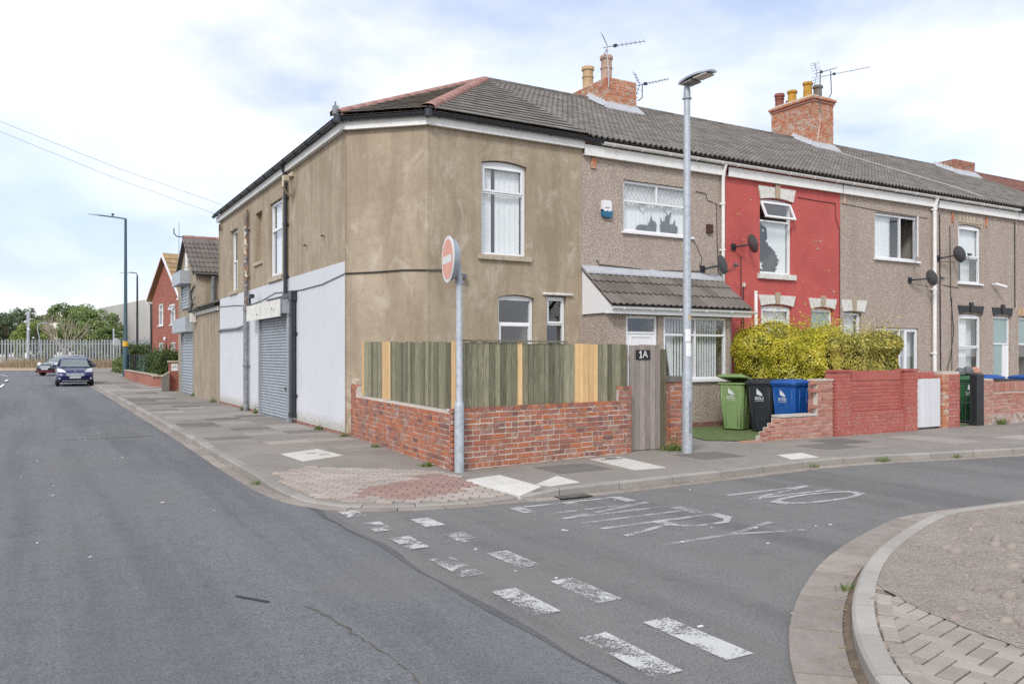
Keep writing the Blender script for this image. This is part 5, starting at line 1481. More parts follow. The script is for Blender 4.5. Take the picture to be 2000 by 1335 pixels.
# --- house with black stone heads
h5 = terrace_house(3, 'terraced_house', 'pebbledashed house with black painted stone window heads', 'pebbledash', [(23.70, 24.87, 3.85, 5.62, .05), (23.72, 24.9, .95, 2.95, .05), (25.54, 26.52, .15, 2.93, .03)])
fascia(h5, FT, 22.62, 26.80, 5.97, 6.19); gutter(h5, FT, 22.60, 26.7, .17, 6.27, 'white_paint', step=.9)
window(h5, FT, 23.71, 24.86, 3.86, 5.56, rec=.05, cells=[(0, 1, 0, .45, 'fix'), (0, 1, .45, 1, 'sash')], sill=(.07, .06, .05), net=[(0, 1, .5, 1, 'net', .05), (.1, .5, 0, .5, 'frosted', .3), (.6, 1, 0, .5, 'net', .25)], arch=.04)
window(h5, FT, 23.73, 24.89, .96, 2.89, rec=.06, cells=[(0, 1, 0, .5, 'fix'), (0, 1, .5, 1, 'sash')], net=[(0, .55, 0, 1, 'net', .05), (.62, 1, 0, 1, 'blind', .2)], arch=.04, sill=(.06, .05, .08))
window(h5, FT, 25.55, 26.51, .15, 2.89, rec=.07, cells=[(0, .7, 0, .70, 'frosted'), (.7, 1, 0, .70, 'panel'), (0, 1, .70, 1, 'frosted')], name='front_door', arch=.02)
lintel(h5, FT, 23.74, 24.92, 2.93, 3.18, .08, 'stone_black', 1, 'stone_black', over=.10); lintel(h5, FT, 25.52, 26.52, 2.92, 3.17, .08, 'stone_black', 1, 'stone_black', over=.10, blocks=2)
for k in range(7):
    mb = MB(FT); u = 23.72 + k * .175; mb.prism([(u, 5.66), (u + .12, 5.66), (u + .13 + (k - 3) * .012, 5.88), (u + (k - 3) * .012, 5.88)], 0, .02); mb.build('arch_brick', 'stone_sill', h5)
for u in (23.35, 25.1):
    mb = MB(FT); mb.box(u, u + .1, 0, .02, 5.62, 5.92); mb.build('bare_brick', 'brick_orange', h5)
mb = MB(FT); mb.tube([(22.75, .02, 5.8), (22.78, .02, 3), (22.8, .02, 1.2)], .016, 5); mb.tube([(23.25, .02, 5.5), (23.3, .02, 3.4), (23.45, .02, 2.4), (23.3, .02, 1.7), (23.1, .02, 1.2)], .010, 5); mb.tube([(23.35, .02, 3.4), (23.35, .02, 1.2)], .009, 5); mb.tube([(26.70, .015, 5.9), (26.71, .015, 3.2)], .016, 5); mb.tube([(22.9, .012, 3.75), (23.7, .012, 3.7)], .008, 5); mb.build('cable', 'cable_black', h5)
# --- next houses at the frame edge
h6 = terrace_house(4, 'terraced_house', 'pebbledashed house at the right edge with bare brick door arch', 'pebbledash', [(26.95, 27.9, .15, 2.93, .03), (28.9, 30.1, .95, 2.95), (28.9, 30.1, 3.85, 5.6)])
fascia(h6, FT, 26.84, 31.18, 5.97, 6.19); gutter(h6, FT, 26.7, 31.2, .17, 6.27, 'black_plastic', step=1.2)
window(h6, FT, 26.96, 27.89, .15, 2.89, rec=.07, cells=[(0, 1, 0, .70, 'fix'), (0, 1, .70, 1, 'frosted')], name='front_door', pane='glass')
for k in range(5):
    mb = MB(FT); u = 26.92 + k * .2; mb.box(u, u + .14, 0, .02, 2.96, 3.2); mb.build('arch_brick', 'ceramic_buff', h6)
window(h6, FT, 28.91, 30.09, .96, 2.94, rec=.06, net=[(0, 1, 0, 1, 'net', .05)]); window(h6, FT, 28.91, 30.09, 3.86, 5.59, rec=.06, net=[(0, 1, 0, 1, 'net', .05)])
h7 = terrace_house(5, 'terraced_house', 'house at the far right end with a red tiled roof', 'pebbledash', [], 'tile_red')
# ridge stub over the corner house apex is closed by the hips; chimneys straddle the ridge
c1 = chimney(h2, 13.42, 14.46, 18.0, 19.66, 9.31, 'brick_orange', False, label='weathered orange brick chimney stack with two tall clay pots')
pot(c1, 13.72, 19.3, 9.28, 10.0, .16, 'ceramic_buff'); pot(c1, 13.86, 18.6, 9.28, 10.12, .16, 'ceramic_pink')
c2 = chimney(h4, 21.72, 22.70, 18.0, 19.75, 10.15, 'brick_orange', True, label='tall orange brick chimney stack with oversailing top')
for (x, y, z, m, sq) in ((21.95, 19.6, 10.62, 'ceramic_red', 0), (22.45, 19.55, 10.45, 'ceramic_red', 0), (22.0, 19.1, 10.6, 'ceramic_yellow', 1), (22.05, 18.5, 10.72, 'ceramic_yellow', 1), (22.48, 18.45, 10.66, 'ceramic_grey', 1)):
    pot(c2, x, y, 10.18, z, .15, m, sq)
mb = MB(); mb.tube([(22.0, 17.99, 9.9), (22.02, 17.985, 9.2), (21.9, 17.985, 8.7), (21.85, 17.9, 8.45), (23.0, 16.6, 7.75), (24.5, 15.1, 6.95), (25.0, 14.4, 6.55)], .012, 5); mb.build('cable', 'cable_white', c2)
c3 = chimney(h6, 29.45, 30.75, 18.0, 19.7, 9.0, 'brick_old', False, label='short red brick chimney stack near the right end')
# ------------------------------------------------------------------ front gardens
mb = MB(); mb.poly([(5.05, 10.15, .104), (60, 10.7, .104), (60, 14.5, .104), (5.05, 14.5, .104)]); mb.poly([(5.05, 10.15, .1035), (5.05, 15.6, .1035), (5.25, 15.6, .1035), (5.4, 14.5, .1035)])
struct(mb, 'garden_ground', 'slab_mid', fixn=False)
mb = MB(); mb.poly([(10.75, 11.35, .118), (11.2, 10.98, .118), (13.5, 10.98, .118), (13.5, 13.5, .118), (11.5, 13.5, .118)]); tag(mb.build('artificial_lawn', 'turf'), kind='structure')
mb = MB(); mb.poly([(17.7, 10.75, .118), (18.4, 10.75, .118), (18.6, 13, .118), (17.7, 13, .118)]); tag(mb.build('artificial_lawn', 'turf'), kind='structure')

# --- corner garden wall
gw = thing('brick_garden_wall', 'low old red brick wall round the corner garden under the timber fence', 'wall', (4.89, 10.04, .05))
FW1 = Fr((4.89, 10.04), (3.44, .46), (.46, -3.44)); FW2 = Fr((4.89, 10.04), (.42, 5.5), (-5.5, .42)); L1, L2 = 3.47, 5.52
mb = MB(FW1)
mb.box(.07, L1 - .01, -.215, -.006, .03, .93); mb.box(3.17, L1 - .01, -.215, -.009, .93, 1.15)
mb.build('mortar_core', 'mortar_old', gw)
mb = MB(FW2); mb.box(.10, L2, -.215, -.006, .03, .90); mb.box(L2 - .5, L2, -.215, -.012, .90, 1.10); mb.build('mortar_core', 'mortar_old', gw)
random.seed(31)
zt1 = lambda u: 1.17 if u > 3.17 else .95
zt2 = lambda u: 1.12 if u > L2 - .48 else .93
bud = [300]
brick_face(gw, FW1, 0, L1, .055, zt1, 'brick_old', budget=bud, headers=.28)
brick_face(gw, FW2, .104, L2, .055, zt2, 'brick_old', budget=bud, headers=.35, key=lambda q: q[0])
FWe = Fr(FW1.P(L1, 0, 0)[:2], tuple((-FW1.n)[:2]), tuple(FW1.u[:2])); brick_face(gw, FWe, .0, .22, .055, lambda u: 1.17, 'brick_old', limit=0)
mb = MB(FW2); mb.tube([(L2 - .42, -.1, 1.13), (L2 - .1, -.1, 1.16)], .1, 8); mb.build('broken_coping', 'stone_sill', gw)
# coping mortar along the top
mb = MB(FW1); mb.box(.03, 3.15, -.21, -.02, .93, .958); mb.build('wall_top', 'mortar_old', gw)
mb = MB(FW2); mb.box(.1, L2 - .5, -.21, -.02, .90, .935); mb.build('wall_top', 'mortar_old', gw)

# --- timber fence standing on it
tf = thing('timber_fence', 'green weathered board fence with a few new yellow boards on the corner wall', 'fence', (5.0, 10.17, .95))
random.seed(17)
def boards(fr, u0, u1, w, z0, z1, yel, dz=.0, zfun=None, off=-.055):
    u = u0; k = 0
    while u < u1 - .02:
        ww = w * random.uniform(.94, 1.05); e = min(u + ww, u1)
        y = any(a <= (u + e) / 2 <= b for a, b in yel)
        top = z1((u + e) / 2) + random.uniform(-.012, .010); bot = (zfun((u + e) / 2) if zfun else z0) + random.uniform(-.006, .004)
        mb = MB(fr); d = off + random.uniform(0, .006); t1, t2 = random.uniform(.010, .014), random.uniform(.016, .022); lf = random.uniform(.010, .020)
        s = random.uniform(-.004, .004)
        mb.hexa([(u + .002, d - t1, bot), (e - .003, d + lf - t2, bot), (e - .003, d + lf, bot), (u + .002, d, bot), (u + .002 + s, d - t1, top), (e - .003 + s, d + lf - t2, top), (e - .003 + s, d + lf, top), (u + .002 + s, d, top)])
        mb.build('board', 'wood_new' if y else 'wood_green', tf)
        u = e; k += 1
boards(FW1, .13, 3.42, .102, .965, lambda u: 1.875, [(1.14, 1.28), (2.30, 2.75)], zfun=lambda u: 1.185 if u > 3.17 else .97)
boards(FW2, .05, 4.75, .118, .945, lambda u: 1.88 + .014 * u, [(.0, .16), (2.95, 3.42), (4.60, 4.8)])
mb = MB(FW1); mb.box(.2, 2.1, -.10, -.02, 1.89, 1.915); mb.build('capping', 'wood_green', tf)
for fr_b, ub in ((FW1, 3.4), (FW2, 4.72)):
    mb = MB(fr_b); mb.box(.16, ub, -.094, -.082, .98 if ub > 4 else 1.0, 1.86); mb.build('gap_backing', 'wood_green', tf)  # sheet added behind the boards so their gaps fall dark
for z in (1.15, 1.65):
    mb = MB(FW1); mb.box(.15, 3.4, -.14, -.096, z, z + .08); mb.build('rail', 'wood_green', tf)
    mb = MB(FW2); mb.box(.15, 4.7, -.14, -.096, z, z + .08); mb.build('rail', 'wood_green', tf)
for fr, us in ((FW1, (.22, 1.8, 3.3)), (FW2, (2.4, 4.6))):
    for u in us:
        mb = MB(fr); mb.box(u - .045, u + .045, -.23, -.142, .96, 1.86); mb.build('post', 'wood_green', tf)

# --- side gate with its number
gt = thing('timber_gate', 'grey weathered board gate with a black 1A number plate', 'gate', (8.74, 10.7, .11))
FGt = Fr((0, 10.66), (1, 0), (0, -1))
for k in range(6):
    mb = MB(FGt); a = 8.42 + k * .1095; mb.box(a, a + .105, -.03 + .003 * (k % 2), -.006 + .003 * (k % 2), .13 + random.uniform(-.01, .01), 1.87 + random.uniform(-.008, .012)); mb.build('board', 'wood_grey', gt)
for z in (.4, 1.0, 1.6):
    mb = MB(FGt); mb.box(8.44, 9.06, -.065, -.032, z, z + .1); mb.build('ledge', 'wood_grey', gt)
mb = MB(FGt); mb.box(8.545, 8.845, 0, .012, 1.625, 1.785); npl = mb.build('number_plate', 'number_black', gt, label='black plate with white 1A')
vs, fs = text_polys('A', .17)
mb = MB(FGt); i = len(mb.v); mb.v = [FGt.P(8.735 + x, .0135, 1.708 + y) for x, y, _ in vs]; mb.f = list(fs); mb.a = [0] * len(fs)
mb.poly([(8.612, .0135, 1.65), (8.672, .0135, 1.65), (8.672, .0135, 1.666), (8.612, .0135, 1.666)]); mb.poly([(8.632, .0139, 1.66), (8.653, .0139, 1.66), (8.653, .0139, 1.768), (8.632, .0139, 1.768)]); mb.poly([(8.60, .0135, 1.742), (8.608, .0135, 1.728), (8.645, .0135, 1.752), (8.64, .0135, 1.768)]); mb.build('house_number', 'label_white', npl, fixn=False)
gp = thing('timber_gate_post', 'green stained timber post between the 1A gate and the brick pillar', 'post', (9.17, 10.75, .1))
mb = MB(); mb.box(9.10, 9.175, 10.70, 10.79, .08, 1.80); mb.build('post', 'wood_green', gp); mb = MB(); mb.box(9.18, 9.245, 10.72, 10.77, .08, 1.80); mb.build('board', 'wood_green', gp)
pl = thing('brick_pillar', 'short red brick pillar behind the tall lamp post', 'pillar', (9.42, 10.78, .05))
mb = MB(); mb.box(9.27, 9.57, 10.63, 10.92, .05, 1.32); mb.build('mortar_core', 'mortar_old', pl)
FPi = Fr((0, 10.62), (1, 0), (0, -1)); FPj = Fr((9.26, 0), (0, 1), (-1, 0))
brick_face(pl, FPi, 9.26, 9.58, .1, lambda u: 1.24, 'brick_old', dep=.09); brick_face(pl, FPj, 10.72, 10.93, .1, lambda u: 1.24, 'brick_old', dep=.09)
mb = MB(); mb.box(9.24, 9.6, 10.60, 10.94, 1.245, 1.34); mb.build('pillar_cap', 'slab_dark', pl)

# --- lamp post in the side street
lp = thing('lamp_post', 'grey steel lamp post with paper labels beside the 1A gate', 'lamp post', (9.13, 10.07, .1))
mb = MB(); mb.lathe((9.13, 10.07, 0), [(.088, .08), (.086, .3), (.083, 1.35), (.078, 1.42), (.070, 1.5), (.064, 3.0), (.052, 5.86)], 20); mb.build('column', 'galv', lp, smooth=True, sharp=40)
mb = MB(); mb.lathe((9.13, 10.07, 5.86), [(.075, 0), (.075, .02), (.058, .022), (.056, .14), (.042, .22), (.035, .30)], 16); mb.build('collar', 'lamp_grey', lp, smooth=True, sharp=40)
mb = MB(); n = 9
for k in range(n):       # lantern hood: arched in section, tapering towards the tip
    t = k / (n - 1); y = 10.15 - .68 * t; w = .125 + .03 * math.sin(math.pi * min(1, t * 1.25)) - .045 * t; h = .085 * (1 - .75 * t) + .016
    zb = 6.10 + .035 * math.sin(math.pi * t) + .03 * t
    mb.v += [(9.13 + w * c, y, zb + h * s) for c, s in ((-1, 0), (-.85, .55), (-.45, .92), (0, 1), (.45, .92), (.85, .55), (1, 0))]
for k in range(n - 1):
    for j in range(6): a = k * 7 + j; mb.f.append((a, a + 1, a + 8, a + 7))
    mb.f.append((k * 7 + 6, k * 7, k * 7 + 7, k * 7 + 13))
mb.f += [tuple(range(6, -1, -1)), tuple((n - 1) * 7 + j for j in range(7))]; mb.a = [0] * len(mb.f)
hd = mb.build('lantern', 'lamp_grey', lp, smooth=True, sharp=35)
mb = MB(); mb.box(9.03, 9.23, 9.55, 9.83, 6.108, 6.126); mb.build('lamp_glass', 'lamp_glass', hd)
mb = MB(); mb.box(9.02, 9.24, 9.86, 10.1, 6.085, 6.112); mb.build('gear_cover', 'lamp_under', hd)
FLp = Fr((9.13, 10.07), (.91, -.41), (-.6, -.8)); 
def wrap(r, a0, a1, z0, z1, mat, name):
    mb = MB(); n = 6
    for k in range(n):
        t0, t1 = a0 + (a1 - a0) * k / n, a0 + (a1 - a0) * (k + 1) / n
        mb.poly([(9.13 + r * math.cos(t0), 10.07 + r * math.sin(t0), z0), (9.13 + r * math.cos(t1), 10.07 + r * math.sin(t1), z0), (9.13 + r * math.cos(t1), 10.07 + r * math.sin(t1), z1), (9.13 + r * math.cos(t0), 10.07 + r * math.sin(t0), z1)])
    mb.build(name, mat, lp, fixn=False)
wrap(.073, R(205), R(285), 1.92, 2.12, 'label_white', 'paper_label'); wrap(.0745, R(215), R(290), 1.68, 1.90, 'label_white', 'paper_label'); wrap(.072, R(258), R(275), 2.26, 2.36, 'label_yellow', 'sticker')
mb = MB(); mb.box(9.105, 9.155, 9.972, 9.99, .45, .95); mb.build('access_door', 'galv_dark', lp)

# --- no-entry sign
ns = thing('no_entry_sign', 'faded red and white no entry sign on a grey steel post', 'road sign', (4.95, 9.97, .05))
mb = MB(); mb.lathe((4.95, 9.97, 0), [(.066, .04), (.066, 1.0), (.062, 1.03), (.045, 1.10), (.044, 2.78)], 18); mb.build('post', 'galv', ns, smooth=True, sharp=40)
mb = MB(); mb.tube([(4.95, 9.97, 2.66), (4.95, 9.97, 2.72)], .055, 14); mb.tube([(4.95, 9.97, 2.7), (4.945, 9.99, 2.83), (4.93, 10.0, 2.95)], .05, 10); mb.build('bracket', 'sign_back', ns, smooth=True, sharp=40)
sn = Vector((-.983, .183, 0)); su = Vector((-.183, -.983, 0)); sc_ = Vector((4.82, 10.04, 3.0))
def disc(r, d0, d1, mat, parent, name, n=28, r2=None):
    mb = MB(); r2 = r2 or r
    a = [sc_ + sn * d0 + (su * math.cos(2 * math.pi * k / n) + Vector((0, 0, 1)) * math.sin(2 * math.pi * k / n)) * r2 for k in range(n)]
    b = [sc_ + sn * d1 + (su * math.cos(2 * math.pi * k / n) + Vector((0, 0, 1)) * math.sin(2 * math.pi * k / n)) * r for k in range(n)]
    mb.v = [tuple(p) for p in a + b]; mb.f = [tuple(range(n)), tuple(range(2 * n - 1, n - 1, -1))] + [(k, (k + 1) % n, n + (k + 1) % n, n + k) for k in range(n)]; mb.a = [0] * len(mb.f)
    return mb.build(name, mat, parent, smooth=True, sharp=40)
disc(.315, -.10, .0, 'sign_back', ns, 'sign_housing', r2=.25)
sf = disc(.318, .001, .012, 'sign_white', ns, 'sign_rim')
disc(.272, .0125, .0155, 'sign_red', sf, 'red_disc')
mb = MB(); q = lambda a, z: tuple(sc_ + sn * .0175 + su * a + Vector((0, 0, z))); mb.poly([q(-.225, -.052), q(.225, -.052), q(.225, .052), q(-.225, .052)]); mb.build('white_bar', 'sign_white', sf, fixn=False)

# --- wheelie bins
def bin_(label, loc, rz, mat, lidmat=None, logo=True, ajar=False, group='wheelie bins'):
    t = lthing('wheelie_bin', label, 'wheelie bin', loc, rz, group)
    lidmat = lidmat or mat
    mb = MB(); rows = []
    for z, hx, yf, yb in ((.03, .215, -.26, .22), (.30, .232, -.285, .27), (.95, .275, -.345, .335), (.97, .30, -.37, .355), (1.0, .30, -.37, .355)):
        c = .05
        rows.append([(-hx + c, yf, z), (hx - c, yf, z), (hx, yf + c, z), (hx, yb - c, z), (hx - c, yb, z), (-hx + c, yb, z), (-hx, yb - c, z), (-hx, yf + c, z)])
    for r in rows: mb.v += r
    for k in range(len(rows) - 1):
        for j in range(8): mb.f.append((k * 8 + j, k * 8 + (j + 1) % 8, k * 8 + 8 + (j + 1) % 8, k * 8 + 8 + j))
    mb.f += [tuple(range(7, -1, -1)), tuple(32 + j for j in range(8))]; mb.a = [0] * len(mb.f)
    body = lb(mb, 'body', mat, t, True, 30)
    def arch(yoff, side):
        pts = []
        for k in range(9):
            a = math.pi * k / 8; pts.append((-math.cos(a) * .135, .52 + math.sin(a) * .07))
        pts = [(-.125, .06)] + pts + [(.125, .06)]
        return [(x, -.2575 - .09 * z, z) for x, z in pts]
    mb = MB(); mb.tube(arch(0, 0), .009, 6); lb(mb, 'rib', mat, body, True)
    mb = MB()
    for x in (-.19, .19): mb.tube([(x, -.258, .06), (x * 1.12, -.335, .9)], .012, 6)
    for y in (-.12, .08): mb.tube([(.219, y, .1), (.268, y * 1.2, .9)], .012, 6); mb.tube([(-.219, y, .1), (-.268, y * 1.2, .9)], .012, 6)
    lb(mb, 'rib', mat, body, True)
    mb = MB(); tl = R(9) if ajar else 0
    def L_(x, y, z): # lid tilts about its rear hinge
        yy = y - .36; return (x, .36 + yy * math.cos(tl) + 0, 1.005 + z - yy * math.sin(tl))
    rw_ = []
    for z, g in ((0, 0), (.035, -.004), (.05, -.03), (.075, -.10)):
        hx, yf, yb = .312 + g, -.395 - g, .37 + g; c = .05
        rw_.append([L_(-hx + c, yf, z), L_(hx - c, yf, z), L_(hx, yf + c, z), L_(hx, yb - c, z), L_(hx - c, yb, z), L_(-hx + c, yb, z), L_(-hx, yb - c, z), L_(-hx, yf + c, z)])
    for r in rw_: mb.v += r
    for k in range(3):
        for j in range(8): mb.f.append((k * 8 + j, k * 8 + (j + 1) % 8, k * 8 + 8 + (j + 1) % 8, k * 8 + 8 + j))
    mb.f += [tuple(range(7, -1, -1)), tuple(24 + j for j in range(8))]; mb.a = [0] * len(mb.f)
    lid = lb(mb, 'lid', lidmat, t, True, 25)
    mb = MB(); mb.tube([L_(-.2, -.2, .08), L_(.2, -.2, .08)], .012, 6); mb.tube([L_(-.2, .1, .078), L_(.2, .1, .078)], .012, 6); lb(mb, 'lid_rib', lidmat, lid, True)
    mb = MB(); mb.tube([(-.22, .35, 1.0), (-.22, .43, 1.01), (.22, .43, 1.01), (.22, .35, 1.0)], .018, 8); lb(mb, 'handle', mat, t, True)
    for s in (-1, 1):
        mb = MB(); mb.tube([(s * .2, .23, .1), (s * .25, .23, .1)], .1, 18); w_ = lb(mb, 'wheel', 'rubber', t, True, 40)
    if logo:
        mb = MB(); yy = lambda z: -.263 - .09 * z - .004
        def poly(pts): mb.poly([(x, yy(z), z) for x, z in pts])
        poly([(-.06, .78), (.01, .755), (.055, .80), (.02, .83), (-.03, .87), (-.05, .90)]); poly([(.0, .745), (.055, .75), (.075, .77), (.05, .79)])
        for k in range(3):
            for j in range(7 if k < 2 else 9):
                w = .016 if k < 2 else .012; x0 = -.095 + j * (.027 if k < 2 else .0215); z0 = (.70, .665, .635)[k]
                if random.random() < .92: poly([(x0, z0), (x0 + w, z0), (x0 + w, z0 + (.026 if k < 2 else .012)), (x0, z0 + (.026 if k < 2 else .012))])
        lb(mb, 'council_emblem', 'bin_logo', body)
    return t
bin_('light green wheelie bin with its lid ajar beside the porch', (12.9, 12.68, .118), R(-67), 'bin_green', ajar=True)
bin_('black wheelie bin between the light green and the blue bin', (13.10, 12.06, .118), R(-70), 'bin_black')
bin_('bright blue wheelie bin behind the stepped brick wall', (13.22, 11.47, .118), R(-84), 'bin_blue')
bin_('dark green wheelie bin behind the narrow iron gate', (19.1, 11.35, .118), R(-50), 'bin_darkgreen', logo=True)
bin_('black lidded wheelie bin with only its lid showing over the right wall', (20.75, 11.35, .02), R(-35), 'bin_black', logo=False)
bin_('blue wheelie bin whose lid edge shows behind the right brick wall', (21.2, 12.15, .1), R(-20), 'bin_blue', logo=False)
bin_('second blue wheelie bin behind the right wall at the frame edge', (22.9, 12.0, .08), R(-20), 'bin_blue', logo=False)

# --- stepped pink brick wall, red painted wall, piers, gates
FY = Fr((0, 10.66), (1, 0), (0, -1))
sw = thing('stepped_brick_wall', 'low pink brick wall stepping down to the artificial lawn', 'wall', (12.3, 10.7, .05))
def zst(u):
    return .21 if u < 11.62 else .285 if u < 11.73 else .36 if u < 11.84 else .435 if u < 11.95 else .53 if u < 12.98 else 1.20
mb = MB(FY); 
for a, b in ((11.54, 11.62), (11.62, 11.73), (11.73, 11.84), (11.84, 11.95), (11.95, 12.98), (12.98, 13.42)): mb.box(a, b, -.21, -.009, .05, zst((a + b) / 2) - .008)
mb.build('mortar_core', 'mortar', sw)
random.seed(8); brick_face(sw, FY, 11.52, 13.43, .06, zst, 'brick_pink', headers=.1)
FYs = Fr((12.97, 0), (0, 1), (-1, 0)); brick_face(sw, FYs, 10.76, 10.88, .54, lambda u: 1.2, 'brick_pink', limit=40)
mb = MB(FY); mb.box(11.97, 12.96, -.22, .01, .535, .575); mb.box(12.95, 13.44, -.22, .012, 1.2, 1.235); mb.build('coping', 'mortar', sw)
mb = MB(FY); mb.box(11.0, 11.5, -.12, 0, .05, .14); mb.build('edging', 'brick_pink', sw)
rwl = thing('red_garden_wall', 'red painted brick garden wall with a recessed panel and flaking base', 'wall', (14.75, 10.7, .05))
mb = MB(FY); mb.box(13.46, 16.04, -.21, -.03, .05, 1.36); mb.box(13.47, 13.88, -.22, .045, .05, 1.36); mb.box(15.62, 16.03, -.22, .045, .05, 1.36); mb.box(13.9, 15.6, -.2, .03, .05, .56); mb.build('mortar_core', 'brick_paint_red', rwl)
FYa = Fr((0, 10.66 - .05), (1, 0), (0, -1)); FYb = Fr((0, 10.66 + .02), (1, 0), (0, -1)); bud = [300]
brick_face(rwl, FYa, 13.45, 13.90, .06, lambda u: 1.36, 'brick_paint_red', budget=bud, headers=0, jt=.006, jit=.35); brick_face(rwl, FYa, 15.60, 16.05, .06, lambda u: 1.36, 'brick_paint_red', budget=bud, headers=0, jt=.006, jit=.35)
brick_face(rwl, FYb, 13.91, 15.59, .58, lambda u: 1.18, 'brick_paint_red', budget=bud, headers=0, jt=.006, jit=.35); brick_face(rwl, Fr((0, 10.625), (1, 0), (0, -1)), 13.91, 15.59, .06, lambda u: .56, 'brick_paint_red', budget=bud, headers=0, jt=.006, jit=.35)
for k in range(22):
    mb = MB(FYb); a = 13.92 + k * .0759; mb.box(a, a + .068, -.1, .004 + random.uniform(-.002, .004), 1.19, 1.385); mb.build('coping_brick', 'brick_paint_red', rwl)
mb = MB(FYa); mb.box(13.43, 13.92, -.23, .015, 1.365, 1.41); mb.box(15.58, 16.07, -.23, .015, 1.365, 1.41); mb.build('pier_cap', 'brick_paint_red', rwl)
for k_, (u0, u1, z0, z1, d) in enumerate(((13.47, 13.88, .08, .8, .0625), (13.93, 15.58, .07, .55, .0455), (15.62, 16.03, .07, .62, .0625))):
    mb = MB(FY); mb.poly([(u0, d, z0), (u1, d, z0), (u1, d, z1), (u0, d, z1)]); mb.build('bare_patch', 'flaked_paint', rwl, fixn=False)
wg = thing('white_gate', 'white boarded garden gate between red brick piers', 'gate', (16.5, 10.7, .1))
for k in range(8):
    mb = MB(FY); a = 16.10 + k * .106; mb.box(a, a + .101, -.05, -.025 + .003 * (k % 2), .16, 1.19 + random.uniform(-.004, .006)); mb.build('board', 'wood_white', wg)
for z in (.4, 1.0):
    mb = MB(FY); mb.box(16.11, 16.94, -.085, -.052, z, z + .09); mb.build('ledge', 'wood_white', wg)
mb = MB(FY); mb.prism([(16.08, 1.16)] + [(16.97, 1.16)] + [(16.97 - .0445 * k, 1.34 if k % 2 else 1.30) for k in range(21)], -.20, -.17); mb.build('scalloped_board', 'brick_paint_red', wg)
rp = thing('red_brick_pier', 'worn red painted brick pier right of the white gate', 'pillar', (17.3, 10.7, .05))
mb = MB(FY); mb.box(17.02, 17.62, -.30, -.009, .05, 1.34); mb.build('mortar_core', 'mortar_old', rp)
random.seed(13)
brick_face(rp, FY, 17.22, 17.63, .06, lambda u: 1.32, 'brick_paint_red', headers=0); brick_face(rp, FY, 17.01, 17.21, .06, lambda u: 1.32, 'brick_orange', headers=.4)
FYp = Fr((17.01, 0), (0, 1), (-1, 0)); brick_face(rp, FYp, 10.76, 10.95, .06, lambda u: 1.32, 'brick_pink', headers=.3)
ig = thing('iron_gate', 'narrow dark iron gate ajar against a black post', 'gate', (18.1, 10.8, .1))
for k in range(7):
    mb = MB(); t = k / 6; p = Vector((18.2, 10.75)).lerp(Vector((17.95, 11.35)), t); mb.tube([(p.x, p.y, .16), (p.x, p.y, 1.08)], .010, 6); mb.build('bar', 'black_plastic', ig)
for z in (.2, .62, 1.05):
    mb = MB(); mb.tube([(18.2, 10.75, z), (17.95, 11.35, z)], .013, 6); mb.build('rail', 'black_plastic', ig)
bp = thing('black_post', 'square black gate post beside the right hand brick wall', 'post', (18.38, 10.68, .1)); mb = MB(FY); mb.box(18.24, 18.52, -.14, .02, .1, 1.25); mb.build('post', 'stone_black', bp); mb = MB(FY); mb.hexa([(18.24, -.14, 1.25), (18.52, -.14, 1.25), (18.52, .02, 1.25), (18.24, .02, 1.25), (18.3, -.1, 1.29), (18.46, -.1, 1.29), (18.46, -.02, 1.29), (18.3, -.02, 1.29)]); mb.build('post_cap', 'stone_black', bp)
bw = thing('brick_wall', 'pink brick garden wall with soldier coping at the right edge', 'wall', (20.5, 10.7, .05))
mb = MB(FY); mb.box(18.55, 23.9, -.21, -.009, .05, 1.06); mb.box(18.55, 18.93, -.22, -.009, 1.06, 1.16); mb.build('mortar_core', 'mortar', bw)
bud = [300]; random.seed(14)
brick_face(bw, FY, 18.54, 18.95, .06, lambda u: 1.17, 'brick_pink', budget=bud, headers=.1); brick_face(bw, FY, 18.96, 23.9, .06, lambda u: .84, 'brick_pink', budget=bud, headers=.0, key=lambda q: q[0])
for k in range(34):
    mb = MB(FY); a = 18.96 + k * .0765; mb.box(a, a + .067, -.2, .006 + random.uniform(-.003, .003), .86, 1.075); mb.build('coping_brick', 'brick_pink', bw)
mb = MB(FY); mb.poly([(18.56, .0125, .09), (23.8, .0125, .09), (23.8, .0125, .34), (18.56, .0125, .34)]); mb.build('salt_stain', 'salt_bloom', bw, fixn=False)
bag = thing('refuse_bag', 'crumpled grey and brown rubbish lying on the dark green bin', 'bag', (19.1, 11.3, 1.2))
mb = MB(); 
for (x, y, z, r) in ((18.95, 11.45, 1.27, .12), (19.12, 11.37, 1.30, .14)):
    mb.lathe((x, y, z), [(r * .5, -.1), (r, -.03), (r * .95, .04), (r * .6, .1), (r * .2, .13)], 9)
mb.build('bag', 'dish_grey', bag); mb = MB(); mb.lathe((19.26, 11.27, 1.30), [(.08, -.12), (.12, 0), (.1, .08), (.03, .12)], 8); mb.build('cloth', 'brick_pink', bag)

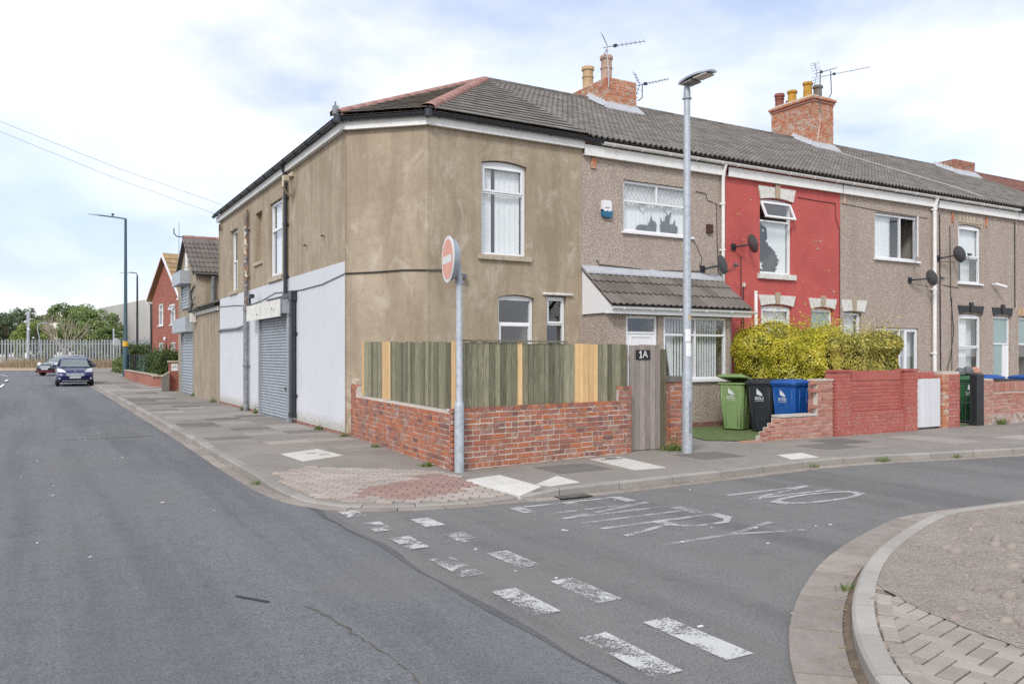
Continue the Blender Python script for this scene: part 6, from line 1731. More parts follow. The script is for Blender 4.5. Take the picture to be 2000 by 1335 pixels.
# ------------------------------------------------------------------ fittings on the fronts
def dish(label, wallp, ctr, r=.235, group='satellite dishes on the terrace', lnb=True):
    t = thing('satellite_dish', label, 'satellite dish', wallp, group)
    n = Vector((.92, -.25, .28)).normalized(); e1 = n.cross(Vector((0, 0, 1))).normalized(); e2 = e1.cross(n); c = Vector(ctr); m = MB(); N = 22
    m.v = [tuple(c)] ; ringsz = ((.35, .012), (.7, .035), (1.0, .065))
    for q, d in ringsz: m.v += [tuple(c + n * d + (e1 * math.cos(2 * math.pi * k / N) * .92 + e2 * math.sin(2 * math.pi * k / N)) * r * q) for k in range(N)]
    for k in range(N): m.f.append((0, 1 + k, 1 + (k + 1) % N))
    for s in range(2):
        for k in range(N): m.f.append((1 + s * N + k, 1 + s * N + N + k, 1 + s * N + N + (k + 1) % N, 1 + s * N + (k + 1) % N))
    m.a = [0] * len(m.f); m.build('reflector', 'dish_grey', t, smooth=True, fixn=False)
    w = Vector(wallp); m = MB(); m.tube([tuple(w), (w.x, w.y - .14, w.z), tuple(c - n * .04)], .022, 8); m.box(w.x - .07, w.x + .07, w.y - .02, w.y, w.z - .08, w.z + .08); m.build('wall_bracket', 'black_plastic', t)
    if lnb:
        a = c - e2 * r * .95 + n * .05; b = c + n * .42 - e2 * .10; m = MB(); m.tube([tuple(a), tuple(b)], .010, 6); m.build('arm', 'black_plastic', t)
        m = MB(); m.tube([tuple(b + n * .05 - e2 * .02), tuple(b - n * .06 + e2 * .03)], .035, 8); m.build('receiver_head', 'dish_grey', t)
        m = MB(); m.tube([tuple(b), tuple(b - Vector((.05, 0, .12))), tuple(c - n * .02 - Vector((.0, 0, .22))), tuple(w - Vector((0, .02, .1)))], .007, 5); m.build('cable', 'cable_black', t)
dish('satellite dish at the right end of the porch roof', (13.5, 14.37, 3.72), (13.82, 14.12, 3.80)); dish('satellite dish on the red painted wall', (14.5, 14.37, 4.3), (14.80, 14.1, 4.36), lnb=False)
dish('satellite dish beside the tall white downpipe', (21.35, 14.37, 3.82), (21.85, 14.08, 3.87)); dish('satellite dish overlapping the upper window above the black window heads', (22.7, 14.37, 4.52), (23.18, 14.08, 4.62), r=.25)
ab = thing('alarm_box', 'white and blue burglar alarm box on the pebbledash', 'alarm box', (10.69, 14.38, 4.7))
mb = MB(FT); mb.prism([(10.57, 4.82), (10.82, 4.82), (10.81, 5.03), (10.78, 5.06), (10.60, 5.06), (10.57, 5.03)], 0, .07); mb.build('case', 'label_white', ab)
mb = MB(FT); mb.prism([(10.57, 4.86), (10.57, 4.72), (10.60, 4.69), (10.79, 4.69), (10.82, 4.72), (10.82, 4.86), (10.76, 4.80), (10.695, 4.84), (10.63, 4.80)], 0, .075); mb.build('lower_cover', 'alarm_blue', ab)
mb = MB(FT)
for k in range(5): mb.box(10.625 + k * .03, 10.645 + k * .03, .07, .0715, 4.885, 4.91)
mb.build('lettering', 'sign_mark', ab)
sc = thing('security_camera', 'small white security camera under the upper window', 'camera', (25.5, 14.38, 3.85)); mb = MB(FT); mb.tube([(25.42, .02, 3.88), (25.5, .1, 3.87)], .02, 6); mb.build('bracket', 'label_white', sc); mb = MB(FT); mb.tube([(25.45, .1, 3.89), (25.75, .28, 3.79)], .042, 10); mb.build('camera_body', 'label_white', sc)
ls = thing('white_batten', 'white timber batten leaning against the red house beside the porch', 'timber', (14.7, 13.9, .1)); mb = MB(); mb.hexa([(14.60, 13.75, 2.2), (14.66, 13.75, 2.2), (14.66, 13.79, 2.2), (14.60, 13.79, 2.2), (14.97, 14.1, 3.25), (15.03, 14.1, 3.25), (15.03, 14.14, 3.25), (14.97, 14.14, 3.25)]); mb.hexa([(14.12, 13.3, .1), (14.18, 13.3, .1), (14.18, 13.34, .1), (14.12, 13.34, .1), (14.60, 13.75, 2.2), (14.66, 13.75, 2.2), (14.66, 13.79, 2.2), (14.60, 13.79, 2.2)]); mb.build('batten', 'white_paint', ls)

# --- roof aerials
def aerial(label, mast, boom0, boom1, n, el=.16, refl=True, pale=False, extra=None, vertical=False):
    t = thing('roof_aerial', label, 'aerial', mast[0], 'television aerials on the chimneys')
    m = MB(); m.tube(mast, .016, 8); m.build('mast', 'aerial_pale' if pale else 'aerial', t)
    a, b = Vector(boom0), Vector(boom1); d = (b - a).normalized(); side = d.cross(Vector((0, 0, 1))).normalized(); up = Vector((0, 0, 1))
    m = MB(); m.tube([tuple(a), tuple(b)], .010, 6); bo = m.build('boom', 'aerial', t)
    ax = up if vertical else (side * .8 + up * .25).normalized()
    for k in range(n):
        p = a.lerp(b, .25 + .75 * k / (n - 1)); m = MB(); m.tube([tuple(p - ax * el / 2), tuple(p + ax * el / 2)], .006, 5); m.build('element', 'aerial', bo)
    if refl:
        c = a.lerp(b, .12)
        for s in (1, -1):
            e = c + up * .36 * s - d * .16; m = MB(); m.tube([tuple(c), tuple(e)], .009, 5)
            for q in (.3, .55, .8, 1.0):
                p = c.lerp(e, q); m.tube([tuple(p - side * .17), tuple(p + side * .17)], .006, 5)
            m.build('reflector', 'aerial', bo)
    m = MB(); c = a.lerp(b, .3); m.box(c.x - .035, c.x + .035, c.y - .035, c.y + .035, c.z - .03, c.z + .04); m.build('junction', 'black_plastic', bo)
aerial('television aerial on a pale mast above the two tall pots', [(13.46, 17.96, 9.0), (13.46, 17.95, 9.45), (13.44, 17.97, 9.6), (13.43, 17.98, 10.13)], (13.36, 18.08, 10.10), (14.08, 17.2, 10.12), 8, pale=True)
aerial('small television aerial low on the right of the first chimney', [(14.5, 17.98, 8.8), (14.62, 17.95, 8.9), (14.62, 17.95, 9.28)], (14.52, 18.1, 9.25), (14.95, 17.25, 9.27), 9, el=.13)
aerial('long television aerial on a bent mast right of the tall chimney', [(22.74, 18.5, 9.2), (22.74, 18.5, 9.9), (23.1, 18.4, 10.5), (23.06, 18.4, 11.25)], (22.86, 18.7, 11.10), (23.55, 17.25, 11.12), 3, el=.07, refl=False)
aerial('old television aerial standing at the front corner of the tall chimney', [(21.98, 17.95, 9.6), (21.98, 17.94, 10.95)], (21.9, 18.1, 10.86), (23.1, 18.2, 11.3), 11, el=.07)

# --- overhead wires to the corner house
for lab, pts in (('upper overhead wire running to the corner house eaves', [(-6, 24.7, 9.75), (-2.5, 25.45, 8.45), (-.9, 25.8, 7.95), (2, 26.4, 7.15), (5.05, 27.0, 6.45)]), ('lower overhead wire running to the rear of the corner house', [(-6, 26.0, 9.85), (-2.5, 26.75, 8.5), (-.94, 27.1, 7.98), (2, 27.65, 7.1), (5.1, 28.3, 6.35)])):
    c = thing('overhead_wire', lab, 'wire', pts[-1], 'overhead wires'); m = MB(); m.tube(pts, .006, 5); m.build('wire', 'lamp_grey', c)
# ------------------------------------------------------------------ vegetation
from mathutils import noise as mnoise
def leaf_mesh(name, pos, nrm, size, mat, asp=1.9, rnd=None):
    n = len(pos)
    nr = nrm + rng.normal(0, .55, (n, 3)); nr /= np.linalg.norm(nr, axis=1)[:, None] + 1e-9
    a = np.cross(nr, rng.normal(0, 1, (n, 3))); a /= np.linalg.norm(a, axis=1)[:, None] + 1e-9
    b = np.cross(nr, a); s = (size * rng.uniform(.6, 1.35, n))[:, None]
    v = np.empty((n, 4, 3)); v[:, 0] = pos - a * s * asp / 2; v[:, 1] = pos + b * s / 2; v[:, 2] = pos + a * s * asp / 2; v[:, 3] = pos - b * s / 2
    me = bpy.data.meshes.new(name)
    me.vertices.add(4 * n); me.vertices.foreach_set('co', v.reshape(-1))
    me.loops.add(4 * n); me.loops.foreach_set('vertex_index', np.arange(4 * n, dtype=np.int32))
    me.polygons.add(n); me.polygons.foreach_set('loop_start', np.arange(0, 4 * n, 4, dtype=np.int32)); me.polygons.foreach_set('loop_total', np.full(n, 4, dtype=np.int32))
    me.update(calc_edges=True); me.validate()
    at = me.attributes.new('rnd', 'FLOAT', 'FACE'); at.data.foreach_set('value', (rng.uniform(0, 1, n) if rnd is None else rnd).astype(np.float32))
    me.materials.append(M[mat]); return me
def nz(p, f): return mnoise.fractal(Vector(p) * f, 1.0, 2.0, 3)
def hedge_points(bx, n, amp=.16, f=1.5, deep=.22, rnd_r=.28):
    x0, x1, y0, y1, z0, z1 = bx; dx, dy, dz = x1 - x0, y1 - y0, z1 - z0
    A = np.array([dy * dz, dy * dz, dx * dz, dx * dz, dx * dy]); fc = rng.choice(5, n, p=A / A.sum())
    P = rng.uniform(0, 1, (n, 3)) * (dx, dy, dz) + (x0, y0, z0); N = np.zeros((n, 3))
    for k, (ax, v, s) in enumerate(((0, x0, -1), (0, x1, 1), (1, y0, -1), (1, y1, 1), (2, z1, 1))):
        m = fc == k; P[m, ax] = v; N[m, ax] = s
    c = np.array([(x0 + x1) / 2, (y0 + y1) / 2, (z0 + z1) / 2]); h = np.array([dx, dy, dz]) / 2
    # round the upper edges
    q = (P - c); lim = h - rnd_r; lim = np.maximum(lim, .05); core = np.clip(q, -lim, lim); core[:, 2] = np.minimum(np.clip(q[:, 2], -h[2], lim[2]), lim[2]); d = q - core
    L = np.linalg.norm(d, axis=1); m = L > rnd_r; d[m] = d[m] / L[m][:, None] * rnd_r; P = c + core + d
    Nn = d / (np.linalg.norm(d, axis=1)[:, None] + 1e-6); N = np.where(np.linalg.norm(d, axis=1)[:, None] > .05, Nn, N)
    disp = np.array([nz(p, f) for p in P]) * amp - rng.exponential(deep * .35, n).clip(0, deep * 2)
    # upright shoots on top
    P = P + N * disp[:, None]; up = (N[:, 2] > .5) & (rng.uniform(0, 1, n) < .22); P[up, 2] += rng.exponential(.12, up.sum())
    N[:, 2] += .3
    return P, N
def hedge(name, label, cat, boxes, n, size, mat, amp=.16, core=True, loc=None, deep=.22, rnd_r=.28, group=None, f=1.5):
    t = thing(name, label, cat, loc or ((boxes[0][0] + boxes[0][1]) / 2, (boxes[0][2] + boxes[0][3]) / 2, boxes[0][4]), group)
    vol = [((b[1] - b[0]) + (b[3] - b[2])) * (b[5] - b[4]) for b in boxes]; PP, NN = [], []
    for b, v in zip(boxes, vol):
        p, q = hedge_points(b, int(n * v / sum(vol)), amp, f, deep, rnd_r); PP.append(p); NN.append(q)
    P = np.vstack(PP); N = np.vstack(NN)
    cl = np.array([nz(p, 2.2) for p in P]); r = np.clip(.48 + .65 * cl + rng.normal(0, .2, len(P)), 0, .999)
    L = Vector(WLOC[t]); me = leaf_mesh('foliage', P - np.array(L), N, size, mat, rnd=r); place('foliage', me, L, t)
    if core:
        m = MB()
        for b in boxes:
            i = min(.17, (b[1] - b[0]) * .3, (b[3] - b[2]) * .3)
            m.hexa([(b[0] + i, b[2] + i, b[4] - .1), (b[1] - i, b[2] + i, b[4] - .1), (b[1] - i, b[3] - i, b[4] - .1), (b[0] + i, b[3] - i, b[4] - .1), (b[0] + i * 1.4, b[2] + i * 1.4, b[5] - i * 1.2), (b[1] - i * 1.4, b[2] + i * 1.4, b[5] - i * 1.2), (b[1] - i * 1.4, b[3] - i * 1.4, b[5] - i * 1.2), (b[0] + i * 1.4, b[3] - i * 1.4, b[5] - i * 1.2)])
        m.build('light_stop_core', 'dark_filler', t)  # solid dark core added to stop light passing through the leaves
    return t
hedge('privet_hedge', 'bright yellow privet hedge beside the porch behind the wheelie bins', 'hedge', [(13.72, 15.0, 11.35, 13.75, .1, 2.24)], 64000, .028, 'leaf_privet', amp=.31, deep=.14, f=.95, group='privet hedges')
hedge('privet_hedge', 'duller yellow privet hedge growing above the red painted wall', 'hedge', [(13.95, 16.25, 10.95, 12.0, .1, 2.08)], 58000, .026, 'leaf_privet_dull', amp=.25, deep=.13, f=1.0, group='privet hedges')
def tuft(label, x, y, z, h, n, mat='leaf_weed', name='weed', broad=False, spread=.10, group='weeds along the walls and kerbs'):
    t = thing(name, label, 'weed', (x, y, z), group)
    if broad:       # small rounded leaves on short stems
        k = n * 5; P = rng.normal(0, 1, (k, 3)) * (spread * .55, spread * .55, h * .32); P[:, 2] = np.abs(P[:, 2]) + .005; P[:, 2] *= np.exp(-(P[:, 0] ** 2 + P[:, 1] ** 2) / spread ** 2)
        N = P * 2 + (0, 0, .6); place('leaves', leaf_mesh('leaves', P, N, .024, mat, 1.5), (x, y, z), t)
        m = MB()
        for q in range(8): m.tube([(x, y, z - .01), tuple(Vector((x, y, z)) + Vector(P[q]))], .003, 4)
        m.build('stems', mat, t); return t
    m = MB()
    for k in range(n * 2):
        a = random.uniform(0, 2 * math.pi); l = h * random.uniform(.4, 1.1); o = random.uniform(0, spread); w = .004
        b = Vector((x + math.cos(a) * o, y + math.sin(a) * o * .5, z)); tip = b + Vector((math.cos(a) * l * .5, math.sin(a) * l * .4, l)); mid = (b + tip) / 2 + Vector((0, 0, l * .12)); s = Vector((-math.sin(a), math.cos(a), 0)) * w; m.av = random.random()
        m.poly([b - s * .6, b + s * .6, mid + s, mid - s]); m.poly([mid - s, mid + s, tip])
    m.build('leaves', mat, t, attr=True, fixn=False); return t
random.seed(77)
tuft('weed clump at the foot of the pale wall near its corner', 5.16, 17.1, .1, .20, 40, broad=True)
tuft('weed at the foot of the soil pipe', 5.08, 24.2, .1, .28, 40, broad=True); tuft('tall weed left of the roller shutter', 5.12, 22.75, .1, .45, 40, broad=True); tuft('weed at the end of the tan annexe wall', 5.1, 29.0, .1, .35, 34, broad=True)
tuft('small weed on the pavement edge where wall and flank meet', 5.18, 15.45, .1, .12, 26, broad=True); tuft('weed at the base of the corner wall left face', 5.05, 13.4, .1, .10, 26, broad=True); tuft('leafy weed at the foot of the corner wall near the sign', 4.83, 10.75, .1, .15, 24, broad=True)
tuft('bushy weed between the gate post and the brick pillar', 9.2, 10.45, .1, .30, 110, broad=True, spread=.2)
tuft('weed in the channel at the dropped kerb', 2.46, 10.9, .01, .07, 20); tuft('grass tuft at the kerb below the slab', 10.05, 8.3, .02, .075, 22); tuft('bright grass tuft at the kerb opposite the red wall', 11.5, 8.2, .02, .09, 34, spread=.15); tuft('grass tuft at the kerb near the right edge', 13.0, 7.9, .02, .075, 22)
tuft('weed in the silt by the grey island kerb', 5.0, 3.86, .02, .045, 18); tuft('grass tuft at the foot of the right brick wall', 19.1, 10.55, .11, .16, 60, spread=.2); tuft('weed beside the second shutter', 5.2, 33.6, .1, .35, 40, broad=True)
m = MB(); random.seed(41)
for k in range(900):
    t_ = random.random()
    if t_ < .55: x = random.uniform(5.6, 14); i = min(range(len(KP)), key=lambda j: abs(KP[j][0] - x) + (0 if KP[j][1] < 9 else 99)); y = KP[i][1] - abs(random.gauss(0, .05)) - .01
    else:
        q = random.choice([p for p in nearI if p.x < 8]); n_ = Vector((0, 0)); y = q.y + random.gauss(.06, .03); x = q.x - random.gauss(.05, .03)
    a = random.uniform(0, 6.3); l = random.uniform(.02, .07); m.av = random.random()
    m.poly([(x, y, .02), (x + .006, y + .004, .024), (x + math.cos(a) * l, y + math.sin(a) * l, .03)])
tag(m.build('dry_grass_litter', 'straw', attr=True, fixn=False), 'dry straw-coloured grass litter along the kerb channels', 'dry grass', kind='stuff')

def tree(name, label, x, y, z0, h, rx, mat, n, size, tr=.14, group='trees beyond the palisade fence', low=.25, squash=1.0):
    t = thing(name, label, 'tree', (x, y, z0), group)
    m = MB(); m.tube([(x, y, z0 - .2), (x + .1, y, z0 + h * .25), (x - .05, y, z0 + h * .5), (x, y, z0 + h * .8)], [tr, tr * .8, tr * .55, tr * .15], 7); m.build('trunk', 'bark', t)
    C_, W_ = [], []
    for k in range(46):
        a = random.uniform(0, 2 * math.pi); s = random.uniform(-1, 1); r = random.uniform(.35, 1) ** .5
        cz = z0 + h * (low + (1 - low) * .5) + s * h * (1 - low) * .47; rr = rx * math.sqrt(max(0.05, 1 - s * s * .9)) * r
        C_.append((x + math.cos(a) * rr, y + math.sin(a) * rr * squash, cz)); W_.append(random.uniform(.6, 1.2))
    m = MB()
    for c in C_[:14]: m.tube([(x, y, z0 + h * random.uniform(.2, .5)), tuple((Vector(c) + Vector((x, y, c[2]))) / 2), c], [tr * .35, tr * .2, tr * .06], 5)
    m.build('limbs', 'bark', t)
    idx = rng.integers(0, len(C_), n); C_ = np.array(C_); W_ = np.array(W_)
    d = rng.normal(0, 1, (n, 3)); d /= np.linalg.norm(d, axis=1)[:, None]; rad = (rx * .30 * W_[idx])[:, None] * rng.uniform(.4, 1.08, (n, 1)) ** .6
    P = C_[idx] + d * rad * (1, 1, .8); N = d + (0, 0, .4)
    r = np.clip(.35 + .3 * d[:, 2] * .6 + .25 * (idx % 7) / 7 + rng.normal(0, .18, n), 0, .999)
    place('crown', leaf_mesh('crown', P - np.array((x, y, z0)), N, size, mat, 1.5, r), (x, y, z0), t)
def along(px_, depth):      # ground position seen at an image column (1000 = middle) and distance
    a = (px_ - 1000) / 1595; th = R(30.1)
    return (depth * (math.sin(th) + a * math.cos(th)), depth * (math.cos(th) - a * math.sin(th)))
random.seed(19)
x, y = along(12, 92); tree('dark_tree', 'dark grey-green tree at the left edge beyond the fence', x, y, .5, 5.6, 2.6, 'leaf_dark', 9000, .16)
x, y = along(-30, 100); tree('dark_tree', 'dark tree cut by the left frame edge behind the others', x, y, .5, 5.4, 3, 'leaf_dark', 6000, .18)
x, y = along(52, 98); tree('dark_tree', 'taller dark tree behind the camera mast', x, y, .5, 6.6, 2.6, 'leaf_dark', 8000, .17)
x, y = along(68, 88); tree('green_tree', 'light green bushy tree right of the camera mast', x, y, .5, 4.6, 2.2, 'leaf_light', 8000, .14, low=.1)
x, y = along(128, 96); tree('green_tree', 'tall green tree behind the bare pale tree', x, y, .5, 7.0, 2.2, 'leaf_green', 10000, .15)
x, y = along(178, 92); tree('green_tree', 'broad green tree in front of the grey warehouse', x, y, .5, 6.6, 3.1, 'leaf_green', 17000, .15, low=.08)
x, y = along(212, 86); tree('green_tree', 'low green bush at the right end of the tree row', x, y, .5, 4.0, 1.6, 'leaf_green', 6000, .14, low=.05)
x, y = along(124, 84); dt = thing('bare_tree', 'bare pale dead tree with many thin upright branches', 'tree', (x, y, .5))
m = MB(); m.tube([(x, y, .4), (x + .05, y, 1.6), (x, y, 2.4)], [.16, .13, .10], 7); m.build('trunk', 'bark_pale', dt); m = MB()
def branch(p, d, l, r, g):
    q = p + d * l * .5 + Vector((random.uniform(-1, 1), random.uniform(-1, 1), .3)) * l * .06; e = p + d * l
    m.tube([tuple(p), tuple(q), tuple(e)], [r, r * .8, r * .55], 5, False)
    if g > 0:
        for _ in range(3): branch(e if random.random() < .6 else q, (d + Vector((random.gauss(0, .33), random.gauss(0, .33), .22))).normalized(), l * random.uniform(.6, .85), r * .58, g - 1)
for k in range(8): branch(Vector((x, y, random.uniform(1.6, 2.4))), Vector((random.gauss(0, .45), random.gauss(0, .4), 1)).normalized(), 1.55, .055, 3)
m.build('branches', 'bark_pale', dt)

# ------------------------------------------------------------------ far end of the main road
m = MB()
V0 = [(-14, 84, .37), (0, 82, .36), (6, 78, .33), (9.5, 72, .28)]; V1 = [(-14, 99, .6), (-3, 94, .6), (7, 88, .6), (10.5, 79, .5)]; V2 = [(-40, 260, .9), (-20, 260, .9), (20, 260, .9), (60, 260, .9)]
for a, b in ((V0, V1), (V1, V2)):
    for k in range(3): m.poly([a[k], a[k + 1], b[k + 1], b[k]])
struct(m, 'verge', 'dry_grass', fixn=False)
pf = thing('palisade_fence', 'grey steel palisade fence across the far end of the road', 'fence', (2, 89, .5))
PA, PB, PC = Vector((-7, 94.2)), Vector((6.96, 86.1)), Vector((10.2, 78.6))
def pale_mesh():
    mb = MB(); w = .075; h = 2.75
    mb.prism([(-w, 0), (w, 0), (w, h - .16), (w * .4, h), (0, h - .07), (-w * .4, h), (-w, h - .16)], -.02, .02); return mb.mesh('pale', 'galv_dark', (0, 0, 0))
pme = pale_mesh()
for A, B in ((PA, PB), (PB, PC)):
    L = (B - A).length; n = int(L / .285); an = math.atan2(B.y - A.y, B.x - A.x)
    for k in range(n):
        p = A.lerp(B, k / n); place('pale', pme, (p.x, p.y, .45), pf, rot=(0, 0, an))
    for z in (.9, 2.7):
        mb = MB(); mb.tube([(A.x, A.y + .05, .45 + z - .4), (B.x, B.y + .05, .45 + z - .4)], .035, 4); mb.build('rail', 'galv', pf)
m = MB(); random.seed(23)
for k in range(4200):
    t_ = random.random(); p = Vector((-6, 92.6)).lerp(Vector((7.4, 84.4)), t_); p += Vector((random.gauss(0, .25), random.gauss(-.1, .45))); hh = (.75 if t_ > .25 else .5) * random.uniform(.5, 1.5); m.av = random.random(); s = .03
    m.poly([(p.x - s, p.y, .42), (p.x + s, p.y, .42), (p.x + random.gauss(0, .12), p.y, .42 + hh)])
tag(m.build('dry_grass', 'straw', attr=True, fixn=False), 'tall dry grass along the foot of the palisade fence', 'dry grass', kind='stuff')
x, y = along(55, 77); cm = thing('camera_mast', 'grey steel camera mast standing behind the palisade fence', 'mast', (x, y, .4)); m = MB(); m.tube([(x, y, .3), (x, y, 5.75)], .12, 10); m.build('pole', 'galv', cm); m = MB(); m.box(x - .13, x + .13, y - .14, y + .12, 4.4, 5.8); m.build('cabinet', 'galv', cm); m = MB(); m.box(x - .35, x - .12, y - .2, y, 4.75, 4.9); m.tube([(x, y, 4.1), (x + .1, y, 4.2)], .16, 8); m.build('camera_head', 'label_white', cm); m = MB(); m.box(x - .28, x - .08, y - .16, y - .1, 1.4, 1.9); m.build('control_box', 'label_white', cm)
x, y = along(75, 80); lb2 = thing('lamp_post', 'small curved lamp post among the trees beyond the fence', 'lamp post', (x, y, .5)); m = MB(); m.tube([(x + .25, y, .5), (x + .1, y, 3.2), (x - .1, y, 4.4), (x, y, 4.75), (x + .45, y, 4.85)], .05, 6); m.build('column', 'galv', lb2); m = MB(); m.box(x + .35, x + .8, y - .08, y + .08, 4.8, 4.9); m.build('lantern', 'lamp_grey', lb2)
x, y = along(222, 73); pp_ = thing('steel_post', 'thin pale steel post at the right end of the palisade fence', 'post', (x, y, .2)); m = MB(); m.tube([(x, y, .1), (x, y, 4.05)], .07, 8); m.build('post', 'galv', pp_)
x, y = along(227, 66); rs = thing('road_sign', 'pale round sign seen from behind near the far hedge', 'road sign', (x, y, .1)); m = MB(); m.tube([(x, y, .1), (x, y, 2.7)], .04, 8); m.build('post', 'galv_dark', rs); m = MB(); m.tube([(x, y - .05, 2.75), (x + .02, y - .07, 2.75)], .33, 18); m.build('plate', 'label_white', rs)

def far_lamp(label, x, y, z, h, r, arm, mat):
    t = thing('lamp_post', label, 'lamp post', (x, y, z)); m = MB(); m.lathe((x, y, z), [(r * 1.5, 0), (r * 1.5, 1.9), (r, 2.1), (r * .62, h)], 14); m.build('column', mat, t, smooth=True, sharp=40)
    m = MB(); m.tube([(x, y, z + h - .1), (x, y, z + h)] + arm, r * .38, 7); m.build('arm', mat, t)
    a, b = Vector(arm[-2]), Vector(arm[-1]); d = (b - a).normalized(); m = MB(); e = b + d * .75; m.hexa([tuple(b + Vector((0, -.12, -.04))), tuple(e + Vector((0, -.08, -.02))), tuple(e + Vector((0, .08, -.02))), tuple(b + Vector((0, .12, -.04))), tuple(b + Vector((0, -.1, .06))), tuple(e + Vector((0, -.05, .02))), tuple(e + Vector((0, .05, .02))), tuple(b + Vector((0, .1, .06)))]); m.build('lantern', 'lamp_grey', t); return t
fl = far_lamp('tall green lamp post with a long arm over the main road', 5.2, 62.2, .1, 11.0, .13, [(4.6, 62.5, 11.2), (3.6, 63.1, 11.35)], 'column_green')
m = MB(); m.lathe((5.2, 62.2, 2.1), [(.17, .2), (.17, .55)], 12); m.build('yellow_band', 'label_yellow', fl); m = MB(); m.box(4.35, 4.5, 62.5, 62.6, 11.3, 11.45); m.build('sensor', 'cable_black', fl)
far_lamp('shorter dark lamp post with a hooked arm beyond the tall one', 6.9, 72.3, .2, 7.9, .10, [(6.85, 72.3, 8.3), (6.55, 72.4, 8.35), (6.35, 72.45, 8.34)], 'stone_black')

# --- warehouse
wh = thing('warehouse', 'pale grey corrugated warehouse behind the trees', 'building', (8.7, 102, .3))
A, B = Vector((6.6, 115.5)), Vector((10.6, 90)); D_ = (B - A); L = D_.length; D_.normalize(); N_ = Vector((-D_.y, D_.x)); N_ = N_ if N_.x < 0 else -N_; m = MB(); n = 180; pts = []
for k in range(n + 1):
    p = A + D_ * L * k / n + N_ * (.05 if (k // 2) % 2 else 0); pts.append(p)
for p, q in zip(pts, pts[1:]): m.poly([(p.x, p.y, 0), (q.x, q.y, 0), (q.x, q.y, 7.6), (p.x, p.y, 7.6)])
m.build('cladding', 'warehouse', wh, fixn=False); m = MB(); E_ = Vector((26, 0)); m.poly([(A.x, A.y, 7.6), (B.x, B.y, 7.6), (B.x + 24, B.y + 4, 9), (A.x + 24, A.y + 4, 9)]); m.poly([(B.x, B.y, 0), (B.x + 24, B.y + 4, 0), (B.x + 24, B.y + 4, 9), (B.x, B.y, 7.6)]); m.build('roof', 'warehouse', wh, fixn=False)

# --- single-storey annexe behind the corner house
an = thing('annexe', 'single storey tan rendered annexe between the corner house and the gabled shop', 'building', (5.22, 31, 0))
wall(an, FL, 28.42, 33.8, .02, 3.36, [], 'render_far')
m = MB(); m.poly([(5.02, 28.42, 3.42), (5.02, 33.85, 3.42), (7.2, 33.85, 4.3), (7.2, 28.42, 4.3)]); rf = m.build('roof', 'tile_grey', an, fixn=False)
for k in range(6):
    s = k * .38; place('tile_course', (lambda mb: (mb.box(-2.7, 2.7, -.2, .2, -.01, .02), mb.mesh('tile_course', 'tile_grey', (0, 0, 0)))[1])(MB()), (5.15 + s * .93, 31.13, 3.48 + s * .375), rf, quat=Quaternion((0, 0, 1), R(-90)) @ Quaternion((1, 0, 0), R(18)))
gutter(an, FL, 28.45, 33.9, .14, 3.40, 'black_plastic', step=1.2); fascia(an, FL, 28.45, 33.8, 3.2, 3.34, 'stone_white', d=.06)
m = MB(FL); m.box(33.0, 33.35, .02, .2, 2.95, 3.3); m.build('hopper', 'stone_white', an)
# --- gabled shop
gs = thing('gabled_shop', 'narrow tan gabled shop with two steel roller shutters', 'building', (5.35, 36, 0)); FS = Fr((5.35, 0), (0, 1), (-1, 0)); y0, y1, ya = 33.85, 38.7, 36.3
m = MB(FS); m.poly([(y0, 0, .02), (y1, 0, .02), (y1, 0, 4.95), (ya, 0, 6.55), (y0, 0, 4.95)]); m.build('wall', 'render_far', gs, fixn=False)
m = MB(); m.poly([(5.35, y0, .02), (12, y0, .02), (12, y0, 4.95), (5.35, y0, 4.95)]); m.build('wall', 'render_far', gs, fixn=False); m = MB(); m.poly([(5.35, y1, .02), (12, y1, .02), (12, y1, 4.95), (5.35, y1, 4.95)]); m.build('wall', 'render_far', gs, fixn=False)
m = MB(); e = .12
for s0, s1 in ((y0 - .15, ya), (y1 + .15, ya)): m.hexa([(5.22, s0, 4.86), (12, s0, 4.86), (12, s1, 6.56), (5.22, s1, 6.56), (5.22, s0, 4.94), (12, s0, 4.94), (12, s1, 6.64), (5.22, s1, 6.64)])
rf = m.build('roof', 'tile_brown', gs); pt = math.atan2(1.7, ya - y0 + .15); TB2 = roman_tile('tile_brown', .33, .5, .04)
for r in range(7):
    for k in range(14):
        s = r * .405
        if s > 2.8: continue
        place('roof_tile', TB2, (5.3 + k * .33, y0 - .17 + s * math.cos(pt), 4.95 + s * math.sin(pt)), rf, rot=(pt - R(4), 0, random.uniform(-.012, .012)))
for k in range(12): place('ridge_tile', RIDGE['hip_red'], (5.2 + k * .44, ya, 6.62), rf)
m = MB(FS); m.prism([(y0 - .16, 4.80), (y0 - .16, 4.92), (ya, 6.62), (ya, 6.48)], .12, .16); m.prism([(y1 + .16, 4.80), (y1 + .16, 4.92), (ya, 6.62), (ya, 6.48)], .12, .16); m.build('bargeboard', 'stone_black', gs)
Fside = Fr((0, y0), (1, 0), (0, -1)); gutter(gs, Fside, 5.3, 11, .16, 4.86, 'black_plastic', step=1.5); pipe(gs, Fside, [(5.95, .16, 4.8), (5.95, .08, 4.65), (5.95, .08, 3.5)], .07, 'grey_pipe')
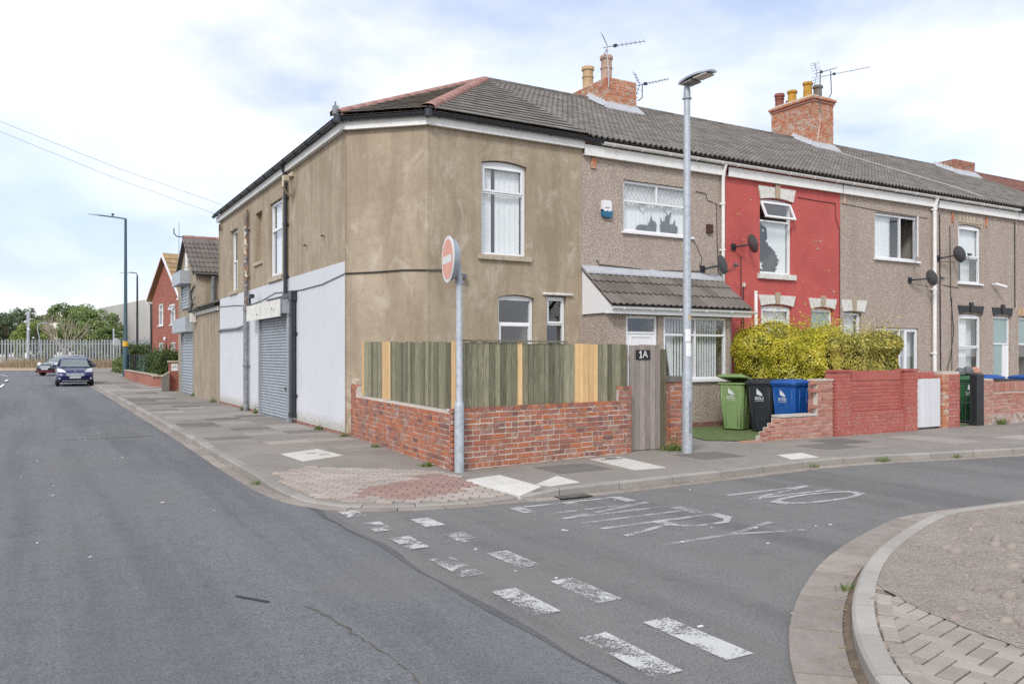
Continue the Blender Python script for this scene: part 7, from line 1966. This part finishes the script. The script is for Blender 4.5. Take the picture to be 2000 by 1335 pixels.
def shutter(t, fr, u0, u1, z0, z1, bz0, bz1, bp, H=.12):
    m = MB(fr); m.box(u0 - .12, u0, 0, .09, z0, z1); m.box(u1, u1 + .12, 0, .09, z0, z1); m.box(u0, u1, .005, .02, z0, z1); s = m.build('roller_shutter', 'shutter_steel', t); me = slat_mesh(u1 - u0, H, 'shutter_steel')
    for k in range(int((z1 - z0) / H)): p = fr.P((u0 + u1) / 2, .03, z0 + k * H); place('slat', me, p, s)
    m = MB(fr); m.prism([(u0 - .3, bz0), (u1 + .3, bz0), (u1 + .3, bz1), (u0 - .3, bz1)], 0, bp); m.build('shutter_box', 'galv', t)
shutter(gs, FS, 34.15, 37.2, .1, 2.6, 2.62, 3.18, .42); shutter(gs, FS, 35.5, 37.2, 3.62, 4.62, 4.60, 5.12, .42, H=.13)
m = MB(FS); m.box(36.0, 36.4, 0, .05, 5.35, 5.95); m.box(35.9, 36.1, 0, .12, 5.1, 5.3); m.build('wall_notice', 'label_white', gs)
m = MB(FS); m.box(33.86, 34.02, 0, .12, .1, 2.6); m.build('side_channel', 'galv_dark', gs)
random.seed(2); m = MB(FS)
for k in range(5): m.tube([(34.0 + .2 * (k % 2), .03, 4.5 - k * .25), (35.3, .03, 4.25 - k * .25)], .012, 4)
m.tube([(33.95, .06, 4.4), (34.05, .2, 4.1), (33.95, .15, 3.7), (34.05, .2, 3.4)], .04, 5); m.build('cable', 'cable_black', gs)
m = MB(); m.tube([(5.22, ya, 6.6), (4.95, ya, 6.62), (4.85, ya, 6.75), (4.85, ya, 6.95)], .025, 5); m.build('finial', 'aerial', gs)
# --- red brick gable house
rh = thing('red_brick_house', 'narrow red brick house with white bargeboards and orange mossy roof', 'house', (6.5, 51.5, 0)); FH = Fr((6.98, 49.1), (5.96 - 6.98, 53.9 - 49.1), (-4.8, -1.02)); W = 4.91
op = [(1.05, 1.85, 3.45, 4.65), (3.0, 3.8, 3.45, 4.75), (1.05, 1.75, .6, 2.45), (3.0, 3.75, .6, 2.45)]
wall(rh, FH, 0, W, .02, 5.15, op, 'brick_far', rev=.08)
m = MB(FH); m.poly([(0, 0, 5.15), (W, 0, 5.15), (W / 2, 0, 7.5)]); m.build('gable', 'brick_far', rh, fixn=False)
m = MB(FH); m.poly([(0, 0, .02), (0, -9, .02), (0, -9, 5.15), (0, 0, 5.15)]); m.poly([(W, 0, .02), (W, -9, .02), (W, -9, 5.15), (W, 0, 5.15)]); m.build('wall', 'brick_far', rh, fixn=False)
for a, b, c, d in op: window(rh, FH, a, b, c, d, rec=.03, fw=.07, net=[(0, 1, 0, 1, 'net' if c > 3 else 'frosted', .1)], sill=(.05, .05, .06), depth=.8, cells=[(0, 1, 0, .72, 'fix'), (0, 1, .72, 1, 'fix')] if a > 2 else [(0, 1, 0, .70, 'fix'), (0, 1, .70, 1, 'open' if c > 3 else 'fix')])
m = MB(FH)
for u0, u1 in ((-.25, W / 2), (W + .25, W / 2)): m.hexa([(u0, .25, 4.93), (u0, -9, 4.93), (u1, -9, 7.56), (u1, .25, 7.56), (u0, .25, 5.03), (u0, -9, 5.03), (u1, -9, 7.66), (u1, .25, 7.66)])
rf = m.build('roof', 'tile_orange', rh)
sl = math.hypot(W / 2 + .25, 2.63); pt = math.atan2(2.63, W / 2 + .25)
for r in range(9):
    s = r * .40
    for k in range(12):
        u = -.27 + s * math.cos(pt); z = 5.03 + s * math.sin(pt); m = MB(FH); d0 = .27 - k * .33; du, dz_ = math.cos(pt) * .42, math.sin(pt) * .42; j = random.uniform(0, .01)
        m.hexa([(u, d0, z), (u, d0 - .32, z), (u + du, d0 - .32, z + dz_), (u + du, d0, z + dz_), (u - .02, d0, z + .05 + j), (u - .02, d0 - .32, z + .05 + j), (u + du, d0 - .32, z + dz_ + .02), (u + du, d0, z + dz_ + .02)])
        m.build('roof_tile', 'tile_orange', rf)
m = MB(FH)
for u0, u1 in ((-.28, W / 2), (W + .28, W / 2)): m.prism([(u0, 4.84), (u0, 5.06), (u1, 7.70), (u1, 7.44)], .26, .30)
m.box(-.3, .1, -.1, .28, 4.80, 4.88); m.box(W - .1, W + .3, -.1, .28, 4.80, 4.88); m.build('bargeboard', 'upvc', rh)
pipe(rh, FH, [(W - .05, .08, 4.8), (W - .05, .06, .2)], .05, 'black_plastic'); m = MB(FH); m.tube([(W / 2 - .6, -.5, 7.0), (W / 2 - .6, -.5, 9.4)], .03, 5); m.build('aerial_pole', 'aerial_pale', rh)
m = MB(FH); m.box(2.35, 2.5, 0, .06, 1.0, 2.3); m.build('meter_pipe', 'black_plastic', rh); m = MB(FH); m.lathe((2.42, .1, 2.55), [(.06, 0), (.09, .1), (.05, .2)], 8); m.build('wall_lamp', 'label_white', rh)
# --- planting and walls in front of it
lw = thing('low_brick_wall', 'low brick front garden wall by the far lamp post', 'wall', (5, 52, .1)); Fl = Fr((4.95, 0), (0, 1), (-1, 0)); m = MB(Fl); m.box(44.5, 60, -.22, 0, .05, .68); m.build('wall', 'brick_pink', lw); m = MB(); m.box(4.97, 5.9, 44.28, 44.5, .05, .62); m.build('return_wall', 'brick_pink', lw); m = MB(); m.box(4.90, 5.95, 44.2, 44.55, .62, .70); m.box(4.90, 5.2, 44.55, 60, .682, .73); m.build('coping', 'stone_sill', lw)
pr = thing('brick_gate_pillar', 'square red brick pillar with a white name plate beside the shutter', 'pillar', (5.2, 38.9, .1)); m = MB(); m.box(5.0, 5.34, 38.75, 39.1, .05, 1.38); m.build('pillar', 'brick_far', pr); m = MB(); m.box(4.95, 5.36, 38.7, 39.15, 1.38, 1.45); m.build('cap', 'stone_sill', pr)
m = MB(); m.box(5.07, 5.34, 38.725, 38.745, 1.0, 1.32); np_ = m.build('name_plate', 'label_white', pr); m = MB()
for k in range(6): m.box(5.10 + k * .036, 5.125 + k * .036, 38.720, 38.7245, 1.14, 1.18)
for k in range(3): m.box(5.17 + k * .036, 5.195 + k * .036, 38.720, 38.7245, 1.23, 1.26)
m.build('lettering', 'sign_mark', np_)
st = thing('marker_post', 'short dark concrete marker post with a sloping top on the pavement', 'post', (4.85, 38.6, .1)); m = MB(Fr((0, 38.45), (1, 0), (0, -1))); m.prism([(4.66, .08), (4.94, .08), (4.94, .92), (4.66, .72)], -.22, 0); m.build('post', 'slab_dark', st); m = MB(Fr((0, 38.45), (1, 0), (0, -1))); m.prism([(4.64, .735), (4.96, .945), (4.96, .98), (4.64, .77)], -.23, .01); m.build('sloping_cap', 'stone_sill', st)
df = thing('slatted_fence', 'dark blue-grey garden fence behind the conifers', 'fence', (6.2, 58, .1))
for k in range(16): m = MB(); p = Vector((5.4, 62)).lerp(Vector((6.6, 55)), k / 15); m.box(p.x - .02, p.x + .02, p.y - .2, p.y + .2, .2, 1.75); m.build('board', 'car_trim' if k % 5 else 'column_green', df)
hedge('clipped_hedge', 'dark clipped garden hedge in front of the red brick house', 'hedge', [(5.25, 6.25, 44.9, 49.6, .55, 1.85)], 9000, .07, 'leaf_hedge', amp=.12)
hedge('conifer_bush', 'blue-green young conifer by the low wall', 'bush', [(5.15, 5.6, 51.5, 53.2, .5, 1.5)], 2200, .06, 'leaf_conifer', amp=.25, rnd_r=.2); hedge('yellow_shrub', 'small bright yellow shrub left of the far lamp post', 'bush', [(5.2, 5.5, 63.5, 64.2, .5, 1.65)], 900, .07, 'leaf_yellow', amp=.2, rnd_r=.15, core=False)
hedge('garden_shrub', 'tangled dark shrub above the slatted fence', 'bush', [(5.6, 7.4, 66, 70, .4, 2.3)], 5000, .09, 'leaf_hedge', amp=.4, rnd_r=.4); hedge('garden_hedge', 'green shrubs along the foot of the far fence by the road', 'bush', [(5.3, 6.0, 70, 75, .3, 1.3)], 3000, .09, 'leaf_green', amp=.35, rnd_r=.4)

# ------------------------------------------------------------------ parked cars
def car(label, loc, rz, paint, red=False, Hs=1.0):
    t = lthing('parked_car', label, 'car', loc, rz, 'cars parked along the kerb')
    S = [(-2.18, .30, .60, .62, .66), (-2.08, .22, .80, .70, .78), (-1.75, .20, .885, .78, .90), (-1.2, .20, .91, .86, 1.01), (-.75, .20, .915, .90, 1.06), (.3, .20, .915, .93, 1.06), (1.5, .22, .905, .95, 1.08), (2.05, .26, .86, .95, 1.06), (2.2, .34, .72, .90, .98)]
    m = MB(); rows = []
    for y, zb, w, zs, zt in S:
        half = [(w * .80, zb), (w * .96, zb + .08), (w, zb + .25), (w * .995, zs * .82), (w * .96, zs), (w * .80, zt - .03), (w * .4, zt)]
        rows.append([(-x, y, z) for x, z in half] + [(x, y, z) for x, z in half[::-1]])
    n = len(rows[0])
    for r in rows: m.v += r
    for k in range(len(rows) - 1):
        for j in range(n): m.f.append((k * n + j, k * n + (j + 1) % n, (k + 1) * n + (j + 1) % n, (k + 1) * n + j))
    m.f += [tuple(range(n)), tuple((len(rows) - 1) * n + j for j in range(n - 1, -1, -1))]; m.a = [0] * len(m.f); body = lb(m, 'body', paint, t, True, 38)
    G = [(-1.12, .78, 1.0, .74, 1.02), (-.35, .84, 1.04, .66, 1.46), (-.05, .84, 1.04, .63, 1.55), (.6, .84, 1.04, .63, 1.60), (1.4, .83, 1.05, .62, 1.57), (1.85, .80, 1.05, .58, 1.45), (2.14, .74, 1.03, .66, 1.05)]
    m = MB()
    for y, wb, zb, wt, zt in G: zt *= Hs; m.v += [(-wb, y, zb), (-wt, y, zt - .06), (-wt * .8, y, zt), (wt * .8, y, zt), (wt, y, zt - .06), (wb, y, zb)]
    for k in range(len(G) - 1):
        for j in range(5): m.f.append((k * 6 + j, k * 6 + j + 1, k * 6 + 7 + j, k * 6 + 6 + j))
    m.a = [0] * len(m.f); lb(m, 'cabin', paint, t, True, 30)
    m = MB(); z1 = 1.44 * Hs; m.poly([(-.72, -1.15, 1.05), (.72, -1.15, 1.05), (.60, -.40, z1 + .01), (-.60, -.40, z1 + .01)]); ws = lb(m, 'windscreen', 'car_glass', t)
    m = MB(); m.poly([(-.15, -.55, 1.36 * Hs), (.15, -.55, 1.36 * Hs), (.12, -.47, 1.41 * Hs), (-.12, -.47, 1.41 * Hs)]); lb(m, 'mirror_mount', 'car_trim', ws)
    for s in (-1, 1):
        m = MB(); m.poly([(s * .855, -.6, 1.10), (s * .86, .45, 1.10), (s * .675, .45, 1.50 * Hs), (s * .70, -.12, 1.46 * Hs)]); m.poly([(s * .86, .52, 1.10), (s * .85, 1.75, 1.12), (s * .645, 1.6, 1.46 * Hs), (s * .675, .52, 1.50 * Hs)]); lb(m, 'side_window', 'car_glass', t)
        m = MB(); m.hexa([(s * .88, -.78, 1.03), (s * 1.07, -.78, 1.03), (s * 1.07, -.66, 1.03), (s * .88, -.66, 1.03), (s * .9, -.77, 1.17), (s * 1.06, -.77, 1.19), (s * 1.06, -.68, 1.19), (s * .9, -.68, 1.17)]); lb(m, 'door_mirror', paint, t)
        m = MB(); m.prism([(s * .44, .80), (s * .60, .78), (s * .86, .86), (s * .88, .97), (s * .72, .93)], -2.0, -1.72) if False else m.hexa([(s * .44, -2.12, .74), (s * .82, -1.93, .78), (s * .86, -1.72, .80), (s * .6, -1.75, .8), (s * .46, -2.10, .82), (s * .84, -1.86, .95), (s * .87, -1.68, .99), (s * .62, -1.78, .93)]); lb(m, 'headlight', 'headlamp', t)
        m = MB(); m.hexa([(s * .56, -2.16, .40), (s * .78, -2.10, .40), (s * .78, -2.0, .40), (s * .56, -2.0, .40), (s * .58, -2.16, .47), (s * .78, -2.10, .48), (s * .78, -2.0, .48), (s * .58, -2.0, .47)]); lb(m, 'fog_lamp', 'car_red' if red else 'headlamp', t)
        for y in (-1.38, 1.36):
            m = MB(); m.tube([(s * .72, y, .325), (s * .90, y, .325)], .325, 22); w_ = lb(m, 'wheel', 'rubber', t, True, 40); m = MB(); m.tube([(s * .88, y, .325), (s * .915, y, .325)], .21, 16); lb(m, 'rim', 'chrome', w_, True, 40)
    m = MB(); m.hexa([(-.42, -2.235, .56), (.42, -2.235, .56), (.40, -2.1, .56), (-.40, -2.1, .56), (-.44, -2.19, .72), (.44, -2.19, .72), (.42, -2.05, .72), (-.42, -2.05, .72)]); lb(m, 'grille', 'galv_dark', t)
    m = MB(); m.hexa([(-.80, -2.17, .24), (.80, -2.17, .24), (.80, -2.0, .24), (-.80, -2.0, .24), (-.78, -2.2, .36), (.78, -2.2, .36), (.78, -2.0, .36), (-.78, -2.0, .36)]); lb(m, 'lower_intake', 'car_trim', t)
    m = MB(); m.box(-.62, .62, -2.215, -2.12, .285, .315); lb(m, 'bumper_strip', 'car_red' if red else 'chrome', t)
    m = MB(); m.box(-.27, .27, -2.25, -2.2, .43, .55); lb(m, 'number_plate', 'plate_blank', t); m = MB(); m.tube([(0, -2.16, .775), (0, -2.13, .785)], .05, 14); lb(m, 'badge', 'chrome', t)
    return t
car('dark blue family car parked facing the camera on the main road', (1.72, 52.3, .005), 0, 'car_blue')
car('dark grey car with red bumper trim half hidden behind the blue car', (1.75, 70.5, .19), R(-38), 'car_dark', True, .95)
